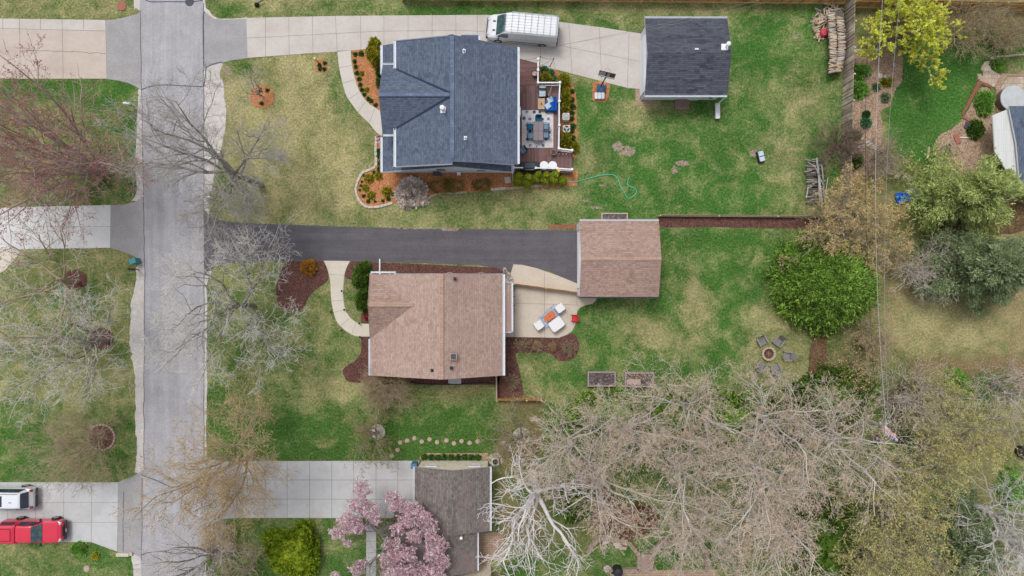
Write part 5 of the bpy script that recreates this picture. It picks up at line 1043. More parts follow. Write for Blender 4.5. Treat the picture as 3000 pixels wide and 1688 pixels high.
shrub('ornamental_grass_mound', 1206, 565, 1.08, .98, .55, 'l_straw', 'large round mound of dried grey straw grass in the orange bed', 317, n=1500, leaf=.13, asp=2.6, cat='ornamental grass', stem=False)
for px, py, m, lb in ((1527, 1010, 'l_brown', 'brown twiggy shrub at the left of the patio mulch bed'), (1572, 1010, 'l_gold', 'tan twiggy shrub below the white covers'), (1616, 1014, 'l_gold', 'smallest tan shrub in the patio bed'), (1665, 1018, 'l_olive', 'olive thin shrub at the round end of the patio bed'), (1500, 1115, 'l_brown', 'brown bare shrub in the mulch strip right of the tan house')):
    s_ = .5 if px == 1616 else .85
    bare_tree('twiggy_shrub', G(px, py), lb, px, h=s_ * 1.1, spread=s_, tr=.05, limbs=14, kids=(5, 4), multi=True, bark='barkbrown', twig='barktan', bud=m, nbud=1, budsize=.035, tw=.008, cat='shrub')
for i in range(9):
    px, py = P(1, 3, 1693 + i * 67.5, 255 + (i % 3) * 3); mound('mounding_plant', px, py, .24, 'l_green' if i % 2 else 'l_dark', f'{ORD[i]} green clump from the left in the edged bed above the cream brick wall', 'green clumps by the cream brick wall')
for px, py, rx, ry, h, m, lb in ((2520, 208, .9, .55, .5, 'l_fresh', 'bright green plant clump below the stone-edged curve'), (2518, 263, .75, .7, .5, 'l_fresh', 'second bright green clump in the tan garden bed'), (2600, 240, .4, .3, .4, 'l_yellow', 'small yellow-green clump beside the grey bench stone'), (2538, 360, .35, .32, .4, 'l_bluegreen', 'blue-green tuft in the lower tan garden bed'), (2510, 396, .3, .25, .35, 'l_dark', 'dark tuft beside the leaning fence'), (2505, 470, .7, .6, .6, 'l_dark', 'dark green shrub inside the white stone curve'),
                                   (2596, 286, .3, .3, .3, 'l_spruce', 'grey tuft right of the power lines in the tan bed'), (2569, 255, .22, .22, .3, 'l_spruce', 'small grey tuft in the tan garden bed'), (2538, 335, .2, .18, .25, 'l_green', 'smallest green tuft in the tan garden bed'),
                                   (2888, 300, .7, 1.0, .9, 'l_fresh', 'light green shrub beside the red brick walk edge'), (2862, 378, .55, .75, .9, 'l_dark', 'dark green shrub left of the white ribbed roof'), (2925, 185, .6, .6, .3, 'l_fresh', 'bright ground plants beside the piled stones'), (230, 1610, .6, .5, .35, 'l_fresh', 'green plant clump behind the yellow flowers'),
                                   (1188, 1540, 1.0, 1.2, .6, 'l_olive', 'olive ground shrub under the magnolia left of the roof'), (2660, 1235, 1.5, 1.0, 1.4, 'l_spruce', 'grey-green bush right of the flag'), (2800, 1140, 1.3, 1.6, 1.6, 'l_fresh', 'fresh green bush near the right edge'), (2960, 1430, .9, 1.6, .8, 'l_fresh', 'bright green bed plants left of the round fire bowl'),
                                   (1835, 1525, 2.6, 1.3, .6, 'l_brown', 'wide heap of russet dead leaves above the stone walls'), (1760, 1480, 1.6, .9, .5, 'l_brown', 'russet leaf heap left of the woodland middle')):
    shrub('garden_plant' if m != 'l_brown' else 'leaf_pile', px, py, rx, ry, h, m, lb, int(px + py), n=int(260 + 320 * rx * ry), leaf=.08, core=.5, cat='plant' if m != 'l_brown' else 'leaf pile', stem=False, top='flat' if m == 'l_brown' else 'dome')
for i, (x, y) in enumerate(((818, 1160), (955, 1250))):
    px, py = P(0, 3, x, y); T = shrub('daffodil_clump', px, py, .22 + .08 * i, .2 + .1 * i, .3, 'l_daff', ('smaller' if i == 0 else 'larger') + ' yellow daffodil clump below the red pickup driveway', px, n=130, leaf=.05, cat='flowers', core=0, stem=False)
# ---- loose grass blades over the lawns
def grass():
    rg = np.random.default_rng(4); n = 260000
    x = rg.uniform(-46, 46, n); y = rg.uniform(-27, 27, n); px = x * 2000 / HC + 1500; py = 844 - y * 2000 / HC
    keep = np.ones(n, bool)
    for o in bpy.data.objects:
        if o.type == 'MESH' and o.get('kind') == 'structure' and o.name.split('.')[0] != 'ground':
            me = o.data; nv = len(me.vertices); co = np.empty(nv * 3); me.vertices.foreach_get('co', co); co = co.reshape(-1, 3)
            poly = co[nv // 2:, :2]; 
            if nv < 6 or o.name.startswith(('joint', 'crack', 'road', 'sealed')): continue
            a = poly; b = np.roll(poly, -1, 0); bb = (x > a[:, 0].min()) & (x < a[:, 0].max()) & (y > a[:, 1].min()) & (y < a[:, 1].max()); ii = np.nonzero(bb & keep)[0]
            if not len(ii): continue
            X = x[ii][:, None]; Y = y[ii][:, None]
            cr = ((a[:, 1] > Y) != (b[:, 1] > Y)) & (X < (b[:, 0] - a[:, 0]) * (Y - a[:, 1]) / (b[:, 1] - a[:, 1] + 1e-12) + a[:, 0])
            ins = cr.sum(1) % 2 == 1
            if 'bare' in o.name: ins &= rg.random(len(ii)) < .7
            keep[ii[ins]] = False
    x = x[keep]; y = y[keep]; n = len(x)
    xs, ys, dry, viv, lit = GRID
    ix = np.clip(np.searchsorted(xs, x), 0, len(xs) - 1); iy = np.clip(np.searchsorted(ys, y), 0, len(ys) - 1)
    d, v, l = dry[iy, ix], viv[iy, ix], lit[iy, ix]
    k = rg.random(n) > l * .8; x, y, d, v = x[k], y[k], d[k], v[k]; n = len(x)
    h = rg.uniform(.04, .11, n); a = rg.uniform(0, 6.283, n); t = rg.uniform(0, 6.283, n); w_ = rg.uniform(.008, .02, n); ln = h * rg.uniform(.3, 1.3, n)
    V = np.zeros((n, 3, 3)); V[:, 0, 0] = x - np.cos(a) * w_; V[:, 0, 1] = y - np.sin(a) * w_; V[:, 1, 0] = x + np.cos(a) * w_; V[:, 1, 1] = y + np.sin(a) * w_
    V[:, 2, 0] = x + np.cos(t) * ln; V[:, 2, 1] = y + np.sin(t) * ln; V[:, 2, 2] = h; V[:, :2, 2] = .003
    me = bpy.data.meshes.new('grass'); me.vertices.add(3 * n); me.loops.add(3 * n); me.polygons.add(n)
    me.vertices.foreach_set('co', V.ravel()); me.loops.foreach_set('vertex_index', np.arange(3 * n, dtype=np.int32))
    me.polygons.foreach_set('loop_start', np.arange(0, 3 * n, 3, dtype=np.int32)); me.polygons.foreach_set('loop_total', np.full(n, 3, np.int32))
    isdry = rg.random(n) < np.clip(d * 1.25 - .25, .03, .92)
    lo = np.array([C(66, 90, 42)[:3], C(54, 104, 38)[:3]]); hi = np.array([C(134, 152, 88)[:3], C(112, 156, 82)[:3]])
    sel = (rg.random(n) < v).astype(int); u = rg.random(n)[:, None]; gc = lo[sel] * (1 - u) + hi[sel] * u
    dc = np.array(C(170, 156, 110)[:3]) * (1 - u) + np.array(C(224, 212, 172)[:3]) * u
    cc = np.where(isdry[:, None], dc, gc); c4 = np.ones((n, 4), np.float32); c4[:, :3] = cc
    ca = me.color_attributes.new('tint', 'FLOAT_COLOR', 'POINT'); ca.data.foreach_set('color', np.repeat(c4, 3, 0).ravel())
    me.update(calc_edges=True); me.validate()
    nn = N('grass_blades'); at = nn.n('ShaderNodeVertexColor'); at.layer_name = 'tint'; nn.out(at.outputs[0], .9, .1); me.materials.append(nn.m)
    o = bpy.data.objects.new('grass', me); col.objects.link(o); tag(o, 'short spring lawn grass, green mixed with straw-coloured blades', 'grass', None, 'stuff')
grass()
# ================================================================ VEHICLES
def body_loft(stations, n_side=4):
    """stations: (x, half width low, half width high, z low, z belt, z top, half width of roof)"""
    rings = []
    for x, wl, wb, z0, zb, zt, wt in stations:
        r = [(x, -wl * .92, z0), (x, -wl, z0 + .12), (x, -wb, zb), (x, -wt - (wb - wt) * .12, zt - (zt - zb) * .12 if zt > zb else zb), (x, -wt * .86, zt), (x, -wt * .4, zt + .012), (x, wt * .4, zt + .012), (x, wt * .86, zt), (x, wt + (wb - wt) * .12, zt - (zt - zb) * .12 if zt > zb else zb), (x, wb, zb), (x, wl, z0 + .12), (x, wl * .92, z0)]
        rings.append(r)
    return rings
def wheel(T, x, y, r=.34, w_=.24, rimc='greymetal'):
    s = 1 if y > 0 else -1
    b = MB(); b.loft([[(x + rr * math.cos(t * .2618), y + yy, r + rr * math.sin(t * .2618)) for t in range(24)] for rr, yy in ((r * .6, -w_ / 2), (r * .94, -w_ / 2), (r, -w_ * .35), (r, w_ * .35), (r * .94, w_ / 2), (r * .6, w_ / 2))])
    o = b.build('wheel', M['rubber'], T, smooth=False)
    b = MB(); b.cyl((x, y + s * w_ * .42, r), r * .62, .03 * s, 18, ax='y')
    for k in range(5):
        t = k * 1.2566; b.box((x + math.cos(t) * r * .3, y + s * (w_ * .5 + .01), r + math.sin(t) * r * .3), (.05, .02, .05))
    b.build('rim', M[rimc], o); return o
M['vanwhite'] = mat('white_car_paint', C(222, 225, 231), C(218, 221, 228), 1, .25, .5, coat=.6)
M['suvwhite'] = mat('pearl_car_paint', C(236, 239, 247), C(232, 236, 245), 1, .22, .5, coat=.7)
M['red'] = mat('red_car_paint', C(224, 40, 74), C(216, 34, 66), 1, .25, .5, coat=.8)
M['lamp'] = mat('lamp_lens', C(200, 204, 210), C(180, 186, 194), 8, .15, .6)
M['tail'] = mat('tail_lamp', C(170, 30, 36), C(150, 24, 30), 8, .2, .5)
def van():
    c = G(1533, 74, 1.9); T = empty('cargo_van', (c.x, c.y, .03), R(180 - 5.3), 'white high-sided cargo van with a roof rack on the pale concrete driveway', 'van')
    st = [(3.05, .68, .70, .35, .75, .80, .60), (2.92, .86, .88, .28, .95, 1.0, .74), (2.6, .97, .97, .25, 1.08, 1.14, .80), (2.25, 1.0, .99, .25, 1.16, 1.24, .84), (1.6, 1.0, .99, .25, 1.25, 2.0, .82), (1.35, 1.0, .99, .25, 1.3, 2.16, .84), (.9, 1.0, .99, .25, 1.35, 2.26, .88), (-2.7, 1.0, .99, .25, 1.4, 2.28, .88), (-2.92, .97, .96, .3, 1.4, 2.2, .84)]
    MB().loft(body_loft(st)).build('body', M['vanwhite'], T)
    b = MB(); rs = []
    for x, w_, z in ((2.22, .80, 1.262), (2.0, .80, 1.50), (1.62, .74, 1.995 - .01), (1.46, .72, 2.10)):
        rs.append([(x + .03, -w_, z), (x + .03, -w_ * .5, z + .035), (x + .03, w_ * .5, z + .035), (x + .03, w_, z)])
    b.loft(rs, cap=False, closed=False); b.build('windscreen', M['autoglass'], T)
    for s in (-1, 1):
        b = MB(); b.quad((2.1, s * .985, 1.32), (1.2, s * 1.0, 1.32), (1.2, s * .93, 1.86), (1.72, s * .93, 1.86)); b.build('side_window', M['glass'], T)
        b = MB(); b.box((2.0, s * 1.1, 1.28), (.14, .22, .26)); b.tube([(2.02, s * .95, 1.2), (2.0, s * 1.05, 1.25)], .03, 5); b.build('mirror', M['black'], T)
        b = MB(); b.rbox((2.86, s * .62, .98), (.34, .26, .18), .08, s * -.35); b.build('headlight', M['lamp'], T)
        b = MB(); b.box((-2.95, s * .86, 1.25), (.06, .12, .5)); b.build('tail_light', M['tail'], T)
        b = MB(); b.box((2.42, s * .38, 1.215), (.3, .12, .03)); b.build('bonnet_vent', M['black'], T)
        for x in (2.05, -1.75): wheel(T, x, s * .9, .36)
        b = MB(); b.box((-.2, s * 1.003, .62), (3.3, .02, .1)); b.build('side_moulding', M['darkgrey'], T)
    MB().rbox((3.02, 0, .55), (.2, 1.75, .3), .08).build('bumper', M['black'], T); MB().rbox((-2.96, 0, .45), (.14, 1.9, .22), .05).build('bumper', M['black'], T); MB().box((3.06, 0, .84), (.04, 1.0, .14)).build('grille', M['black'], T)
    b = MB()
    for s in (-1, 1):
        b.tube([(1.0, s * .84, 2.38), (-2.85, s * .84, 2.4)], .022, 6)
        for x in (.9, -.3, -1.6, -2.7): b.tube([(x, s * .84, 2.24), (x, s * .84, 2.4)], .02, 5)
    b.build('rack_rail', M['greymetal'], T)
    for k in range(8):
        b = MB(); x = .95 - k * .535; b.tube([(x, -.86, 2.42), (x, .86, 2.42)], .016, 5); b.build('rack_bar', M['greymetal'], T)
    b = MB()
    for k in range(6): b.box((-.6 - k * .0, -.6 + k * .24, 2.296), (4.2, .03, .02))
    b.build('roof_rib', M['vanwhite'], T)
van()
def suv():
    c = G(-26, 1462, 1.0); T = empty('parked_suv', (-42.97, c.y, .03), R(180), 'white suv parked tail first at the left edge of the pale driveway', 'car')
    st = [(2.4, .72, .74, .3, .62, .68, .6), (2.2, .86, .88, .24, .8, .9, .74), (1.3, .92, .9, .24, .95, 1.02, .76), (.75, .93, .91, .24, 1.0, 1.35, .68), (.3, .93, .91, .24, 1.02, 1.66, .64), (-.6, .93, .91, .24, 1.04, 1.7, .64), (-1.6, .93, .91, .24, 1.04, 1.66, .62), (-1.75, .92, .9, .26, 1.04, 1.6, .6), (-2.2, .86, .84, .3, 1.02, 1.1, .62), (-2.36, .78, .76, .36, .8, .84, .6)]
    MB().loft(body_loft(st)).build('body', M['suvwhite'], T)
    b = MB(); b.loft([[(x, -w_, z), (x, -w_ * .5, z + .03), (x, w_ * .5, z + .03), (x, w_, z)] for x, w_, z in ((-1.79, .62, 1.63 - .005), (-2.0, .66, 1.40), (-2.19, .68, 1.15))], cap=False, closed=False); b.build('rear_window', M['glass'], T)
    b = MB(); b.loft([[(x, -w_, z), (x, -w_ * .5, z + .035), (x, w_ * .5, z + .035), (x, w_, z)] for x, w_, z in ((1.28, .72, 1.05), (.78, .66, 1.37), (.36, .6, 1.65))], cap=False, closed=False); b.build('windscreen', M['autoglass'], T)
    b = MB(); b.box((.05, 0, 1.715), (.7, .9, .02)); b.build('sunroof', M['glass'], T)
    for s in (-1, 1):
        b = MB(); b.quad((.85, s * .905, 1.1), (-1.9, s * .885, 1.12), (-1.55, s * .715, 1.56), (.25, s * .735, 1.56)); b.build('side_window', M['glass'], T)
        b = MB(); b.tube([(.2, s * .62, 1.7), (.1, s * .62, 1.75), (-1.5, s * .62, 1.75), (-1.6, s * .6, 1.68)], .02, 6); b.build('roof_rail', M['darkgrey'], T)
        b = MB(); b.rbox((-2.25, s * .7, 1.0), (.26, .2, .16), .06); b.build('tail_light', M['tail'], T)
        b = MB(); b.rbox((2.25, s * .7, .75), (.26, .2, .14), .06); b.build('headlight', M['lamp'], T)
        for x in (1.45, -1.4): wheel(T, x, s * .86, .35)
    b = MB(); b.box((-1.0, .1, 1.72), (.22, .03, .06)); b.build('aerial', M['black'], T)
    MB().rbox((-2.38, 0, .5), (.1, 1.6, .2), .05).build('bumper', M['darkgrey'], T); MB().rbox((2.38, 0, .5), (.14, 1.5, .26), .06).build('bumper', M['darkgrey'], T)
suv()
def pickup():
    c = G(99, 1559, 1.1); T = empty('pickup_truck', (-40.64, c.y, .03), 0, 'red pickup truck with a red cap over its bed, parked on the pale driveway', 'pickup truck'); T.scale = (.93, 1, 1)
    st = [(2.74, .66, .68, .42, .78, .86, .62), (2.62, .84, .86, .34, .92, 1.0, .76), (2.35, .9, .9, .3, 1.02, 1.1, .80), (1.5, .92, .92, .3, 1.1, 1.16, .82), (1.12, .93, .92, .3, 1.12, 1.22, .8), (.42, .93, .92, .3, 1.14, 1.7, .66), (.2, .93, .92, .3, 1.14, 1.74, .66), (-.75, .93, .92, .3, 1.14, 1.75, .66), (-.98, .93, .92, .3, 1.14, 1.7, .66)]
    MB().loft(body_loft(st)).build('body', M['red'], T)
    MB().loft(body_loft([(-1.0, .93, .92, .34, 1.1, 1.16, .9), (-2.62, .93, .92, .34, 1.1, 1.16, .9), (-2.7, .9, .9, .4, 1.08, 1.14, .88)])).build('bed', M['red'], T)
    MB().loft(body_loft([(-1.02, .88, .88, 1.14, 1.2, 1.74, .74), (-1.2, .88, .88, 1.14, 1.2, 1.82, .74), (-2.5, .88, .88, 1.14, 1.2, 1.82, .74), (-2.66, .86, .86, 1.14, 1.2, 1.66, .72)])).build('bed_cap', M['red'], T)
    b = MB(); b.loft([[(x, -w_, z), (x, -w_ * .5, z + .035), (x, w_ * .5, z + .035), (x, w_, z)] for x, w_, z in ((1.13, .76, 1.235), (.8, .7, 1.46), (.45, .63, 1.70))], cap=False, closed=False); b.build('windscreen', M['autoglass'], T)
    for s in (-1, 1):
        b = MB(); b.quad((1.0, s * .905, 1.2), (.1, s * .915, 1.2), (.1, s * .725, 1.62), (.5, s * .725, 1.62)); b.quad((.02, s * .915, 1.2), (-.85, s * .915, 1.2), (-.85, s * .725, 1.62), (.02, s * .725, 1.62)); b.build('side_window', M['glass'], T)
        b = MB(); b.quad((-1.2, s * .888, 1.26), (-2.45, s * .888, 1.26), (-2.4, s * .80, 1.66), (-1.25, s * .80, 1.66)); b.build('cap_window', M['glass'], T)
        b = MB(); b.tube([(-1.3, s * .5, 1.83), (-1.3, s * .5, 1.88), (-2.35, s * .5, 1.88), (-2.35, s * .5, 1.83)], .015, 5); b.build('rack_rail', M['black'], T)
        b = MB(); b.box((.95, s * 1.04, 1.2), (.12, .2, .16)); b.tube([(1.0, s * .9, 1.15), (.96, s * 1.0, 1.2)], .03, 5); b.build('mirror', M['black'], T)
        b = MB(); b.rbox((2.5, s * .72, .98), (.36, .24, .14), .06, -s * .4); b.build('headlight', M['lamp'], T)
        b = MB(); b.box((-2.7, s * .82, .9), (.06, .14, .3)); b.build('tail_light', M['tail'], T)
        for x in (1.78, -1.45):
            wheel(T, x, s * .88, .37, .26)
        b = MB(); b.box((-1.3, s * .0 + s * .5 * 0, 1.885), (.03, 1.0, .02)) if s > 0 else b.box((-2.35, 0, 1.885), (.03, 1.0, .02)); b.build('rack_bar', M['black'], T)
    b = MB(); b.box((2.74, 0, .84), (.05, .9, .2)); b.build('grille', M['black'], T)
    MB().rbox((2.76, 0, .56), (.16, 1.6, .2), .06).build('bumper', M['darkgrey'], T); MB().rbox((-2.76, 0, .56), (.14, 1.7, .18), .05).build('bumper', M['darkgrey'], T)
    b = MB(); b.box((2.845, 0, .6), (.01, .3, .12)); b.build('number_plate', M['white'], T)
pickup()

# ================================================================ DECK AND ITS FURNITURE
ZD = .55
def deck():
    T = empty('deck', G(1600, 340), 0, 'brown composite deck with white railings along the back of the blue roofed house', 'deck'); o = T.location
    def rl(pts, z=ZD): return [(G(p[0], p[1], z).x - o.x, G(p[0], p[1], z).y - o.y) for p in pts]
    b = MB(); b.prism(rl([(1500, 168), (1520, 171), (1577, 186), (1577, 253), (1500, 253)]), ZD - .16, ZD); b.build('boards', M['deck_x'], T)
    b = MB(); b.prism(rl([(1500, 253), (1640, 253), (1640, 444), (1677, 448), (1677, 508), (1500, 505)]), ZD - .16, ZD); b.build('boards', M['deck_y'], T)
    b = MB()
    for px, py in ((1510, 300), (1570, 200), (1635, 260), (1635, 350), (1635, 440), (1670, 455), (1670, 500), (1590, 500), (1510, 500), (1570, 400)): q = rl([(px, py)])[0]; b.box((q[0], q[1], .19), (.12, .12, .42))
    b.build('deck_post', M['wood'], T)
    zr = ZD + .95
    def rail(p0, p1):
        a, c = [Vector((*q, 0)) for q in rl([p0, p1], ZD)]; d = c - a; L = d.length; an = math.atan2(d.y, d.x); m = (a + c) / 2; b = MB()
        b.box((m.x, m.y, zr), (L, .1, .05), an); b.box((m.x, m.y, ZD + .1), (L, .06, .06), an)
        n = int(L / .13)
        for k in range(1, n): q = a + d * k / n; b.box((q.x, q.y, (zr + ZD + .1) / 2), (.04, .04, zr - ZD - .1), an)
        b.build('railing', M['white'], T)
    def post(p):
        q = rl([p], ZD)[0]; b = MB(); b.box((q[0], q[1], ZD + .5), (.14, .14, 1.06)); b.box((q[0], q[1], ZD + 1.05), (.19, .19, .05)); b.build('railing_post', M['white'], T)
    pts = [(1575, 184), (1575, 216), (1575, 252), (1638, 252), (1636, 306), (1636, 375), (1635, 442), (1673, 447)]
    for a, c in zip(pts[:-1], pts[1:]): rail(a, c)
    for p in pts: post(p)
    p2 = [(1506, 497), (1568, 498), (1630, 499), (1673, 502)]
    for a, c in zip(p2[:-1], p2[1:]): rail(a, c)
    for p in p2: post(p)
    for k, px in enumerate((1639, 1649, 1659)):
        q = rl([(px, 451)], ZD + .02)[0]; b = MB(); b.cyl((q[0], q[1], ZD), .035, .03, 10); b.build('deck_light', M['white'], T)
deck()
def RGm(px, py, z=ZD): return G(px, py, z)
# patterned rug
def rug():
    n = N('blue_floral_rug'); tc = n.tc.outputs['Object']
    base = n.ramp(n.noise(5, 3, .6, tc), [(.35, C(216, 210, 212)), (.65, C(234, 230, 230))])
    vo = n.n('ShaderNodeTexVoronoi', feature='F1'); vo.inputs['Scale'].default_value = 2.0; vo.inputs['Randomness'].default_value = .75; n.L(tc, vo.inputs['Vector'])
    sp = n.n('ShaderNodeSeparateColor'); n.L(vo.outputs['Color'], sp.inputs[0])
    ring = n.ramp(vo.outputs['Distance'], [(0.0, (1, 1, 1)), (.10, (1, 1, 1)), (.13, (0, 0, 0)), (.17, (0, 0, 0)), (.2, (1, 1, 1)), (.33, (1, 1, 1)), (.36, (0, 0, 0))])
    c = n.mix(0.0, base, n.ramp(sp.outputs[0], [(0, C(24, 36, 108)), (.5, C(38, 66, 128)), (1, C(84, 104, 150))]))
    v2 = n.n('ShaderNodeTexVoronoi', feature='F1'); v2.inputs['Scale'].default_value = 8; n.L(tc, v2.inputs['Vector'])
    s2 = n.n('ShaderNodeSeparateColor'); n.L(v2.outputs['Color'], s2.inputs[0])
    d = n.math('MULTIPLY', n.ramp(v2.outputs['Distance'], [(.0, (1, 1, 1)), (.22, (1, 1, 1)), (.27, (0, 0, 0))]), n.ramp(s2.outputs[1], [(.42, (0, 0, 0)), (.44, (1, 1, 1))]))
    c = n.mix(n.math('MULTIPLY', d, .35), c, n.ramp(s2.outputs[0], [(0, C(60, 76, 130)), (.5, C(120, 136, 150)), (1, C(184, 160, 170))]))
    n.out(c, .95, .1)
    a, d_ = RGm(1529, 323), RGm(1621, 433); c0 = (a + d_) / 2; b = MB(); b.box((0, 0, .008), (d_.x - a.x, a.y - d_.y, .016))
    rr = random.Random(12); b.mi = [0] * len(b.f); W_, H_ = d_.x - a.x, a.y - d_.y
    def blob(x, y, r, z, mi, n=9, p=0.0, hole=0):
        if abs(x) > W_ / 2 - r or abs(y) > H_ / 2 - r: return
        b.cur = mi; pts = [(x + r * (1 + p * math.cos(5 * t * 6.283 / n)) * math.cos(t * 6.283 / n), y + r * (1 + p * math.cos(5 * t * 6.283 / n)) * math.sin(t * 6.283 / n), z) for t in range(n)]; b.quad(*pts)
    for i in range(5):
        for j in range(6):
            x = (-2 + i) * .54 + (.2 if j % 2 else -.1) + rr.gauss(0, .03); y = (-2.5 + j) * .58 + rr.gauss(0, .03); k = (i + j * 2) % 3; r0 = rr.uniform(.11, .15)
            blob(x, y, r0, .0185, 1 if k else 2, 15, .12)
            if k: blob(x + .03, y - .03, r0 * .6, .021, 0 if k == 1 else 2, 10); blob(x + .03, y - .03, r0 * .25, .0235, 1, 8)
            for q in range(7): blob(x + rr.uniform(-.3, .3), y + rr.uniform(-.3, .3), rr.uniform(.012, .03), .0175 + .0002 * q, rr.choice((1, 2, 2)), 6)
    o = b.build('patterned_rug', [n.m, mat('navy_print', C(26, 40, 116), C(40, 62, 134), 9), mat('steel_blue_print', C(92, 116, 156), C(124, 140, 172), 9)]); o.location = (c0.x, c0.y, ZD); tag(o, 'white outdoor rug with navy flower rings on the brown deck', 'rug')
rug()
M['tabletop'] = mat('grey_table_top', C(138, 126, 130), C(150, 138, 142), 8, .6)
M['teal'] = mat('teal_cushion', C(30, 96, 134), C(42, 110, 148), 6, .9)
M['blueseat'] = mat('pale_blue_cushion', C(116, 146, 172), C(128, 158, 182), 6, .9)
M['royal'] = mat('royal_blue_cushion', C(0, 84, 180), C(16, 98, 196), 3, .9)
M['cushlight'] = speck('patterned_pillow', [C(190, 214, 230), C(216, 228, 236), C(170, 196, 214)], 9, 2, .08, bump=0)
M['wicker'] = mat('dark_wicker', C(52, 62, 74), C(74, 84, 96), 30, .8, bump=.5)
def table(px, py, L, W, label, z=ZD):
    c = RGm(px, py, z + .74); T = empty('patio_table', (c.x, c.y, z + .016), 0, label, 'table')
    b = MB()
    for sx in (-1, 1):
        for sy in (-1, 1): b.rbox((sx * (W / 4), sy * (L / 4), .72), (W / 2 - .02, L / 2 - .02, .035), .02)
    b.build('tabletop', M['tabletop'], T)
    b = MB(); b.box((0, 0, .69), (W - .1, L - .1, .04)); b.build('table_frame', M['black'], T)
    for sx in (-1, 1):
        for sy in (-1, 1): b = MB(); b.box((sx * (W / 2 - .1), sy * (L / 2 - .1), .335), (.06, .06, .67)); b.build('leg', M['black'], T)
table(1577, 384, 1.62, .86, 'grey rectangular dining table with a four panel top on the patterned rug')
def chair(px, py, rz, m, label, group='chairs round the deck dining table', z=ZD + .016, name='dining_chair'):
    c = RGm(px, py, z + .45); T = empty(name, (c.x, c.y, z), rz, label, 'chair', group)
    b = MB(); b.rbox((0, 0, .42), (.5, .5, .08), .05); b.build('seat', M[m], T)
    b = MB(); b.rbox((-.26, 0, .68), (.06, .5, .5), .03); b.build('backrest', M['wicker'], T)
    for sx in (-1, 1):
        b = MB(); b.tube([(-.24, sx * .27, .62), (.2, sx * .27, .64)], .02, 6); b.tube([(.2, sx * .27, .64), (.22, sx * .27, .4)], .018, 6); b.build('armrest', M['black'], T)
        for sy in (-1, 1): b = MB(); b.tube([(sx * .22, sy * .22, .4), (sx * .24, sy * .24, 0)], .018, 6); b.build('leg', M['black'], T)
    return T
chair(1578, 349, R(-90), 'teal', 'teal chair at the top end of the deck dining table')
chair(1553, 371, 0, 'teal', 'teal chair on the upper left side of the deck table'); chair(1554, 398, 0, 'blueseat', 'pale blue chair on the lower left side of the deck table')
chair(1599, 371, R(180), 'blueseat', 'pale blue chair on the upper right side of the deck table'); chair(1599, 396, R(180), 'blueseat', 'pale blue chair on the lower right side of the deck table')
chair(1533, 440, R(215), 'blueseat', 'pale blue chair turned away at the lower left corner of the rug')
def sofa():
    c = RGm(1612, 305, ZD + .5); T = empty('corner_sofa', (c.x, c.y, ZD), 0, 'royal blue corner lounge seat by the white deck railing', 'sofa')
    b = MB(); b.prism([(.52, .6), (.28, .68), (-.5, .1), (-.58, -.15), (-.4, -.62), (.52, -.62)], .12, .34); b.build('sofa_base', M['wicker'], T)
    b = MB(); b.prism([(.36, .52), (.2, .56), (-.44, .08), (-.5, -.12), (-.34, -.54), (.36, -.54)], .34, .48); b.build('seat', M['royal'], T)
    b = MB(); b.rbox((.46, -.02, .52), (.16, 1.2, .5), .07); b.build('backrest', M['royal'], T)
    for x, y, a in ((.0, .34, .4), (-.2, -.16, .62)):
        p = empty('throw_pillow', (c.x + x, c.y + y, ZD + .5), a); bpy.data.objects.remove(p)
        b = MB(); b.rbox((0, 0, .07), (.48, .46, .13), .06, n=4); o = b.build('throw_pillow', M['cushlight']); o.location = (c.x + x, c.y + y, ZD + .485); o.rotation_euler = (.1, -.12, a)
        tag(o, 'pale patterned pillow on the royal blue corner seat, ' + ('nearer the umbrella' if y > 0 else 'nearer the wooden coffee table'), 'pillow', 'pillows on the corner seat')
sofa()
def coffee():
    c = RGm(1586, 304, ZD + .45); T = empty('coffee_table', (c.x, c.y, ZD), 0, 'pale wooden slatted coffee table on the brown deck', 'table'); m = mat('pale_pine', C(212, 180, 150), C(196, 164, 134), 5)
    b = MB()
    for sx in (-1, 1):
        for k in range(3): b.box((sx * .145, -.31 + k * .31, .42), (.28, .3, .04))
    b.build('tabletop', m, T)
    for sx in (-1, 1):
        for sy in (-1, 1): b = MB(); b.box((sx * .24, sy * .4, .2), (.06, .06, .4)); b.build('leg', m, T)
    o = MB().lathe((0, 0, 0), [(.05, 0), (.075, .08), (.06, .14), (.03, .14)], 14).build('candle_pot', M['wood']); o.location = (c.x, c.y, ZD + .44); tag(o, 'small brown pot in the middle of the wooden coffee table', 'pot')
coffee()
def lounge():
    c = RGm(1589, 268, ZD + .5); T = empty('lounge_chair', (c.x, c.y, ZD), 0, 'grey lounge chair with a pale blue patterned cushion in the deck corner', 'chair')
    b = MB(); b.rbox((0, -.1, .3), (.58, .62, .22), .05); b.build('seat', M['greymetal'], T)
    b = MB(); b.rbox((0, -.18, .44), (.54, .48, .08), .05); b.build('seat_cushion', M['cushlight'], T)
    b = MB(); b.rbox((0, .26, .55), (.58, .14, .6), .05); b.build('backrest', M['greymetal'], T)
    for s in (-1, 1): b = MB(); b.box((s * .3, -.05, .5), (.05, .6, .05)); b.build('armrest', M['darkgrey'], T)
lounge()
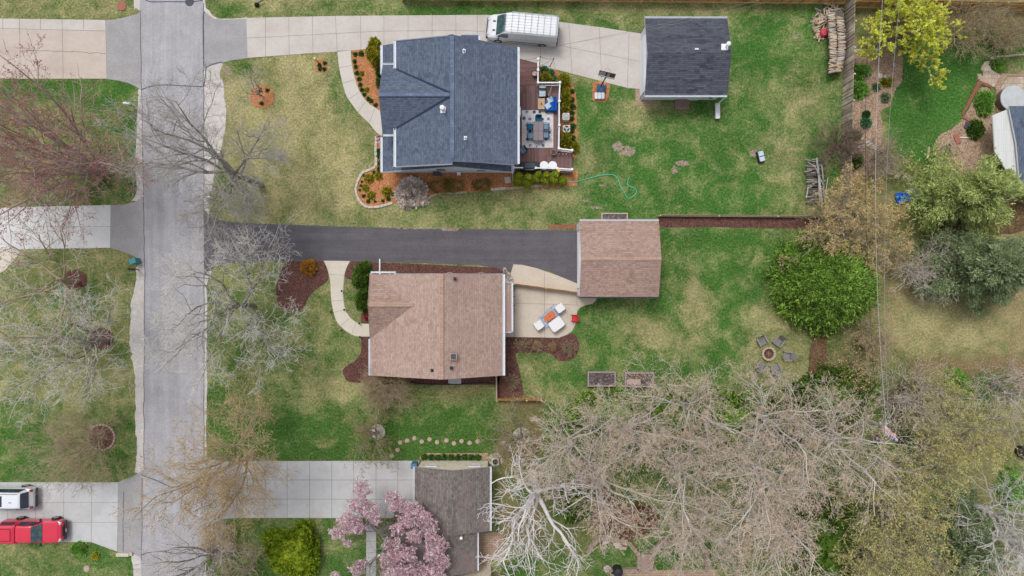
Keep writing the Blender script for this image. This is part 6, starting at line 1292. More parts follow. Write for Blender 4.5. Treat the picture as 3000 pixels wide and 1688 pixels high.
def umbrella():
    a = RGm(1606, 285, ZD + .9); t = G(1617, 252, ZD + 2.5); T = empty('closed_umbrella', (a.x, a.y, ZD), 0, 'closed grey patio umbrella standing tilted beside the royal blue seat', 'umbrella'); d = (t - a)
    b = MB(); b.lathe((0, 0, 0), [(.32, 0), (.32, .05), (.06, .1), (.05, .3)], 18); b.build('umbrella_base', M['greyplastic'], T)
    b = MB(); b.tube([(0, 0, .1), (d.x, d.y, t.z - ZD)], .022, 7); b.build('pole', M['greymetal'], T)
    b = MB(); n = 7; b.tube([(d.x * f, d.y * f, .1 + (t.z - ZD - .1) * f) for f in (.35, .5, .8, 1.0)], [.11, .09, .05, .02], 9); b.build('canopy', M['barkpink'], T)
umbrella()
b = MB(); r_ = random.Random(8)
for k in range(60):
    a = r_.uniform(0, 6.28); L = r_.uniform(.2, .5); b.tube([(0, 0, .1), (math.cos(a) * L * .6, math.sin(a) * L * .6, .3 + r_.uniform(0, .2)), (math.cos(a) * L, math.sin(a) * L, .25 + r_.uniform(0, .3))], [.012, .01, .006], 3)
o = b.build('dried_grass', M['l_brown']); q = RGm(1603, 286, ZD); o.location = (q.x, q.y, ZD); tag(o, 'tuft of brown dried ornamental grass between coffee table and umbrella', 'plant')
def pot(px, py, r, h, z, m, label, soil='mulch_d', name='plant_pot', cat='pot'):
    c = G(px, py, z + h); T = empty(name, (c.x, c.y, z), 0, label, cat); T2 = MB().lathe((0, 0, 0), [(r * .75, 0), (r, h), (r * .86, h), (r * .84, h - .06)], 20); T2.build('bowl', M[m], T)
    MB().cyl((0, 0, h - .07), r * .84, .02, 18).build('soil', M[soil], T); return T
pot(1566, 215, .25, .35, ZD, 'black', 'round dark fire pot filled with pale stones on the upper deck', 'stonepink'); pot(1622, 446, .24, .5, ZD, 'greyplastic', 'round grey planter at the bottom right corner of the rug')
pot(1507, 496, .1, .2, ZD, 'black', 'small black pot nearest the house at the deck railing'); pot(1516, 496, .13, .24, ZD, 'black', 'small dark pot beside the covered grill', 'mulch_d')
def grill():
    c = RGm(1552, 485, ZD + 1.0); T = empty('covered_grill', (c.x, c.y, ZD), 0, 'long grill under a charcoal cover against the deck railing', 'grill'); m = mat('grill_cover', C(54, 60, 68), C(68, 74, 82), 5, .7, bump=.2)
    b = MB(); rs = []
    for x, w_, z in ((-.86, .26, .72), (-.74, .33, .92), (-.4, .36, 1.02), (.4, .36, 1.02), (.74, .33, .92), (.88, .26, .74)):
        rs.append([(x, -w_, .05), (x, -w_, z * .85), (x, -w_ * .8, z), (x, w_ * .8, z), (x, w_, z * .85), (x, w_, .05)])
    b.loft(rs); b.build('cover', m, T)
    b = MB(); b.rbox((0, 0, 1.06), (.86, .44, .08), .04); b.build('lid_panel', M['darkgrey'], T)
    b = MB(); b.tube([(-.35, -.33, 1.02), (-.35, -.37, 1.04), (.35, -.37, 1.04), (.35, -.33, 1.02)], .018, 6); b.build('handle', M['greymetal'], T)
grill()
for px, lb in ((1594, 'white round heater lid nearest the covered grill'), (1619, 'white round heater lid at the open end of the deck railing')):
    c = G(px, 485, ZD + .75); T = empty('round_side_table', (c.x, c.y, ZD), 0, lb.replace('heater lid', 'side table'), 'table', 'white round tables by the grill')
    MB().lathe((0, 0, 0), [(.36, .7), (.37, .73), (.36, .76), (.2, .765), (.195, .775), (.185, .775), (.18, .765), (0.0, .765)], 28).build('tabletop', M['white'], T)
    for k in range(3): t = k * 2.094; b = MB(); b.tube([(.2 * math.cos(t), .2 * math.sin(t), .7), (.28 * math.cos(t), .28 * math.sin(t), 0)], .02, 6); b.build('leg', M['black'], T)
b = MB(); b.lathe((0, 0, 0), [(.02, 0), (.15, .02), (.16, .05), (.04, .05), (.0, .03)], 16); o = b.build('bird_feeder_dish', mat('yellow_dish', C(226, 196, 120), C(214, 182, 104), 8)); q = G(1636, 499, ZD + 1.05); o.location = (q.x, q.y, ZD + 1.0); tag(o, 'small round yellow dish on the lower deck railing', 'dish')
# string lights on two poles
def lights():
    tops = [G(1583, 166, 3.0), G(1622, 172, 3.0)]; bases = [G(1581, 190, 0), G(1611, 196, 0)]
    for i in (0, 1):
        T = empty('light_pole', bases[i], 0, ('left' if i == 0 else 'right') + ' thin dark pole holding the string lights beside the upper deck', 'pole', 'poles of the string lights'); d = tops[i] - bases[i]
        MB().tube([(0, 0, -.1), (d.x, d.y, 3.0)], .025, 6).build('pole', M['darkgrey'], T); MB().lathe((d.x, d.y, 3.0), [(.03, 0), (.05, .04), (0, .08)], 8).build('finial', M['darkgrey'], T)
    T = empty('string_lights', tops[0], 0, 'black string lights with bulbs hung over the upper deck', 'string lights'); b = MB(); bl = MB()
    ends = [(G(1520, 176, 4.3), tops[0]), (tops[0], tops[1]), (tops[1], G(1560, 200, 2.6)), (tops[1], G(1606, 198, .8)), (tops[1], G(1628, 205, .3))]
    for a, c in ends:
        pts = []
        for k in range(13): t = k / 12; p = a.lerp(c, t) - tops[0]; p.z -= 1.2 * t * (1 - t); pts.append(tuple(p))
        b.tube(pts, .009, 4)
        for k in (3, 6, 9): p = pts[k]; bl.lathe((p[0], p[1], p[2] - .12), [(.0, 0), (.035, .03), (.03, .08), (.015, .12)], 8)
    b.build('cable', M['black'], T); bl.build('bulbs', M['lamp'], T)
lights()
for i, (px, py) in enumerate(((1658, 341), (1660, 377))):
    c = G(px, py, .75); T = empty('condenser_unit', (c.x, c.y, .02), 0, ('upper' if i == 0 else 'lower') + ' grey air conditioner condenser with round fan in the orange deck bed', 'air conditioner', 'condensers by the deck')
    MB().rbox((0, 0, .36), (.62, .62, .7), .1).build('housing', M['cream'], T)
    b = MB(); b.cyl((0, 0, .712), .25, .012, 24); b.build('fan_opening', M['black'] if i else M['greymetal'], T)
    b = MB()
    for k in range(3 if i else 4): t = k * 6.283 / (3 if i else 4) + .5; b.box((math.cos(t) * .13, math.sin(t) * .13, .73), (.2, .11, .01), t)
    b.cyl((0, 0, .73), .06, .03, 10); b.build('fan_blades', M['lamp'], T)
    b = MB()
    b.tube([((.04 + .0021 * k) * math.cos(k * .21), (.04 + .0021 * k) * math.sin(k * .21), .75) for k in range(110)], .005, 3)
    b.build('fan_guard', M['greymetal'], T)
c = G(1451, 1353, .7); T = empty('condenser_unit', (c.x, c.y, .0), 0, 'grey air conditioner condenser on a round pad beside the cream brick house', 'air conditioner')
MB().cyl((0, 0, 0), .62, .05, 24).build('pad', M['rock'], T); MB().rbox((0, 0, .4), (.62, .62, .7), .1).build('housing', M['cream'], T); MB().cyl((0, 0, .755), .24, .012, 20).build('fan_opening', M['black'], T)

# ================================================================ YARD OBJECTS
def lampdpost():
    base = G(941.5, 194, 0); top = G(927, 178, 1.9); T = empty('lamp_post', base, 0, 'black garden lamp post with a cream globe in the small orange mulch square', 'lamp post')
    MB().tube([(0, 0, 0), (0, 0, 1.75)], [.05, .035], 8).build('post', M['black'], T); MB().lathe((0, 0, 1.72), [(.05, 0), (.12, .06), (.13, .2), (.08, .3), (0, .33)], 14).build('lamp_globe', mat('cream_globe', C(232, 214, 174), C(224, 204, 160), 6), T)
lampdpost()
for i, (x, y) in enumerate(((688, 630), (632, 650), (637, 690), (683, 690))):
    px, py = P(1, 0, x, y); mound('mounding_plant', px, py, .15, 'l_green', ('upper right', 'upper left', 'lower left', 'lower right')[i] + ' green mound in the small mulch square under the lamp post', 'green mounds under the lamp post')
for i, (x, y) in enumerate(((38, 900), (108, 905), (50, 1035))):
    px, py = P(1, 0, x, y); mound('mounding_plant', px, py, .15, 'l_green', ('upper left', 'upper right', 'lowest')[i] + ' green mound in the round orange mulch ring of the young tree', 'green mounds in the round mulch ring')
def hoop():
    c = G(1760, 268); T = empty('basketball_hoop', c, 0, 'portable basketball hoop with a blue base beside the pale concrete driveway', 'basketball hoop')
    def f(px, py, z): q = G(px, py, z); return (q.x - c.x, q.y - c.y, z)
    a, b_, d, e = f(1751, 246, .35), f(1777, 249, .35), f(1773, 272, .35), f(1749, 270, .35)
    b = MB(); b.loft([[(p[0] * 1.08, p[1] * 1.08, .04) for p in (a, b_, d, e)], [(p[0], p[1], .3) for p in (a, b_, d, e)], [(p[0] * .8, p[1] * .9, .38) for p in (a, b_, d, e)]]); b.build('hoop_base', mat('slate_blue_plastic', C(72, 92, 122), C(86, 106, 136), 5), T)
    b = MB(); q = f(1757, 279, .5); 
    for k in range(3): b.rbox((q[0] - .28 + k * .29, q[1], .2), (.27, .56, .36), .06)
    b.build('ballast_bag', M['vanwhite'], T)
    top = f(1774, 228, 3.0); st = f(1762, 250, .35)
    b = MB(); b.tube([st, (top[0] * .6 + st[0] * .4, top[1] * .6 + st[1] * .4, 2.0), top], .055, 8); b.tube([(st[0] - .3, st[1] - .5, .4), (st[0], st[1] - .05, 1.3)], .025, 5); b.tube([(st[0] + .3, st[1] - .5, .4), (st[0], st[1] - .05, 1.3)], .025, 5); b.build('pole', M['black'], T)
    u = Vector(f(1800, 226, 3.05)) - Vector(f(1754, 215, 3.05)); ang = math.atan2(u.y, u.x); cx = (Vector(f(1800, 226, 3.05)) + Vector(f(1754, 215, 3.05))) / 2
    b = MB(); b.box((cx.x, cx.y, 3.25), (u.length, .03, 1.0), ang); b.build('backboard', M['glass'], T)
    nx, ny = -math.sin(ang), math.cos(ang); b = MB()
    for s in (-1, 0, 1): b.tube([(cx.x + math.cos(ang) * u.length / 2 * s, cx.y + math.sin(ang) * u.length / 2 * s, 3.72), (cx.x + math.cos(ang) * u.length / 2 * s - nx * .28, cx.y + math.sin(ang) * u.length / 2 * s - ny * .28, 3.4)], .016, 5)
    b.box((cx.x, cx.y, 3.76), (u.length + .06, .05, .04), ang); b.box((cx.x - nx * .3, cx.y - ny * .3, 3.4), (u.length, .04, .04), ang); b.build('frame', M['black'], T)
    b = MB(); pts = [(cx.x + nx * .3 + .23 * math.cos(t * .393), cx.y + ny * .3 + .23 * math.sin(t * .393), 3.05) for t in range(17)]; b.tube(pts, .012, 5); b.build('rim', mat('orange_rim', C(200, 90, 50), C(200, 90, 50)), T)
hoop()
# hose on the lawn
pts = smooth_poly([P(2, 1, *p) for p in ((560, 385), (660, 375), (820, 335), (900, 315), (1000, 310), (1050, 330), (1075, 370), (1085, 420), (1120, 470), (1150, 530), (1180, 550), (1220, 525), (1250, 490), (1245, 460), (1215, 440), (1175, 425), (1160, 400), (1165, 370), (1180, 335))], 5, False)
o = MB().tube([(*G(*p)[:2], .06) for p in pts], .036, 6).build('garden_hose', mat('teal_hose', C(70, 196, 158), C(90, 208, 172), 3, .5)); tag(o, 'teal garden hose curled on the green lawn', 'hose')
pts = smooth_poly([P(1, 2, *p) for p in ((1560, 950), (1700, 965), (1850, 968), (2050, 966), (2280, 950), (2420, 970))], 5, False)
o = MB().tube([(*G(*p)[:2], .06) for p in pts], .05, 6).build('garden_edging', M['black']); tag(o, 'black bed edging along the south side of the tan house', 'edging')
pts = smooth_poly([P(1, 2, *p) for p in ((1590, 1085), (1700, 1095), (1850, 1095), (2050, 1070), (2250, 1020), (2340, 985))], 5, False)
o = MB().tube([(*G(*p)[:2], .03) for p in pts], .012, 5).build('extension_cord', M['l_budamber']); tag(o, 'thin tan cord lying on the grass south of the tan house', 'cord')
# stone edging of the blue house bed
def stones(path, name, label, cat, group, m, size, gap=.02, h=.12, seed=1, count=None):
    r_ = random.Random(seed); q = [G(*p) for p in smooth_poly(path, 10, False)]; seg = 0; L = [0]
    for a, c in zip(q[:-1], q[1:]): L.append(L[-1] + (c - a).length)
    s = 0; i = 0; out = []
    while s < L[-1] - size[0] * .5:
        w_ = size[0] * r_.uniform(.75, 1.25); mid = s + w_ / 2; k = max(j for j in range(len(L)) if L[j] <= min(mid, L[-1] - 1e-6)); k = min(k, len(q) - 2)
        t = (mid - L[k]) / max(L[k + 1] - L[k], 1e-6); p = q[k].lerp(q[k + 1], t); d = q[k + 1] - q[k]; out.append((p, math.atan2(d.y, d.x), w_)); s += w_ + gap
    for i, (p, a, w_) in enumerate(out):
        b = MB(); b.rbox((0, 0, h / 2), (w_, size[1] * r_.uniform(.85, 1.15), h), .03, n=2); o = b.build(name, M[r_.choice(m)]); o.location = (p.x, p.y, 0.0); o.rotation_euler.z = a + r_.gauss(0, .05); tag(o, count.format(ORD[i]) if count else label, cat, group)
stones([(1103, 400), (1101, 440), (1101, 484), (1082, 498), (1062, 507), (1049, 530), (1043, 555), (1047, 575), (1058, 594), (1075, 606), (1100, 607), (1130, 601), (1152, 594)], 'edging_stone', 'pale rectangular edging stone of the curved bed at the blue house corner', 'stone', 'edging stones of the corner bed', ['stone'], (.42, .2), count='{} pale edging stone of the corner bed, counted down from the porch corner')
stones([(1215, 601), (1232, 596), (1250, 584), (1272, 572), (1300, 567), (1372, 564)], 'edging_stone', 'buff edging stone between the straw mound and the olive shrubs', 'stone', 'edging stones below the olive shrubs', ['stone2', 'stonepink'], (.3, .16), count='{} buff edging stone from the straw mound towards the arborvitae')
stones([(1438, 556), (1470, 553), (1500, 552), (1560, 546), (1610, 542)], 'edging_stone', 'grey-buff edging stone below the clipped arborvitae', 'stone', 'edging stones below the arborvitae', ['stone', 'stone2'], (.4, .22), h=.08, count='{} grey-buff edging stone below the clipped arborvitae, from the left')
for cx, cy, rr, sd_, lb, n_ in ((298, 1281, 39, 3, 'small pinkish stone ringing the dark mulch of the low spreading tree', 26),):
    for i in range(n_):
        t = 6.283 * i / n_ + .05; b = MB(); b.rbox((0, 0, .06), (.24, .18, .12), .06, n=2); o = b.build('ring_stone', M['stonepink']); q = G(cx + rr * math.cos(t), cy + rr * .95 * math.sin(t)); o.location = q; o.rotation_euler.z = -t + 1.57; tag(o, lb, 'stone', 'ring stones around the mulch')
def disc(name, px, py, r, h, m, label, cat, group=None, lump=.06, seed=1):
    r_ = random.Random(px * 3 + py); b = MB(); n = 16; k = [1 + r_.gauss(0, lump) for _ in range(n)]
    b.loft([[(q * k[j] * r * math.cos(6.283 * j / n), q * k[j] * r * math.sin(6.283 * j / n), z) for j in range(n)] for q, z in ((1.02, 0), (1, h * .7), (.92, h))]); o = b.build(name, M[m]); o.location = G(px, py); o.location.z = .0; return tag(o, label, cat, group)
disc('gravel_ring', 1106, 1266, .66, .05, 'gravel', 'round patch of grey gravel around the thin tree in the dark lawn', 'gravel ring'); disc('stone_ring', 1528, 1277, .72, .06, 'gravel', 'round stone pad under the thin tree beyond the stepping stones', 'stone ring')
ss = [(1365, 240), (1425, 180), (1450, 105), (1520, 86), (1594, 62), (1667, 95), (1747, 72), (1821, 102), (1916, 84), (1991, 113), (2068, 90), (2150, 110), (2230, 93)]
for i, (x, y) in enumerate(ss):
    px, py = P(1, 3, x, y); disc('stepping_stone', px, py, .19, .04, 'stonepink', f'{ORD[i]} round stepping stone from the left end of the path in the dark lawn', 'stepping stone', 'stepping stones in the lawn')
for px, py in ((1475, 1297), (1492, 1316)): disc('stepping_stone', px, py, .2, .04, 'rock', 'round grey stepping stone near the condenser, ' + ('upper' if py < 1300 else 'lower'), 'stepping stone', 'grey stones near the condenser')
disc('stone_disc', *P(0, 3, 872, 1375), .26, .05, 'stonepink', 'round pinkish stone in the grass at the bottom left', 'stone'); disc('manhole_cover', *P(0, 0, 1908, 20), .38, .034, 'darkgrey', 'round dark manhole cover in the street at the top edge', 'manhole cover', lump=0)
disc('well_cover', *P(0, 0, 1225, 62), .42, .06, 'mulch_d' if 0 else 'brickred', 'round terracotta cover in the grass at the top left', 'cover', lump=0) if 'brickred' in M else None
M['terracotta'] = mat('terracotta', C(176, 118, 100), C(160, 104, 88), 8); disc('well_cover', *P(0, 0, 1225, 62), .42, .06, 'terracotta', 'round terracotta cover in the grass at the top left', 'cover', lump=0)
b = MB(); b.rbox((0, 0, .04), (.52, .54, .08), .02); o = b.build('concrete_paver', M['conc']); o.location = G(1488, 528); o.location.z = .02; o.rotation_euler.z = .15; tag(o, 'square concrete paver in the orange mulch left of the arborvitae', 'paver')
def lid():
    c = G(1997, 308); T = empty('sandbox_cover', (c.x, c.y, 0), 0, 'square brown cover with a raised ring on the grass below the charcoal roofed garage', 'cover'); m = mat('brown_plastic', C(136, 108, 100), C(152, 124, 116), 6)
    MB().rbox((0, 0, .1), (1.24, .88, .2), .12).build('cover', m, T)
    b = MB(); pts = [(.36 * math.cos(t * .2618), .36 * math.sin(t * .2618), .205) for t in range(25)]; b.tube(pts, .03, 5); b.build('raised_ring', M['greyplastic'], T)
lid()
b = MB(); b.box((0, 0, .06), (.9, .46, .12)); b.box((-.5, 0, .05), (.3, .4, .08)); o = b.build('splash_block', M['conc_grey']); o.location = G(*P(1, 2, 2012, 935)); tag(o, 'small pale concrete slab under the south gable of the tan house', 'slab')
def mailbox(px, py, rz, m, label, tall=1.05):
    q = G(px, py, 1.1); T = empty('mailbox', (q.x, q.y, 0), rz, label, 'mailbox', 'mailboxes along the street')
    MB().box((0, 0, .5), (.09, .09, 1.0)).build('post', M['wood'], T); b = MB(); rs = []
    for x in (-.26, .26): rs.append([(x, -.1, 1.0), (x, .1, 1.0), (x, .1, 1.12), (x, .07, 1.19), (x, 0, 1.22), (x, -.07, 1.19), (x, -.1, 1.12)])
    b.loft(rs); b.build('box', M[m], T); MB().box((.1, .115, 1.15), (.12, .01, .05)).build('flag', M['tail'], T)
mailbox(371, 303, -.12, 'white', 'white mailbox on the grass beside the red budded tree'); mailbox(385, 789, -.1, 'black', 'black mailbox below the teal box left of the street'); mailbox(606, 569, -.05, 'lamp', 'pale mailbox on the right kerb above the dark driveway')
b = MB(); b.box((0, 0, .45), (.5, .42, .9)); b.box((0, 0, .92), (.54, .46, .05)); o = b.build('teal_bin', mat('teal_plastic', C(74, 142, 148), C(84, 154, 160), 6, .5)); o.location = G(405, 766); o.rotation_euler.z = .35; tag(o, 'teal square newspaper box at the left kerb of the street', 'box')
b = MB(); b.box((0, 0, .5), (.45, .4, 1.0)); b.box((0, 0, 1.03), (.5, .45, .06)); o = b.build('recycling_bin', mat('blue_plastic', C(84, 122, 160), C(94, 134, 172), 6, .5)); o.location = G(1217, 1357); tag(o, 'blue bin at the corner of the cream brick house', 'bin')
for px, py, w_, lb in ((363, 1623, 1.1, 'whitewashed stone block at the corner of the left driveway by the street'), (666, 1597, 1.15, 'white stone block in the grass right of the street at the bottom')):
    b = MB(); b.rbox((0, 0, .14), (w_, .3, .28), .05); b.rbox((w_ * .6, .03, .1), (.3, .28, .2), .05) if px < 500 else None; o = b.build('stone_block', M['stone']); o.location = G(px, py); tag(o, lb, 'stone')
# slackline with rope
M['bluerope'] = mat('blue_rope', C(66, 134, 178), C(80, 150, 194), 6, .7)
T = empty('slackline', G(190, 816), 0, 'blue slackline strap strung between the two mulch-ringed trees on the left lawn', 'slackline'); a, c = G(190, 816), G(262, 992)
b = MB(); n = 20; b.tube([((c.x - a.x) * k / n, (c.y - a.y) * k / n, .75 + .1 * math.cos(k / n * 6.28) + .25 * (k / n)) for k in range(n + 1)], .03, 5); b.build('strap', M['bluerope'], T)
b = MB(); r_ = random.Random(2)
for k in range(3): b.tube([(c.x - a.x + .1 * k, c.y - a.y - .1 * k, 1.1), (c.x - a.x + .3, c.y - a.y - .15, 1.3), (c.x - a.x + .22, c.y - a.y - .5 - .1 * k, .9)], .04, 5)
b.build('ratchet_strap', mat('bright_blue_strap', C(70, 130, 200), C(84, 146, 214)), T)
for i in range(4):
    px, py = P(0, 2, 862 + i * 20, 338); b = MB(); b.box((0, 0, .12), (.05, .3, .24)); o = b.build('garden_stake', M['wood']); o.location = G(px, py); o.rotation_euler.z = -.3; tag(o, f'{ORD[i]} small pale wooden stake from the slackline', 'stake', 'wooden stakes by the slackline')

# raised planters
def planter(px, py, W, L, label, extra=False, h=.55, wm='planterwood'):
    c = G(px, py, h); T = empty('raised_planter', (c.x, c.y, 0), 0, label, 'planter'); m = M[wm]; w_ = .11
    b = MB()
    for s in (-1, 1): b.box((0, s * (L / 2 - w_ / 2), h / 2), (W, w_, h)); b.box((s * (W / 2 - w_ / 2), 0, h / 2), (w_, L - 2 * w_, h))
    b.build('planter_frame', m, T)
    MB().box((0, 0, h - .12), (W - 2 * w_, L - 2 * w_, .06)).build('soil', M['tarp'], T)
    if extra:
        MB().box((-.5, -.18, h - .05), (1.15, .45, .08)).build('cover_board', M['stonepink'], T); MB().box((-.25, .38, h - .06), (1.2, .35, .04)).build('soil', M['mulch_b'], T)
M['planterwood'] = mat('grey_planter_boards', C(176, 162, 158), C(150, 136, 132), 8)
tp = N('dark_tarp'); wv = tp.n('ShaderNodeTexNoise'); wv.inputs['Scale'].default_value = 3.2; wv.inputs['Distortion'].default_value = 2.5; wv.inputs['Detail'].default_value = 5; tp.L(tp.tc.outputs['Object'], wv.inputs['Vector'])
tp.out(tp.ramp(wv.outputs[0], [(.36, C(60, 50, 52)), (.52, C(96, 84, 84)), (.62, C(140, 124, 120))]), .5, .4); tp.bump(wv.outputs[0], .8, .08); M['tarp'] = tp.m
planter(1763, 1111, 2.4, 1.28, 'raised wooden planter covered by a crinkled dark tarp, the left of the two'); planter(1874, 1113, 2.48, 1.26, 'raised wooden planter with a pale board on its soil, the right of the two', True)
M['palewood'] = mat('pale_board', C(196, 184, 172), C(176, 162, 148), 6)
planter(1801, 636, 2.28, .72, 'low raised bed with a pale wooden frame behind the tan garage', h=.3, wm='palewood')
# fire pit and adirondack chairs
def firepit(px, py, r, label, m='stone2'):
    c = G(px, py, .3); T = empty('fire_pit', (c.x, c.y, 0), 0, label, 'fire pit'); n = 14
    for k in range(n):
        t = 6.283 * k / n; b = MB(); b.rbox((r * .84 * math.cos(t), r * .84 * math.sin(t), .17), (r * .3, r * .36, .34), .04, t, 2) if 0 else b.rbox((r * .84 * math.cos(t), r * .84 * math.sin(t), .17), (r * .3, r * .36, .34), .04, t, n=2); b.build('stone_block', M[m], T)
    MB().cyl((0, 0, .02), r * .66, .1, 18).build('ash_bed', M['mulch_d'], T); b = MB()
    for a in (.3, 1.5, 2.6): b.tube([(-.25 * math.cos(a), -.25 * math.sin(a), .15), (.25 * math.cos(a), .25 * math.sin(a), .2)], .045, 7)
    b.build('charred_logs', M['wood'], T)
firepit(2253, 1037, .62, 'round stone fire pit circled by five grey chairs')
def adirondack(px, py, face, label, first=[]):
    c = G(px, py, .35)
    if first: return copy_tree(first[0], None, (c.x, c.y, 0), face, label)
    T = empty('adirondack_chair', (c.x, c.y, 0), face, label, 'chair', 'chairs around the fire pit'); m = M['greyplastic']; first.append(T)
    b = MB()
    for k in range(5): b.box((.3 - k * .12, 0, .36 - k * .025), (.1, .54, .02))
    b.build('seat', m, T); b = MB()
    for k in range(5): b.box((-.42, -.24 + k * .12, .62), (.03, .1, .75 - abs(k - 2) * .06), 0, tilt=Matrix.Rotation(-.38, 3, 'Y'))
    b.build('backrest', m, T)
    for s in (-1, 1):
        b = MB(); b.rbox((-.02, s * .36, .56), (.72, .14, .025), .05); b.build('armrest', m, T)
        b = MB(); b.box((.32, s * .33, .28), (.08, .03, .55)); b.build('leg', m, T); b = MB(); b.box((-.1, s * .3, .18), (.85, .03, .12), 0, tilt=Matrix.Rotation(.25, 3, 'Y')); b.build('leg', m, T)
for px, py, lb in ((2233, 999, 'grey slatted adirondack chair up and left of the fire pit'), (2280, 1001, 'grey adirondack chair up and right of the fire pit'), (2307, 1043, 'grey adirondack chair right of the fire pit facing left'), (2272, 1080, 'grey adirondack chair below right of the fire pit under the branches'), (2229, 1074, 'pinkish grey adirondack chair below left of the fire pit under the branches')):
    adirondack(px, py, math.atan2(-(1037 - py), 2253 - px), lb)
# box on the lawn
c = G(2231, 458, .4); T = empty('propane_fire_table', (c.x, c.y, 0), R(14) + 1.57, 'small dark edged fire table with a crumpled white cover alone on the big lawn', 'fire table')
MB().rbox((0, 0, .2), (.98, .58, .4), .06).build('table_body', M['black'], T); b = MB(); b.rbox((-.23, 0, .43), (.42, .46, .07), .05); b.rbox((.23, 0, .43), (.42, .46, .07), .05); b.build('cover_cushion', M['cushlight'], T); MB().box((0, 0, .475), (.06, .34, .02)).build('strap', M['black'], T)

# ---- patio furniture under white covers
def cover(px, py, L, W, rz, label, h=.8):
    c = G(px, py, h); T = MB(); r_ = random.Random(px)
    rings = []
    for z, k in ((0.03, 1.02), (.35, 1.0), (h - .06, .97), (h, .9)):
        rg = []
        for i in range(28):
            t = 6.283 * i / 28; cx, cy = math.cos(t), math.sin(t); m = 1 / max(abs(cx), abs(cy)); m = m ** .9
            wv_ = 1 + (.015 * math.sin(i * 2.7) if z < .4 else 0); rg.append((cx * m * L / 2 * k * wv_, cy * m * W / 2 * k * wv_, z))
        rings.append(rg)
    T.loft(rings); o = T.build('covered_furniture', M['whitecover']); o.location = (c.x, c.y, .034); o.rotation_euler.z = rz; tag(o, label, 'covered furniture', 'furniture under white covers'); return o
M['whitecover'] = mat('white_fabric_cover', C(236, 236, 238), C(230, 230, 232), 3, .8, bump=.15)
A_ = R(36)
cover(1641, 903, .78, .72, A_, 'white covered armchair nearest the tan garage'); cover(1579, 953, .78, .76, A_ + .0, 'white covered armchair furthest from the garage, below left of the orange table', .8); cover(1631, 951, 1.3, .98, A_, 'largest white cover, over a loveseat on the patio')
M['bluerug'] = speck('faded_blue_rug', [C(168, 184, 202), C(194, 204, 214), C(146, 164, 186)], 7, 3, .1, bump=0)
q = [G(*P(2, 2, *p)) for p in ((258, 305), (418, 163), (510, 280), (355, 418))]; c = (q[0] + q[2]) / 2
b = MB(); b.prism([(p.x - c.x, p.y - c.y) for p in q][::-1], 0, .012); o = b.build('faded_rug', M['bluerug']); o.location = (c.x, c.y, .038); tag(o, 'faded pale blue rug set at an angle on the concrete patio', 'rug')
c = G(1610, 927, .45); T = empty('orange_table', (c.x, c.y, .05), A_, 'orange wooden slatted table on the faded blue rug', 'table'); m = mat('orange_wood', C(222, 122, 78), C(206, 106, 66), 6, .6); b = MB()
for k in range(4): b.box((0, -.22 + k * .148, .42), (.98, .14, .035))
b.build('tabletop', m, T); MB().cyl((0, 0, .44), .045, .02, 12).build('parasol_hole_cap', M['black'], T)
for sx in (-1, 1):
    for sy in (-1, 1): MB().box((sx * .42, sy * .22, .2), (.06, .06, .4)).build('leg', m, T)
c = G(1681, 933, .45); T = empty('folding_chair', (c.x, c.y, .034), R(180), 'red folding camp chair at the right edge of the patio', 'chair'); m = mat('red_canvas', C(218, 60, 66), C(204, 48, 56), 4)
MB().rbox((-.05, 0, .42), (.46, .56, .03), .03).build('seat', m, T); MB().box((-.3, 0, .66), (.03, .54, .45), 0, tilt=Matrix.Rotation(-.2, 3, 'Y')).build('backrest', m, T)
for s in (-1, 1): MB().tube([(.22, s * .3, .62), (-.2, s * .3, .64)], .025, 5).build('armrest', M['black'], T); MB().tube([(.25, s * .28, 0), (-.25, s * .28, .64)], .014, 5).build('leg', M['black'], T); MB().tube([(-.25, s * .28, 0), (.22, s * .28, .62)], .014, 5).build('leg', M['black'], T)
# wooden gate fence across the patio
def fence(name, a, b_, h, label, m, cat='fence', posts=4, picket=.14, lean=0, two=False):
    p0, p1 = G(*a), G(*b_); d = p1 - p0; L = d.length; T = empty(name, p0, math.atan2(d.y, d.x), label, cat); r_ = random.Random(int(L * 10)); n = int(L / picket); b = MB()
    for k in range(n): b.box(((k + .5) * picket, (.03 if (two and k % 2) else 0) + lean * .5, h / 2 + .03), (picket * .93, .022, h + r_.gauss(0, .015) - .04), 0, tilt=Matrix.Rotation(-math.atan2(lean, h) * 1, 3, 'X') if lean else None)
    b.build('boards', m, T)
    b = MB()
    for z in (.3, h - .25): b.box((L / 2, -.06 + lean * z / h, z), (L, .06, .08))
    b.build('rail', m, T)
    for k in range(posts): x = L * k / (posts - 1); MB().box((x, -.06 + lean * .5, h / 2 + .05), (.11, .11, h + .1)).build('post', m, T)
    return T
M['cedar'] = leafmat('cedar_boards', [C(184, 134, 82), C(214, 164, 106), C(236, 190, 132), C(200, 148, 92)], .85, 0, 1.0); M['greywood'] = leafmat('silvered_boards', [C(140, 124, 110), C(196, 182, 166), C(226, 214, 198), C(170, 154, 138)], .9, 0, 1.0); M['creampost'] = mat('cream_boards', C(212, 196, 168), C(188, 168, 140), 5)
fence('wooden_gate', (1506, 831), (1690, 856), 1.1, 'low wooden gate fence crossing the concrete patio to the tan garage', M['cedar'], 'gate', 3, .12)
fence('cedar_fence', (1180, 0), (2488, 12), 1.6, 'long cedar board fence along the top edge up to the woodpile', M['cedar'], posts=16, two=True)
fence('cedar_fence', (2490, 22), (3080, 34), 1.7, 'cedar board fence behind the lime-yellow tree at the top right', M['cedar'], posts=8, two=True)
fence('grey_fence', (2460, 612), (2474, 12), 1.9, 'tall weathered grey board fence between the big lawn and the tan garden', M['greywood'], posts=9, two=True)
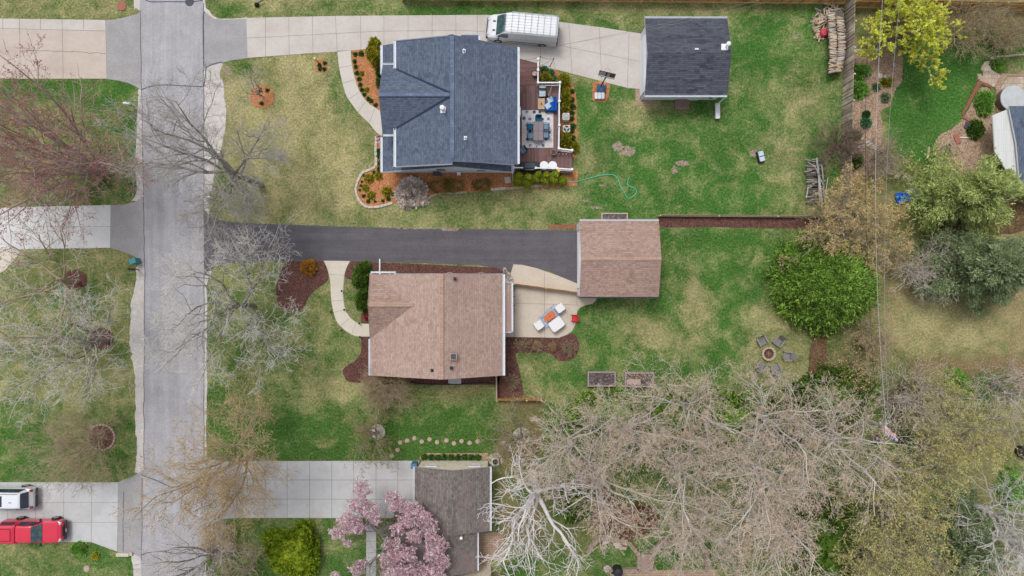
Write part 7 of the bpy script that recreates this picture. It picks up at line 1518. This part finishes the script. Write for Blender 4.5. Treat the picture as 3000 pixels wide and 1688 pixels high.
fence('cream_fence', (1456, 1098), (1457, 1166), 1.0, 'short cream picket fence at the south-east corner of the tan house', M['creampost'], posts=2)
fence('cedar_fence', (1457, 1166), (1585, 1166), 1.1, 'low cedar lattice fence south-east of the tan house', M['cedar'], posts=4)
fence('cream_fence', (1929, 632), (2440, 636), .7, 'long low cream scalloped wall above the dark mulch strip', M['creampost'], posts=4, picket=.2, two=True)
# ---- firewood
def logmesh(L, r, seed):
    r_ = random.Random(seed); b = MB(); n = 7; k = [r * r_.uniform(.65, 1.15) for _ in range(n)]
    b.loft([[(x, k[j] * math.cos(6.283 * j / n) * q, k[j] * math.sin(6.283 * j / n) * q) for j in range(n)] for x, q in ((-L / 2, .9), (-L * .2, 1), (L * .3, 1.03), (L / 2, .92))]); return b
LG = []
lm = [mat('split_log_pale', C(222, 206, 188), C(190, 172, 154), 9), mat('split_log_tan', C(206, 178, 150), C(178, 152, 126), 9), mat('split_log_grey', C(184, 176, 170), C(146, 138, 132), 9), mat('split_log_dark', C(116, 108, 102), C(88, 80, 76), 9)]
for i in range(12): o = logmesh(.42, .06, i).build('split_log', lm[i % 4] if i < 8 else lm[2 + i % 2]); LG.append(o.data); bpy.data.objects.remove(o)
def log(p, rz, tilt, k, label, group, s=1.0):
    o = bpy.data.objects.new('split_log', LG[k]); col.objects.link(o); o.location = p; o.rotation_euler = (0, tilt, rz); o.scale = (s * 1.45, s, s); tag(o, label, 'log', group)
r_ = random.Random(77)
def interp(pts, t):
    k = min(int(t * (len(pts) - 1)), len(pts) - 2); f = t * (len(pts) - 1) - k; return tuple(pts[k][i] + (pts[k + 1][i] - pts[k][i]) * f for i in (0, 1))
colA = [P(3, 0, *p) for p in ((640, 130), (645, 280), (655, 420), (660, 560), (640, 730))]; colB = [P(3, 0, *p) for p in ((720, 170), (735, 300), (742, 440), (735, 560), (700, 720))]
for ci, cc in enumerate((colA, colB)):
    n = 56
    for k in range(n):
        px, py = interp(cc, (k + .5) / n); zz = 1.05
        for lay in ((0, 1) if k % 2 else (0,)): log(G(px + r_.gauss(0, 1.2), py + r_.gauss(0, .6), zz) - Vector((0, 0, lay * .13)), r_.gauss(0, .17), r_.gauss(0, .06), r_.choice((0, 0, 4, 1, 5, 2, 6, 3)), 'split log stacked crosswise in the long firewood pile by the grey fence', 'stacked split logs')
b = MB(); pa_, pb_ = G(*interp(colA, 0), .35), G(*interp(colA, 1), .35)
o = MB()
for k in range(9):
    px, py = interp(colA, (k + .5) / 9); p = G(px + 10, py, .4); o.box((p.x, p.y, .4), (.95, .6, .8))
o = o.build('woodpile_core', lm[3]); tag(o, 'inner mass of the long firewood stack beside the grey fence', 'woodpile')
for k in range(64):
    a = r_.uniform(0, 6.28); q = math.sqrt(r_.random()); px, py = P(3, 0, 530 + 75 * q * math.cos(a), 260 + 140 * q * math.sin(a)); log(G(px, py, .1) + Vector((0, 0, .25 * (1 - q))), r_.uniform(0, 3.14), r_.gauss(0, .3), r_.choice((0, 1, 1, 2)), 'loose split log tumbled beside the long firewood stack', 'loose split logs')
for k in range(30):
    px, py = P(3, 0, 640 + r_.gauss(0, 55), 110 + r_.gauss(0, 40)); log(G(px, py, .3), r_.uniform(0, 3.14), r_.gauss(0, .3), r_.choice((0, 1, 2)), 'loose split log at the top end of the firewood stack', 'logs at the top of the stack')
c = G(2416, 94, .5); T = empty('pink_bucket', (c.x, c.y, 0), 0, 'upturned pink-red bucket on the loose firewood', 'bucket'); MB().lathe((0, 0, .1), [(.34, 0), (.33, .3), (.28, .42), (0.02, .45)], 20).build('bucket', mat('pink_red_plastic', C(214, 72, 96), C(200, 60, 84), 3, .5), T)
for k in range(75):
    px, py = P(3, 1, 432 + (k % 3) * 50 + r_.gauss(0, 10), 160 + (k // 3) * 18 + r_.gauss(0, 5)); log(G(px, py, .45) - Vector((0, 0, r_.uniform(0, .2))), r_.gauss(0, .15), r_.gauss(0, .1), r_.choice((2, 3, 3, 2, 8, 9, 10)), 'dark grey log in the low woodpile under the silver planks', 'logs under the planks')
pk = [((490, 140), (545, 610), .14), ((505, 230), (520, 560), .1), ((535, 210), (580, 530), .07), ((548, 220), (560, 520), .07), ((465, 210), (560, 420), .05), ((600, 340), (570, 560), .06), ((400, 180), (480, 240), .05), ((385, 540), (405, 430), .09), ((550, 350), (575, 500), .06), ((470, 500), (600, 480), .05)]
for i, (a, b_, w_) in enumerate(pk):
    p, q = G(*P(3, 1, *a), .75), G(*P(3, 1, *b_), .72 + .06 * (i % 3)); d = q - p; o = MB().box((0, 0, 0), (d.length, w_, .03)).build('silver_plank', mat('silvered_plank', C(190, 188, 188), C(166, 162, 160), 5) if i == 0 else bpy.data.materials['silvered_plank']); o.location = (p + q) / 2; o.rotation_euler.z = math.atan2(d.y, d.x)
    tag(o, ('widest silver plank on top of the dark woodpile' if i == 0 else f'{ORD[i - 1]} narrower silver plank lying over the dark woodpile'), 'plank', 'planks on the dark woodpile')
# ---- right garden: stones, tarp, tub, benches
r_ = random.Random(9)
def rock(px, py, s, m, label, group, name='garden_stone', h=None):
    b = MB(); n = 8; k = [r_.uniform(.7, 1.15) for _ in range(n)]; h = h or s * .5
    b.loft([[(s * q * k[j] * math.cos(6.283 * j / n), s * q * k[j] * .75 * math.sin(6.283 * j / n), z) for j in range(n)] for q, z in ((1, -.03), (1, h * .6), (.7, h))]); o = b.build(name, M[m]); o.location = G(px, py); o.rotation_euler.z = r_.uniform(0, 3.14); tag(o, label, 'stone', group)
for pts, n, s, lb, g in ((((2620, 90), (2612, 105), (2602, 125), (2588, 138), (2560, 150)), 12, .24, 'stone of the curved edging beside the grey hazy shrub at the top', 'curved edging stones'), (((2500, 152), (2530, 150)), 4, .26, 'pale stone at the leaning fence end of the curved edging', 'stones by the fence'),
                          (((2515, 425), (2540, 420), (2562, 430), (2580, 450), (2590, 480), (2598, 500), (2620, 508), (2650, 515), (2668, 525)), 42, .3, 'white stone in the thick curved edging at the foot of the bright lawn', 'white edging stones'),
                          (((2912, 170), (2900, 178), (2885, 188), (2878, 198)), 7, .3, 'pale boulder in the short wall at the edge of the bright lawn', 'pale boulders'), (((2880, 203), (2895, 202)), 3, .34, 'white boulder above the flagstone landing', 'boulders above the landing')):
    for i in range(n):
        px, py = interp(pts, (i + .5) / n); rock(px + r_.gauss(0, 3.5 if n > 20 else 1.5), py + r_.gauss(0, 3.5 if n > 20 else 1.5), s * r_.uniform(.5, 1.15), r_.choice(('stone', 'stone', 'stone2')), lb, g)
for px, py, s, m, lb in ((2578, 224, .32, 'stone', 'pale angular rock left of the grey bench stone'), (2619, 191, .2, 'stone', 'white rounded rock in the tan garden bed'), (2525, 406, .18, 'stone', 'white rock near the lower end of the tan bed'), (2868, 226, .3, 'stone2', 'buff boulder left of the flagstone landing'), (2632, 112, .2, 'stone', 'white rock under the lime-yellow tree')): rock(px, py, s, m, lb, None)
b = MB(); b.box((0, 0, .3), (.5, .3, .1)); b.box((-.15, 0, .12), (.1, .28, .25)); b.box((.15, 0, .12), (.1, .28, .25)); b.box((.12, .08, .37), (.25, .25, .06)); o = b.build('stone_bench', M['rock']); o.location = G(2592, 228); tag(o, 'small grey stone bench in the tan garden bed', 'bench')
sheet('flagstone_landing', sharp([(2880, 206), (2902, 203), (2930, 222), (2912, 255), (2895, 252), (2868, 238), (2878, 222)]), .06, M['flag_grid'], k=1)
sheet('paver_walk', sharp([(2932, 217), (3100, 215), (3100, 222), (2950, 226), (2931, 254), (2933, 300), (2934, 330), (2918, 330), (2917, 262), (2910, 256)]), .07, M['pavers'], k=1)
sheet('tub_patio', sharp([(2951, 227), (3100, 223), (3100, 320), (2934, 330), (2932, 256)]), .05, M['flag_grid'], k=1)
sheet('brick_edge', sharp([(2863, 238), (2868, 236), (2905, 252), (2901, 258), (2873, 247), (2820, 340), (2815, 336)]), .08, M['brick'], k=1)
fence('timber_edge', (2916, 168), (3080, 152), .25, 'low timber edge above the bright plants at the right', M['greywood'], 'edging', 3, .3)
c = G(2968, 288, .8); T = empty('hot_tub', (c.x, c.y, .05), 0, 'round hot tub with a pale grey cover on the tan pavers at the right edge', 'hot tub'); MB().lathe((0, 0, 0), [(1.02, 0), (1.06, .7)], 32).build('tub_shell', M['wood'], T); MB().lathe((0, 0, .7), [(1.08, 0), (1.08, .08), (1.0, .12), (0.02, .16)], 32).build('tub_cover', mat('pale_grey_vinyl', C(206, 210, 214), C(186, 192, 196), 3, .5), T)
for px, py, L, W, rz, m, lb in ((2838, 352, 1.1, .25, -.5, 'terracotta', 'orange-brown timber beam in the right garden path'), (2803, 408, .45, .8, .35, 'terracotta', 'orange upright board in the tan bed above the light pine'), (2825, 404, 1.1, .07, -.02, 'white', 'thin white pipe lying right of the orange board'), (2718, 448, .16, 1.0, -.15, 'stone2', 'tan board at the lower end of the bright lawn'), (2835, 370, .62, .6, -.4, 'darkgrey', 'dark slate square on the right garden path')):
    o = MB().rbox((0, 0, .06), (L, W, .12), .02).build('garden_board' if m != 'darkgrey' else 'slate_slab', M[m]); o.location = G(px, py); o.rotation_euler.z = rz; tag(o, lb, 'board' if m != 'darkgrey' else 'slab')
for i, (px, py, m) in enumerate(((2782, 426, 'lamp'), (2778, 440, 'greymetal'), (2786, 449, 'greymetal'))): pot(px, py, .2 - .03 * i, .3, 0, m, ('pale', 'grey', 'smallest grey')[i] + ' metal pot in the tan bed above the light pine', 'mulch_d')
def tarp():
    r_ = random.Random(3); b = MB(); n = 12; m = 8; idx = {}
    for j in range(m + 1):
        for i in range(n + 1): idx[i, j] = len(b.v); b.v.append(((i / n - .5) * 1.9, (j / m - .5) * 1.0 + .06 * math.sin(i), .15 + .14 * math.sin(i * .9) * math.cos(j * 1.3) + r_.uniform(0, .12)))
    for j in range(m):
        for i in range(n): b.f.append((idx[i, j], idx[i + 1, j], idx[i + 1, j + 1], idx[i, j + 1])); b.mi.append(0)
    o = b.build('blue_tarp', mat('blue_tarp', C(44, 116, 214), C(30, 96, 190), 5, .45)); o.location = G(2653, 576); o.rotation_euler.z = .35; tag(o, 'crumpled bright blue tarp under the branches of the catkin tree', 'tarp')
tarp()
# ---- utility pole, wires, flag
pb = G(2516, 1221, .0); ptop = G(2597, 1256, 4.5)
UB = Vector(G(2516, 1221, 0)); ht = 7.0
lean = Vector((G(2597, 1256, ht).x - UB.x, G(2597, 1256, ht).y - UB.y, ht))
T = empty('utility_pole', UB, 0, 'weathered wooden utility pole where all the overhead wires meet', 'utility pole')
MB().tube([(0, 0, -.1), tuple(lean * .5), tuple(lean)], [.2, .17, .12], 12).build('pole', M['greywood'], T)
b = MB()
for z, L in ((ht - .25, .9), (ht - 1.6, .5)): p = lean * (z / ht); b.box((p.x, p.y, z), (.12, L, .12))
b.build('crossarm', M['greywood'], T); b = MB()
for z, y in ((ht - .1, .4), (ht - .1, -.4), (ht - .1, 0), (ht - 1.5, .22), (ht - 1.5, -.22)): p = lean * (z / ht); b.lathe((p.x, p.y + y, z), [(.05, 0), (.09, .05), (.04, .1), (.07, .15), (0, .2)], 10)
b.build('insulator', M['lamp'], T)
b = MB(); p = lean * .35; b.tube([(p.x + .1, p.y + .45, p.z), (p.x + .12, p.y - .05, p.z - .3)], .04, 6); b.build('bracket', M['white'], T)
def wire(name, a, b_, sag, label, r=.014, m='greymetal', n=40):
    pts = [];
    for k in range(n + 1): t = k / n; p = a.lerp(b_, t); p.z -= 4 * sag * t * (1 - t); pts.append(tuple(p - a))
    o = MB().tube(pts, r, 4).build(name, M[m]); o.location = a; tag(o, label, 'power line', 'overhead wires')
PT = UB + lean
wire('power_line', UB + lean * .95 + Vector((-.5, .2, 0)), G(2552, -120, 6.8), 1.3, 'leftmost overhead wire running up beside the grey fence', .015, 'black')
wire('power_line', PT + Vector((0, .2, 0)), G(2595, -120, 7.2), 1.5, 'thick pale middle wire running up over the tan garden', .016, 'lamp')
wire('power_line', PT + Vector((.2, 0, 0)), G(2650, -120, 7.4), 1.5, 'rightmost thin wire running up over the bright lawn', .015)
wire('power_line', UB + lean * .8, G(1590, 1262, 6.5), .9, 'upper wire running left over the budding woodland', .013, 'lamp')
wire('power_line', PT, G(1600, 1236, 7.0), .8, 'lower wire running left over the budding woodland', .012, 'greymetal')
wire('power_line', PT, G(3150, 1262, 7.2), .3, 'wire running right from the utility pole', .014, 'greymetal')
wire('power_line', UB + lean * .8, G(3150, 1234, 6.4), .4, 'thinner wire running right just above the other', .011, 'greymetal')
wire('service_cable', G(2250, -8, 6.5), G(1507, 155, 5.2), .9, 'thin cable crossing the charcoal garage roof towards the blue roofed house', .012, 'greyplastic', 60)
wire('telephone_cable', G(2250, 5, 6.0), G(1512, 148, 4.9), 1.1, 'thin tan cable over the concrete driveway below the service cable', .007, 'barktan', 60)
fb = G(2606, 1276, 0); fh = 3.2; ft = G(2625, 1288, fh)
T = empty('flag_pole', fb, 0, 'slanting flag pole with a pale round finial right of the utility pole', 'flagpole'); d = ft - fb; MB().tube([(0, 0, 0), (d.x, d.y, fh)], .025, 8).build('pole', M['white'], T); MB().lathe((d.x, d.y, fh - .05), [(.02, 0), (.13, .06), (.15, .12), (.1, .2), (0, .22)], 14).build('finial', M['lamp'], T)
def usflag(px, py, z, L, W, rz, tilt, label, hang=.35):
    n = N('flag_cloth'); uv = n.n('ShaderNodeUVMap'); sp = n.n('ShaderNodeSeparateXYZ'); n.L(uv.outputs[0], sp.inputs[0])
    st = n.math('MODULO', n.math('FLOOR', n.math('MULTIPLY', sp.outputs[1], 13)), 2)
    c_ = n.mix(st, C(180, 40, 60), C(232, 226, 232)); inb = n.math('MULTIPLY', n.math('LESS_THAN', sp.outputs[0], .4), n.math('GREATER_THAN', sp.outputs[1], 6 / 13))
    fx = n.math('SUBTRACT', n.math('FRACT', n.math('MULTIPLY', sp.outputs[0], 6 / .4)), .5); fy = n.math('SUBTRACT', n.math('FRACT', n.math('MULTIPLY', sp.outputs[1], 9.3)), .5)
    star = n.math('LESS_THAN', n.math('ADD', n.math('MULTIPLY', fx, fx), n.math('MULTIPLY', fy, fy)), .07)
    c_ = n.mix(inb, c_, n.mix(star, C(50, 70, 140), C(226, 226, 236))); n.out(c_, .8, .1)
    b = MB(); nx, ny = 14, 8; uvs = []
    for j in range(ny + 1):
        for i in range(nx + 1): b.v.append((i / nx * L, (j / ny - .5) * W, .07 * math.sin(i * .9 + j * .4) - hang * (i / nx) ** 1.2)); uvs.append((i / nx, j / ny))
    for j in range(ny):
        for i in range(nx): a = j * (nx + 1) + i; b.f.append((a, a + 1, a + nx + 2, a + nx + 1)); b.mi.append(0)
    o = b.build('flag', n.m); ul = o.data.uv_layers.new(name='UVMap')
    for lp in o.data.loops: ul.data[lp.index].uv = uvs[lp.vertex_index]
    o.location = G(px, py, z); o.rotation_euler = (tilt, 0, rz); tag(o, label, 'flag')
usflag(2621, 1284, 3.0, 1.15, .6, R(128), .3, 'striped american flag hanging from the slanting pole in the woodland')
usflag(1108, 398, 2.0, .55, .35, R(-100), .2, 'small striped flag hanging at the front porch corner of the blue roofed house')
c = G(2645, 1290, .9); T = empty('kettle_grill', (c.x, c.y, 0), 0, 'black covered kettle grill right of the flag pole finial', 'grill'); MB().lathe((0, 0, 0), [(.3, .05), (.32, .5), (.36, .75), (.25, .95), (.03, 1.02)], 18).build('cover', M['black'], T)
firepit(2571, 1284, .42, 'small stone ring with a blue and white bucket beside the flag', 'stonepink')
c = G(2569, 1287, .3); o = MB().lathe((0, 0, 0), [(.1, .1), (.14, .38), (.12, .38), (.1, .3), (0.01, .3)], 16).build('blue_bucket', M['bluerope']); o.location = (c.x, c.y, 0); tag(o, 'small blue bucket in the stone ring beside the flag', 'bucket')
c = G(2968, 1472, .4); T = empty('fire_bowl', (c.x, c.y, 0), 0, 'round dark fire bowl with a pale rim at the right edge', 'fire bowl'); MB().lathe((0, 0, 0), [(.3, 0), (.38, .3), (.4, .34), (.36, .34), (.3, .12), (0.02, .1)], 24).build('bowl', M['black'], T); MB().lathe((0, 0, .33), [(.39, 0), (.42, .03), (.37, .03), (.36, 0)], 24).build('rim', M['stonepink'], T); MB().cyl((.12, -.1, .3), .17, .05, 16).build('lid', M['stone2'], T)
c = G(2995, 1328, .8); T = empty('trampoline_pad', (c.x + .4, c.y, 0), 0, 'round black covered tub cut by the right edge', 'tub'); MB().lathe((0, 0, 0), [(.5, 0), (.55, .7), (.45, .8), (.05, .85)], 24).build('cover', M['black'], T)
# ---- stone walls at the bottom
def wall(pts, label, w_=.35, h=.45, m='pavers2'):
    q = [G(*p, h) for p in pts]; T = empty('garden_wall', (q[0].x, q[0].y, 0), 0, label, 'garden wall'); b = MB(); cp = MB()
    for i, (a, c) in enumerate(zip(q[:-1], q[1:])):
        d = c - a; L = d.length; an = math.atan2(d.y, d.x); mm = (a + c) / 2 - Vector((q[0].x, q[0].y, 0)); b.box((mm.x, mm.y, h / 2 - .03), (L - .01, w_ * .9, h - .06), an); n = max(1, int(L / .35))
        for k in range(n): p = a.lerp(c, (k + .5) / n) - Vector((q[0].x, q[0].y, 0)); cp.rbox((p.x, p.y, h), (L / n - .02, w_, .08), .02, an, 1)
    b.build('wall_course', M['stonepink'], T); cp.build('cap_stone', M['walltan'], T)
M['walltan'] = mat('tan_cap_stone', C(176, 156, 142), C(150, 132, 120), 4, .9)
wall([(1720, 1622), (1745, 1588), (1760, 1578), (1840, 1586)], 'stone wall left of the buff slab pile at the bottom edge'); wall([(1842, 1590), (1858, 1610), (1874, 1630), (1872, 1672), (1790, 1676), (1800, 1700)], 'stone wall right of the buff slab pile leading to the steps')
wall([(1908, 1670), (1910, 1625), (1942, 1590), (2045, 1588), (2072, 1620), (2075, 1672)], 'angled stone wall of the right terrace bed')
for k in range(4):
    o = MB().rbox((0, 0, .1 + .0), (.9, .42, .2), .04).build('stone_step', M['walltan']); o.location = G(1890, 1625 + k * 14); o.location.z = .3 - .08 * k; tag(o, f'{ORD[k]} stone step from the top between the two terrace beds', 'step', 'stone steps')
sheet('stone_path', sharp([(1795, 1672), (2100, 1668), (2100, 1800), (1795, 1800)]), .03, M['pavers'], k=1)
r_ = random.Random(15)
for k, (x, y) in enumerate(((900, 1050), (1010, 1050), (970, 1060), (1035, 1090), (1050, 1115), (1140, 1105), (1070, 1145), (1110, 1155), (940, 1090))):
    px, py = P(2, 3, x, y); b = MB().rbox((0, 0, .09), (.62, .28, .18), .03); o = b.build('stacked_slab', M[('stone', 'stone2')[k % 2]]); o.location = G(px, py); o.location.z = .02 + .12 * (k % 3); o.rotation_euler.z = r_.gauss(0, .12) + (1.4 if k == 2 else 0); tag(o, 'buff stone slab in the loose pile at the foot of the russet leaf heap', 'stone slab', 'loose buff slabs')
disc('round_stone', 1778, 1664, .35, .3, 'rock', 'round grey stone with a pale top beside the black cover at the bottom edge', 'stone'); c = G(1812, 1680, .9); T = empty('covered_grill', (c.x, c.y, 0), 0, 'black covered grill cut by the bottom edge', 'grill'); MB().lathe((0, 0, 0), [(.42, 0), (.44, .6), (.36, .92), (.05, 1.0)], 20).build('cover', M['black'], T)
# debris at the top edge
c = G(760, 14); T = empty('garden_ornament', (c.x, c.y, 0), .3, 'dark metal ornament among brown clippings at the top edge', 'ornament'); b = MB(); b.tube([(-.3, 0, .3), (.5, .1, .35)], .05, 6); b.lathe((-.2, 0, .0), [(.22, 0), (.15, .3), (.05, .45)], 10); b.build('ornament_body', M['black'], T)
for i, (x, y) in enumerate(((872, 30), (897, 218), (1047, 355), (868, 425), (765, 240), (1055, 490))):
    q = G(*P(1, 2, x, y)); T = empty('path_light', q, 0, f'{ORD[i]} small black path light from the flared end of the curved cream walk', 'path light', 'path lights by the cream walk'); MB().tube([(0, 0, 0), (0, 0, .35)], .015, 5).build('stake', M['black'], T); MB().lathe((0, 0, .35), [(.08, 0), (.09, .04), (.02, .1)], 12).build('lamp_head', M['black'], T)
c = G(1478, 799, .6); o = MB().box((0, 0, .45), (.1, .5, .9)).build('fence_panel', M['wood']); o.location = (c.x, c.y, 0); tag(o, 'short brown fence stub at the north-east corner of the tan house', 'fence')
o = MB().rbox((0, 0, .25), (.3, .55, .5), .06).build('coiled_hose_reel', mat('dark_green_plastic', C(50, 110, 84), C(60, 124, 96), 5)); o.location = G(1502, 842); tag(o, 'dark green hose reel at the rock strip corner by the back porch', 'hose reel')
